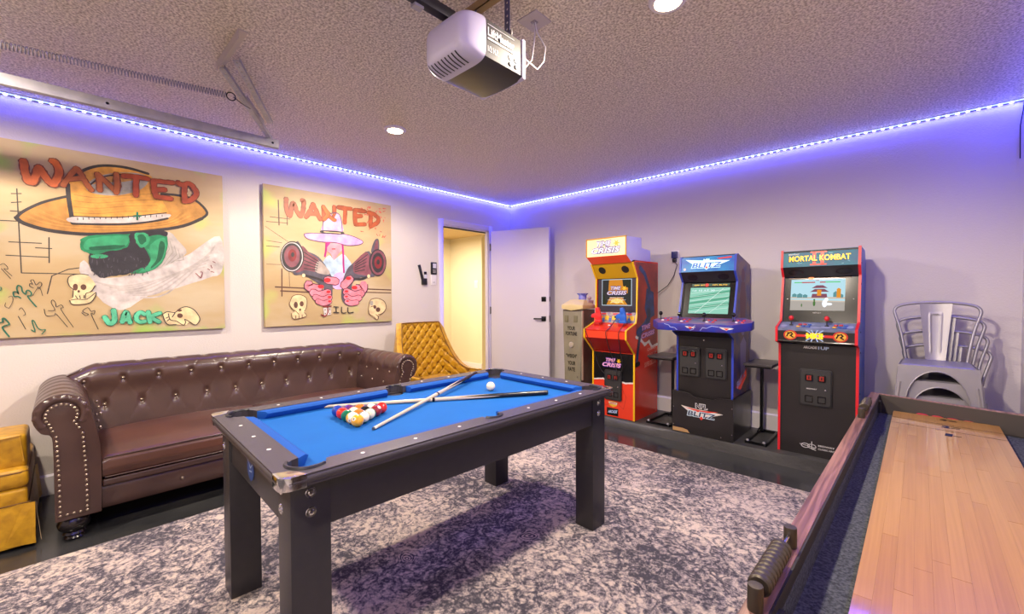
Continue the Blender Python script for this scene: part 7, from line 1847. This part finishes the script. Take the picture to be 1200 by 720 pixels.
# ------------------------------------------------------------------ fortune scale between door and cabinet
fs = thing('fortune_scale', 'tall olive grey coin fortune weighing scale between the door and the red cabinet', 'weighing scale', (-2.755, 3.90, KZ))
olive = mat('scale_olive', '8c8770', .4, .3, var=('7a7560', 6, .25)); olive_d = mat('scale_side', '5f5549', .4, .2, var=('4c4339', 8, .25)); cream = mat('scale_cream', 'cdb983', .4)
def body_(t, wt, wb, y0, y1, z0, z1):
    t.add([(-wb, y0 + .015, z0), (wb, y0 + .015, z0), (wb * 1.0, y1, z0), (-wb, y1, z0), (-wt, y0, z1), (wt, y0, z1), (wt, y1, z1), (-wt, y1, z1)], [(0, 3, 2, 1), (4, 5, 6, 7), (0, 1, 5, 4), (1, 2, 6, 5), (2, 3, 7, 6), (3, 0, 4, 7)]); return t
body_(MB(), .134, .112, .0, .24, .04, 1.075).build('cabinet_body', olive_d, fs, bevel=.004)
body_(MB(), .126, .104, -.012, .0, .08, 1.055).build('front_plate', olive, fs, bevel=.003)
MB().box(.128, .138, -.014, .012, .3, 1.06).build('edge_strip', mat('scale_strip', 'bdb09a', .35, .3), fs)
MB().box(-.17, .17, -.16, .26, .0, .05).build('foot_platform', olive_d, fs, bevel=.008)
MB().box(-.13, .13, -.15, -.02, .05, .062).build('step_mat', black_plastic, fs, bevel=.003)
# faceted cream head
hv = [(-.145, -.012, 1.085), (0, -.03, 1.062), (.142, -.012, 1.085), (.142, .24, 1.085), (-.145, .24, 1.085), (-.145, -.012, 1.125), (0, -.03, 1.13), (.142, -.012, 1.125), (.142, .24, 1.12), (-.145, .24, 1.12), (-.085, .07, 1.185), (.015, .06, 1.19), (.10, .08, 1.18), (.1, .2, 1.17), (-.085, .2, 1.17)]
hfz = [(0, 1, 6, 5), (1, 2, 7, 6), (2, 3, 8, 7), (3, 4, 9, 8), (4, 0, 5, 9), (5, 6, 11, 10), (6, 7, 12, 11), (7, 8, 13, 12), (8, 9, 14, 13), (9, 5, 10, 14), (10, 11, 12, 13, 14), (4, 3, 2, 1, 0)]
MB().add(hv, hfz).build('cream_head', cream, fs, bevel=.004)
MB().box(-.10, .12, .1, .235, 1.12, 1.15).box(-.06, .12, .13, .235, 1.15, 1.176).build('rear_steps', mat('scale_pale_steps', 'b4a6ac', .4), fs)
inkp = mat('black_print', '14120f', .5)
for s_, z, w_ in (('YOUR', .845, .105), ('FORTUNE', .785, .155), ('"WEIGH"', .535, .145), ('YOUR', .455, .105), ('FATE', .385, .095)):
    text(s_, 'lettering', inkp, fs, (-.012 - w_ / 2, -.0125 + (1.06 - z) * .014, z), XD, (0, -.014, 1), w_, .044, .0012, .03)
MB().lathe([(0, -.016), (.028, -.012), (.034, -.002), (.034, .01)], (-.012, -.006, .68), 18, 'y').build('dial_knob', mat('knob_pale', 'c2bcae', .3, .5), fs, smooth=True)
for x in (-.075, .05): MB().box(x - .024, x + .024, -.0165, -.011, .935, 1.01).build('coin_plate', mat('plate_dark_olive', '6c674e', .5) if 'plate_dark_olive' not in MATS else MATS['plate_dark_olive'], fs, bevel=.002)
t = MB()
for x, z in ((-.012, .27), (-.08, .19), (.07, .33), (-.05, .14)): t.lathe([(0, -.005), (.006, -.004), (.007, 0)], (x, -.009, z), 8, 'y')
t.build('front_rivets', chrome, fs)
crown = thing('blue_glass_dish', 'small blue glass dish with flared rim on top of the fortune scale', 'dish', (-2.71, 4.03, KZ + 1.186))
MB().lathe([(.0, .0), (.042, 0), (.046, .01), (.044, .045), (.062, .064), (.066, .07), (.058, .068), (.04, .048), (.038, .008), (0, .006)], seg=16).build('bowl', mat('dish_blue', '5a63c8', .2, var=('8f93dc', 30, .1)), crown, smooth=True)
pb = tag(MB().ball((0, 0, .022), .022, (1.1, 1, 1), 14, 8).build('pebble', mat('pebble_mauve', '9b8794', .4)), 'round mauve ball beside the blue glass dish on the scale', 'ball'); pb.location = (-2.632, 4.045, KZ + 1.18)
# ------------------------------------------------------------------ small black stands
def stand(label, cx, cy, zt_, w_, dp, base_w, base_d, px_, by0=None):
    s_ = thing('cup_stand', label, 'stand', (cx, cy, KZ), 0, None)
    MB().box(-w_ / 2, w_ / 2, -dp / 2, dp / 2, zt_ - KZ - .018, zt_ - KZ).build('stand_top', mat('stand_top', '3b3637', .35) if 'stand_top' not in MATS else MATS['stand_top'], s_, bevel=.002)
    MB().box(-w_ / 2 + .01, w_ / 2 - .01, -dp / 2 + .01, dp / 2 - .01, zt_ - KZ - .032, zt_ - KZ - .018).build('top_frame', dark_metal, s_)
    MB().box(px_ - .012, px_ + .012, dp / 2 - .045, dp / 2 - .02, .02, zt_ - KZ - .02).build('post', dark_metal, s_, bevel=.002)
    t = MB(); b2, d2_ = base_w / 2, base_d / 2
    for a in ((-b2, b2, -d2_, -d2_ + .022), (-b2, b2, d2_ - .022, d2_), (-b2, -b2 + .022, -d2_, d2_), (b2 - .022, b2, -d2_, d2_)): t.box(a[0], a[1], a[2], a[3], 0, .022)
    t.build('base_frame', dark_metal, s_, bevel=.002)
    t = MB().tube([(px_, dp / 2 - .03, .08), (px_ - .02, dp / 2 - .09, .022)], .005, 6); t.build('brace', dark_metal, s_)
    for x in (-b2 + .02, b2 - .02): MB().lathe([(0, 0), (.012, 0), (.01, .012), (0, .014)], (x, -d2_ + .01, .022), 8).build('foot_bolt', galv, s_, smooth=True)
    return s_
stand('black cup stand between the red cabinet and the football cabinet', -1.74, 4.05, .735, .25, .34, .23, .42, 0)
stand('black cup stand between the football cabinet and the fighting game cabinet', -.92, 4.08, .745, .21, .36, .16, .44, -.04)
stand('black cup stand half hidden between the fortune scale and the red cabinet', -2.52, 4.26, .765, .12, .22, .14, .24, .03)
# ------------------------------------------------------------------ shuffleboard table
walnut = bpy.data.materials.new('walnut_rail'); walnut.use_nodes = True
nt = walnut.node_tree; b = nt.nodes['Principled BSDF']; b.inputs['Roughness'].default_value = .35
tc = nt.nodes.new('ShaderNodeTexCoord'); mp = nt.nodes.new('ShaderNodeMapping'); mp.inputs['Scale'].default_value = (60, 2.2, 60)
n = nt.nodes.new('ShaderNodeTexNoise'); n.inputs['Scale'].default_value = 1.6; n.inputs['Detail'].default_value = 6; n.inputs['Distortion'].default_value = .6
r = nt.nodes.new('ShaderNodeValToRGB'); r.color_ramp.elements[0].position = .35; r.color_ramp.elements[0].color = lin('57392f'); r.color_ramp.elements[1].position = .65; r.color_ramp.elements[1].color = lin('8a6355')
link(nt, tc.outputs['Object'], mp.inputs['Vector']); link(nt, mp.outputs['Vector'], n.inputs['Vector']); link(nt, n.outputs['Fac'], r.inputs['Fac']); link(nt, r.outputs['Color'], b.inputs['Base Color'])
def bamboo(name, c0, c1):
    m = bpy.data.materials.new(name); m.use_nodes = True; nt = m.node_tree; b = nt.nodes['Principled BSDF']; b.inputs['Roughness'].default_value = .28
    b.inputs['Coat Weight'].default_value = .8; b.inputs['Coat Roughness'].default_value = .06
    tc = nt.nodes.new('ShaderNodeTexCoord'); mp = nt.nodes.new('ShaderNodeMapping'); mp.inputs['Scale'].default_value = (120, 1.6, 10)
    n = nt.nodes.new('ShaderNodeTexNoise'); n.inputs['Scale'].default_value = 1.5; n.inputs['Detail'].default_value = 5
    r = nt.nodes.new('ShaderNodeValToRGB'); r.color_ramp.elements[0].position = .3; r.color_ramp.elements[0].color = lin(c0); r.color_ramp.elements[1].position = .7; r.color_ramp.elements[1].color = lin(c1)
    link(nt, tc.outputs['Object'], mp.inputs['Vector']); link(nt, mp.outputs['Vector'], n.inputs['Vector']); link(nt, n.outputs['Fac'], r.inputs['Fac']); link(nt, r.outputs['Color'], b.inputs['Base Color'])
    return m
bams = [bamboo('bamboo_a', '996b24', 'a87833'), bamboo('bamboo_b', '9e7029', 'ac7d38'), bamboo('bamboo_c', '956722', 'a47430')]
carpet = mat('gutter_carpet', '2e3138', .95, var=('55585e', 140, .12), bump=(220, .6))
liner = mat('gutter_liner', '1c1a1a', .55)
st = thing('shuffleboard_table', 'long shuffleboard table with glossy bamboo board and walnut rails at the right', 'shuffleboard table', (.07, 2.0, 0))
ox, oy = .07, 2.0
YN, YF = .42, 3.345
xo = lambda y: -.178 - .0195 * (3.34 - y)      # outer left edge
xi_ = lambda y: xo(y) + .041
RZt, RZb = .722, .56
XR = .478
def quadprism(t, pts, z0, z1):
    return t.prism([(a - ox, b_ - oy) for a, b_ in pts], 'z', z0, z1)
yfl, yfr = 3.345, 3.19     # far rail outer edge left / at the right end (slightly skewed)
quadprism(MB(), [(xo(YN), YN), (xi_(YN), YN), (xi_(YF - .035), YF - .035), (xo(YF), YF)], RZt - .022, RZt).build('left_rail_cap', walnut, st, bevel=.003)
quadprism(MB(), [(xo(YF), YF), (xi_(YF) - .002, YF - .037), (XR - .035, yfr - .037), (XR, yfr)], RZt - .022, RZt).build('far_rail_cap', walnut, st, bevel=.003)
quadprism(MB(), [(XR - .04, YN), (XR, YN), (XR, yfr), (XR - .036, yfr - .036)], RZt - .022, RZt).build('right_rail_cap', walnut, st, bevel=.003)
quadprism(MB(), [(xo(YN), YN), (XR, YN), (XR, YN + .04), (xo(YN), YN + .04)], RZt - .022, RZt).build('near_rail_cap', walnut, st, bevel=.003)
def wall_(pts): return quadprism(MB(), pts, .50, RZt - .022)
side_m = mat('shuffleboard_side', '3a2a26', .4)
wall_([(xo(YN) + .002, YN + .002), (xi_(YN) - .002, YN), (xi_(YF) - .002, YF - .036), (xo(YF) + .002, YF - .002)]).build('left_side', side_m, st)
wall_([(xo(YF) + .004, YF - .003), (xi_(YF) - .004, YF - .034), (XR - .03, yfr - .034), (XR - .004, yfr - .003)]).build('far_side', side_m, st)
wall_([(XR - .038, YN), (XR - .002, YN), (XR - .002, yfr), (XR - .038, yfr - .034)]).build('right_side', side_m, st)
wall_([(xo(YN) + .01, YN + .002), (XR - .004, YN + .002), (XR - .004, YN + .038), (xo(YN) + .01, YN + .038)]).build('near_side', side_m, st)
# inner liners (dark upper band) and carpeted gutter
def liner_(a, b_, n_, z0, z1, m, nm):
    t = MB(); quadprism(t, [a, b_, (b_[0] + n_[0], b_[1] + n_[1]), (a[0] + n_[0], a[1] + n_[1])], z0, z1); return t.build(nm, m, st)
liner_((xi_(YN) - .003, YN), (xi_(YF - .04) - .003, YF - .04), (.007, 0), .685, .7195, liner, 'rail_liner')
liner_((xi_(YF) - .003, YF - .036), (XR - .037, yfr - .036), (0, -.006), .615, .7195, mat('far_liner_felt', '3f3833', .8), 'rail_liner')
liner_((XR - .046, YN), (XR - .046, yfr - .04), (.008, 0), .685, .7195, liner, 'rail_liner')
liner_((xi_(YN) - .003, YN), (xi_(YF - .04) - .003, YF - .04), (.004, 0), .60, .686, carpet, 'gutter_wall')
quadprism(MB(), [(xi_(YN) - .004, YN + .03), (XR - .035, YN + .03), (XR - .03, yfr - .03), (xi_(YF) - .004, YF - .03)], .58, .612).build('gutter_floor', carpet, st)
liner_((xi_(3.2) + .002, 3.185), (xi_(3.2) + .002, 3.225), (.012, 0), .635, .70, black_plastic, 'bumper_clip')
liner_((xi_(.93) + .002, .90), (xi_(.93) + .002, .935), (.012, 0), .66, .70, black_plastic, 'bumper_clip')
# board: individual bamboo planks laid in strips
BX0 = lambda y: -.0865 + .0072 * (y - 1.08); BX1 = lambda y: .296 + .010 * (y - 2.36) / .72 + .01
yb = lambda f: 3.178 - .035 * f       # far end slightly skewed
YB0 = .58; BZ = .66
quadprism(MB(), [(BX0(YB0) + .002, YB0), (BX1(YB0) - .002, YB0), (BX1(3.1) - .002, yb(1) - .002), (BX0(3.17) + .002, yb(0) - .002)], .612, BZ - .012).build('board_core', side_m, st)
NS = 12
for i in range(NS):
    f0_, f1_ = i / NS, (i + 1) / NS
    ys = [YB0]; y = YB0 + random.uniform(.25, .9)
    while y < 3.0: ys.append(y); y += random.uniform(.55, 1.0)
    ys.append(None)
    for k in range(len(ys) - 1):
        ya = ys[k] + .0005
        def X(f, yy): return BX0(yy) + (BX1(yy) - BX0(yy)) * f
        g_ = .0001
        if ys[k + 1] is None: ye0, ye1 = yb(f0_), yb(f1_)
        else: ye0 = ye1 = ys[k + 1] - .0005
        t = MB(); quadprism(t, [(X(f0_, ya) + g_, ya), (X(f1_, ya) - g_, ya), (X(f1_, ye1) - g_, ye1), (X(f0_, ye0) + g_, ye0)], BZ - .012, BZ - random.uniform(0, .00012))
        t.build('plank', random.choice(bams), st)
ink2 = mat('board_print', '1c1512', .6, spec=.1)
def onboard(a, b_, o=0): return (a - ox, b_ - oy, BZ + .0004 + o)
t = MB()
for y0 in (3.02, 2.89): ribbon(t, [(BX0(y0) + .001, y0), (BX1(y0) - .001, y0 - .045)], .0045, onboard, joints=False)
raw(t, 'zone_line', ink2, st)
navy = mat('board_navy', '1c2440', .6, spec=.1)
for s_, y0, w_, h_, x0, m_ in (('3', 3.088, .026, .034, .108, ink2), ('2', 2.925, .03, .05, .108, navy), ('1', 2.762, .024, .05, .114, navy)):
    text(s_, 'zone_number', m_, st, onboard(x0, y0 - .0, .0002), (1, -.09, 0), (.09, 1, 0), w_, h_, .0002, .06)
t = MB()
for y0, x0, x1 in ((3.118, .136, .168), (3.098, .14, .17), (2.968, .142, .175), (2.94, .142, .172), (2.785, .142, .168)):
    ribbon(t, [(x0, y0 - (x0 - .1) * .09), (x1, y0 - (x1 - .1) * .09)], .010, onboard, joints=False)
raw(t, 'zone_small_print', ink2, st)['kind'] = 'stuff'
# legs and stretcher of the table
for ly_ in (.75, 2.85):
    quadprism(MB(), [(xo(ly_) + .04, ly_ - .06), (XR - .04, ly_ - .06), (XR - .04, ly_ + .06), (xo(ly_) + .04, ly_ + .06)], .0125, .56).build('leg_panel', side_m, st, bevel=.004)
quadprism(MB(), [(xo(.8) + .06, .5), (XR - .05, .5), (XR - .05, 3.1), (xo(2) + .06, 3.1)], .50, .585).build('cradle', side_m, st)
# score counters: posts, rod and beads on the rail
gm = mat('gunmetal_bead', '4c453c', .42, .7)
def counter(ya, yb_, nb, yb0, pitch, br_, label):
    xc = lambda y: xo(y) + .0215
    c_ = thing('score_counter', label, 'score counter', (xc(ya), ya, RZt))
    R_ = lambda x, y, z: (x - xc(ya), y - ya, z)
    for y in (ya, yb_):
        MB().lathe([(.0, 0), (.0135, 0), (.0135, .043), (.0125, .046), (0, .047)], R_(xc(y), y, 0), 18).build('post', gm, c_, smooth=True)
    MB().tube([R_(xc(ya), ya, .032), R_(xc(yb_), yb_, .032)], .003, 8).build('rod', chrome, c_, smooth=True)
    me = MB().lathe([(0, -pitch * .48), (br_ * .82, -pitch * .48), (br_, -pitch * .3), (br_, pitch * .3), (br_ * .82, pitch * .48), (0, pitch * .48)], seg=18, axis='y').mesh('bead', gm, True)
    for k in range(nb): inst('bead', me, c_, R_(xc(yb0 + k * pitch), yb0 + k * pitch, .032))
counter(.868, 1.145, 10, .898, .0172, .0205, 'near score counter with ten dark beads on the left walnut rail')
counter(2.60, 2.90, 10, 2.70, .0172, .0205, 'far score counter with dark beads on the left walnut rail by the black cabinet')
# red pucks lying in the far gutter
puck_red = mat('puck_red', 'c11f3a', .3); steel = mat('puck_steel', 'b9b7b8', .25, 1)
PLB = ['leftmost of the four red shuffleboard pucks behind the board end', 'second of the four red shuffleboard pucks from the left', 'third of the four red shuffleboard pucks from the left', 'rightmost of the four red shuffleboard pucks behind the board end']
for k, x in enumerate((.045, .103, .160, .216)):
    p = thing('shuffleboard_puck', PLB[k], 'puck', (x, 3.232 - .0 - (x - .045) * .25, .612), 0, 'red pucks in the far gutter')
    MB().lathe([(0, 0), (.022, 0), (.0265, .006), (.0265, .024), (.022, .028), (0, .028)], seg=22).build('steel_body', steel, p, smooth=True, angle=30)
    MB().lathe([(0, .04), (.018, .04), (.0245, .036), (.0255, .0282), (0, .028)], seg=22).build('red_cap', puck_red, p, smooth=True)
# ------------------------------------------------------------------ stacked metal chairs
steel_c = mat('brushed_gunmetal', 'a29e9e', .46, .6, var=('95929a', 5, .3))
def chair(label, loc):
    c_ = thing('metal_chair', label, 'chair', loc, 0, 'stacked silver metal chairs')
    SZ = .47; w0, w1 = .181, .168; d0 = .175
    # seat pan, slightly dished with rolled edge
    def seatf(u, v):
        x = (u * 2 - 1); y = (v * 2 - 1); hw = w0 + (w1 - w0) * v
        k = max(abs(x), abs(y)); dz = -.004 * (1 - k ** 4) - (.016 * max(0, (k - .93) / .07) ** 1.5)
        return (x * hw * (1 - .02 * abs(y) ** 8), y * d0 * (1 - .02 * abs(x) ** 8), SZ + dz)
    MB().grid(seatf, 24, 24).build('seat', steel_c, c_, smooth=True, angle=60)
    def sheet(wt, wb, drop, nm, place):
        # arched apron with the tops of the legs
        outer = [(-wt, 0), (wt, 0), (wt + (wb - wt) * drop / .46, -drop)]
        arch = []
        for k in range(17):
            a = pi * k / 16; arch.append(((wt - .034) * math.cos(a), -drop + (drop - .03) * math.sin(a) ** .85))
        P = outer + arch + [(-(wt + (wb - wt) * drop / .46), -drop)]
        t = MB(); t.prism(P, 'y', -.0015, .0015)
        rim_ = [(x, z) for x, z in arch]
        t.tube([(x, 0, z) for x, z in rim_], .004, 6)
        t.v = [place(v) for v in t.v]; t.build(nm, steel_c, c_, smooth=True, angle=35)
    sl = .035 / .46
    sheet(w0, .215, .28, 'front_apron', lambda v: Vector((v.x, -d0 + v.y + v.z * sl * .9, SZ - .008 + v.z)))
    sheet(w1, .20, .22, 'rear_apron', lambda v: Vector((v.x, d0 + v.y - v.z * sl * 1.3, SZ - .008 + v.z)))
    for sx in (-1, 1):
        sheet(d0, .21, .22, 'side_apron', lambda v, sx=sx: Vector((sx * ((w0 if v.x < 0 else w1) + v.y - v.z * sl), v.x, SZ - .008 + v.z)))
    for sx in (-1, 1):
        for sy in (-1, 1):
            wt_ = w0 if sy < 0 else w1; wb_ = .215 if sy < 0 else .20
            t = MB(); secs = []
            for k in range(7):
                f = k / 6; z = SZ - .015 - (SZ - .015) * f; xx = sx * (wt_ + (wb_ - wt_) * f); yy = sy * (d0 + .035 * f * (1 if sy < 0 else 1.4)); w_ = .046 * (1 - f) + .02 * f
                secs.append([(xx, yy, z), (xx - sx * w_, yy, z), (xx - sx * w_, yy - sy * .003, z), (xx - sx * .003, yy - sy * .003, z), (xx - sx * .003, yy - sy * w_, z), (xx, yy - sy * w_, z)])
            for q in secs: t.v += [Vector(p) for p in q]
            for k in range(6):
                for j in range(6): t.f.append((k * 6 + j, k * 6 + (j + 1) % 6, (k + 1) * 6 + (j + 1) % 6, (k + 1) * 6 + j))
            t.f.append(tuple(range(6))); t.f.append(tuple(range(36, 42)))
            t.tube([(sx * (wt_ - .012 + (wb_ - wt_) * .1), sy * (d0 + .004), SZ - .12), (sx * (wb_ - .008), sy * (d0 + .035 * (1 if sy < 0 else 1.4)), .02)], [.009, .005], 6)
            lg = t.build('leg', steel_c, c_, smooth=True, angle=30)
            MB().lathe([(0, 0), (.014, 0), (.014, .012), (0, .014)], (sx * (wb_ - .01), sy * (d0 + .035 * (1 if sy < 0 else 1.4) - .01), 0), 10).build('rubber_foot', black_plastic, lg)
    # back hoop
    HT = .395; yb_ = d0 - .006
    pts = []
    prof_ = [(-.150, 0, -.01), (-.163, .012, .09), (-.182, .035, .2), (-.208, .06, .3), (-.214, .068, .335), (-.20, .074, .362), (-.165, .078, .378), (-.09, .08, .391), (0, .082, .395)]
    full = prof_ + [(-a, b_, c) for a, b_, c in reversed(prof_[:-1])]
    MB().tube(profile3([(a, yb_ + b_, SZ + c) for a, b_, c in full], 4), .0095, 10).build('back_hoop', steel_c, c_, smooth=True)
    # tapered splat
    def splat(u, v):
        z = v; hw = .050 + .032 * v; x = (u * 2 - 1) * hw
        em = 0
        a = (u * 2 - 1)
        if .12 < v < .82:
            e1 = abs(abs(a) * hw - (.022 + .008 * v)); em = .004 * math.exp(-(e1 / .004) ** 2) * min(1, (v - .12) / .04, (.82 - v) / .04)
        if abs(v - .82) < .02 and abs(a) * hw < .03: em = .0035
        return (x, yb_ + .004 + .078 * v ** .8 - em - .012 * (abs(a) ** 2), SZ - .002 + .388 * v)
    MB().grid(splat, 36, 44).build('back_splat', steel_c, c_, smooth=True, angle=80)
    t = MB(); ribbon(t, [(-.014, .308), (-.01, .316), (-.004, .308), (0, .316), (.004, .308), (.01, .316), (.014, .308)], .0022, lambda a, b_: (a, yb_ + .056, SZ + b_), joints=False); raw(t, 'stamped_mark', mat('stamp_dark', '4c4c52', .5) if 'stamp_dark' not in MATS else MATS['stamp_dark'], c_)
    MB().tube([(-.17, -d0 + .02, SZ - .03), (.17, d0 - .02, SZ - .034)], .004, 5).tube([(.17, -d0 + .02, SZ - .03), (-.17, d0 - .02, SZ - .034)], .004, 5).build('cross_brace', steel_c, c_)
    return c_
CL = ['lowest silver metal chair of the stack in the right corner', 'second silver metal chair from the bottom of the corner stack', 'third silver metal chair from the bottom, just under the topmost', 'topmost silver metal chair of the stack with its seat and splat in full view']
top = (.118, 3.955, .86 - .47)
base = None
for k in range(4):
    i = 3 - k
    loc = (top[0] + .017 * i, top[1] + .012 * i, KZ + (3 - i) * .1)
    if base is None: base = chair(CL[k], loc)
    else:
        o = base.copy(); COL.objects.link(o); o.location = loc; o['label'] = CL[k]
        for ch in list(base.children): copy_part(ch, o)
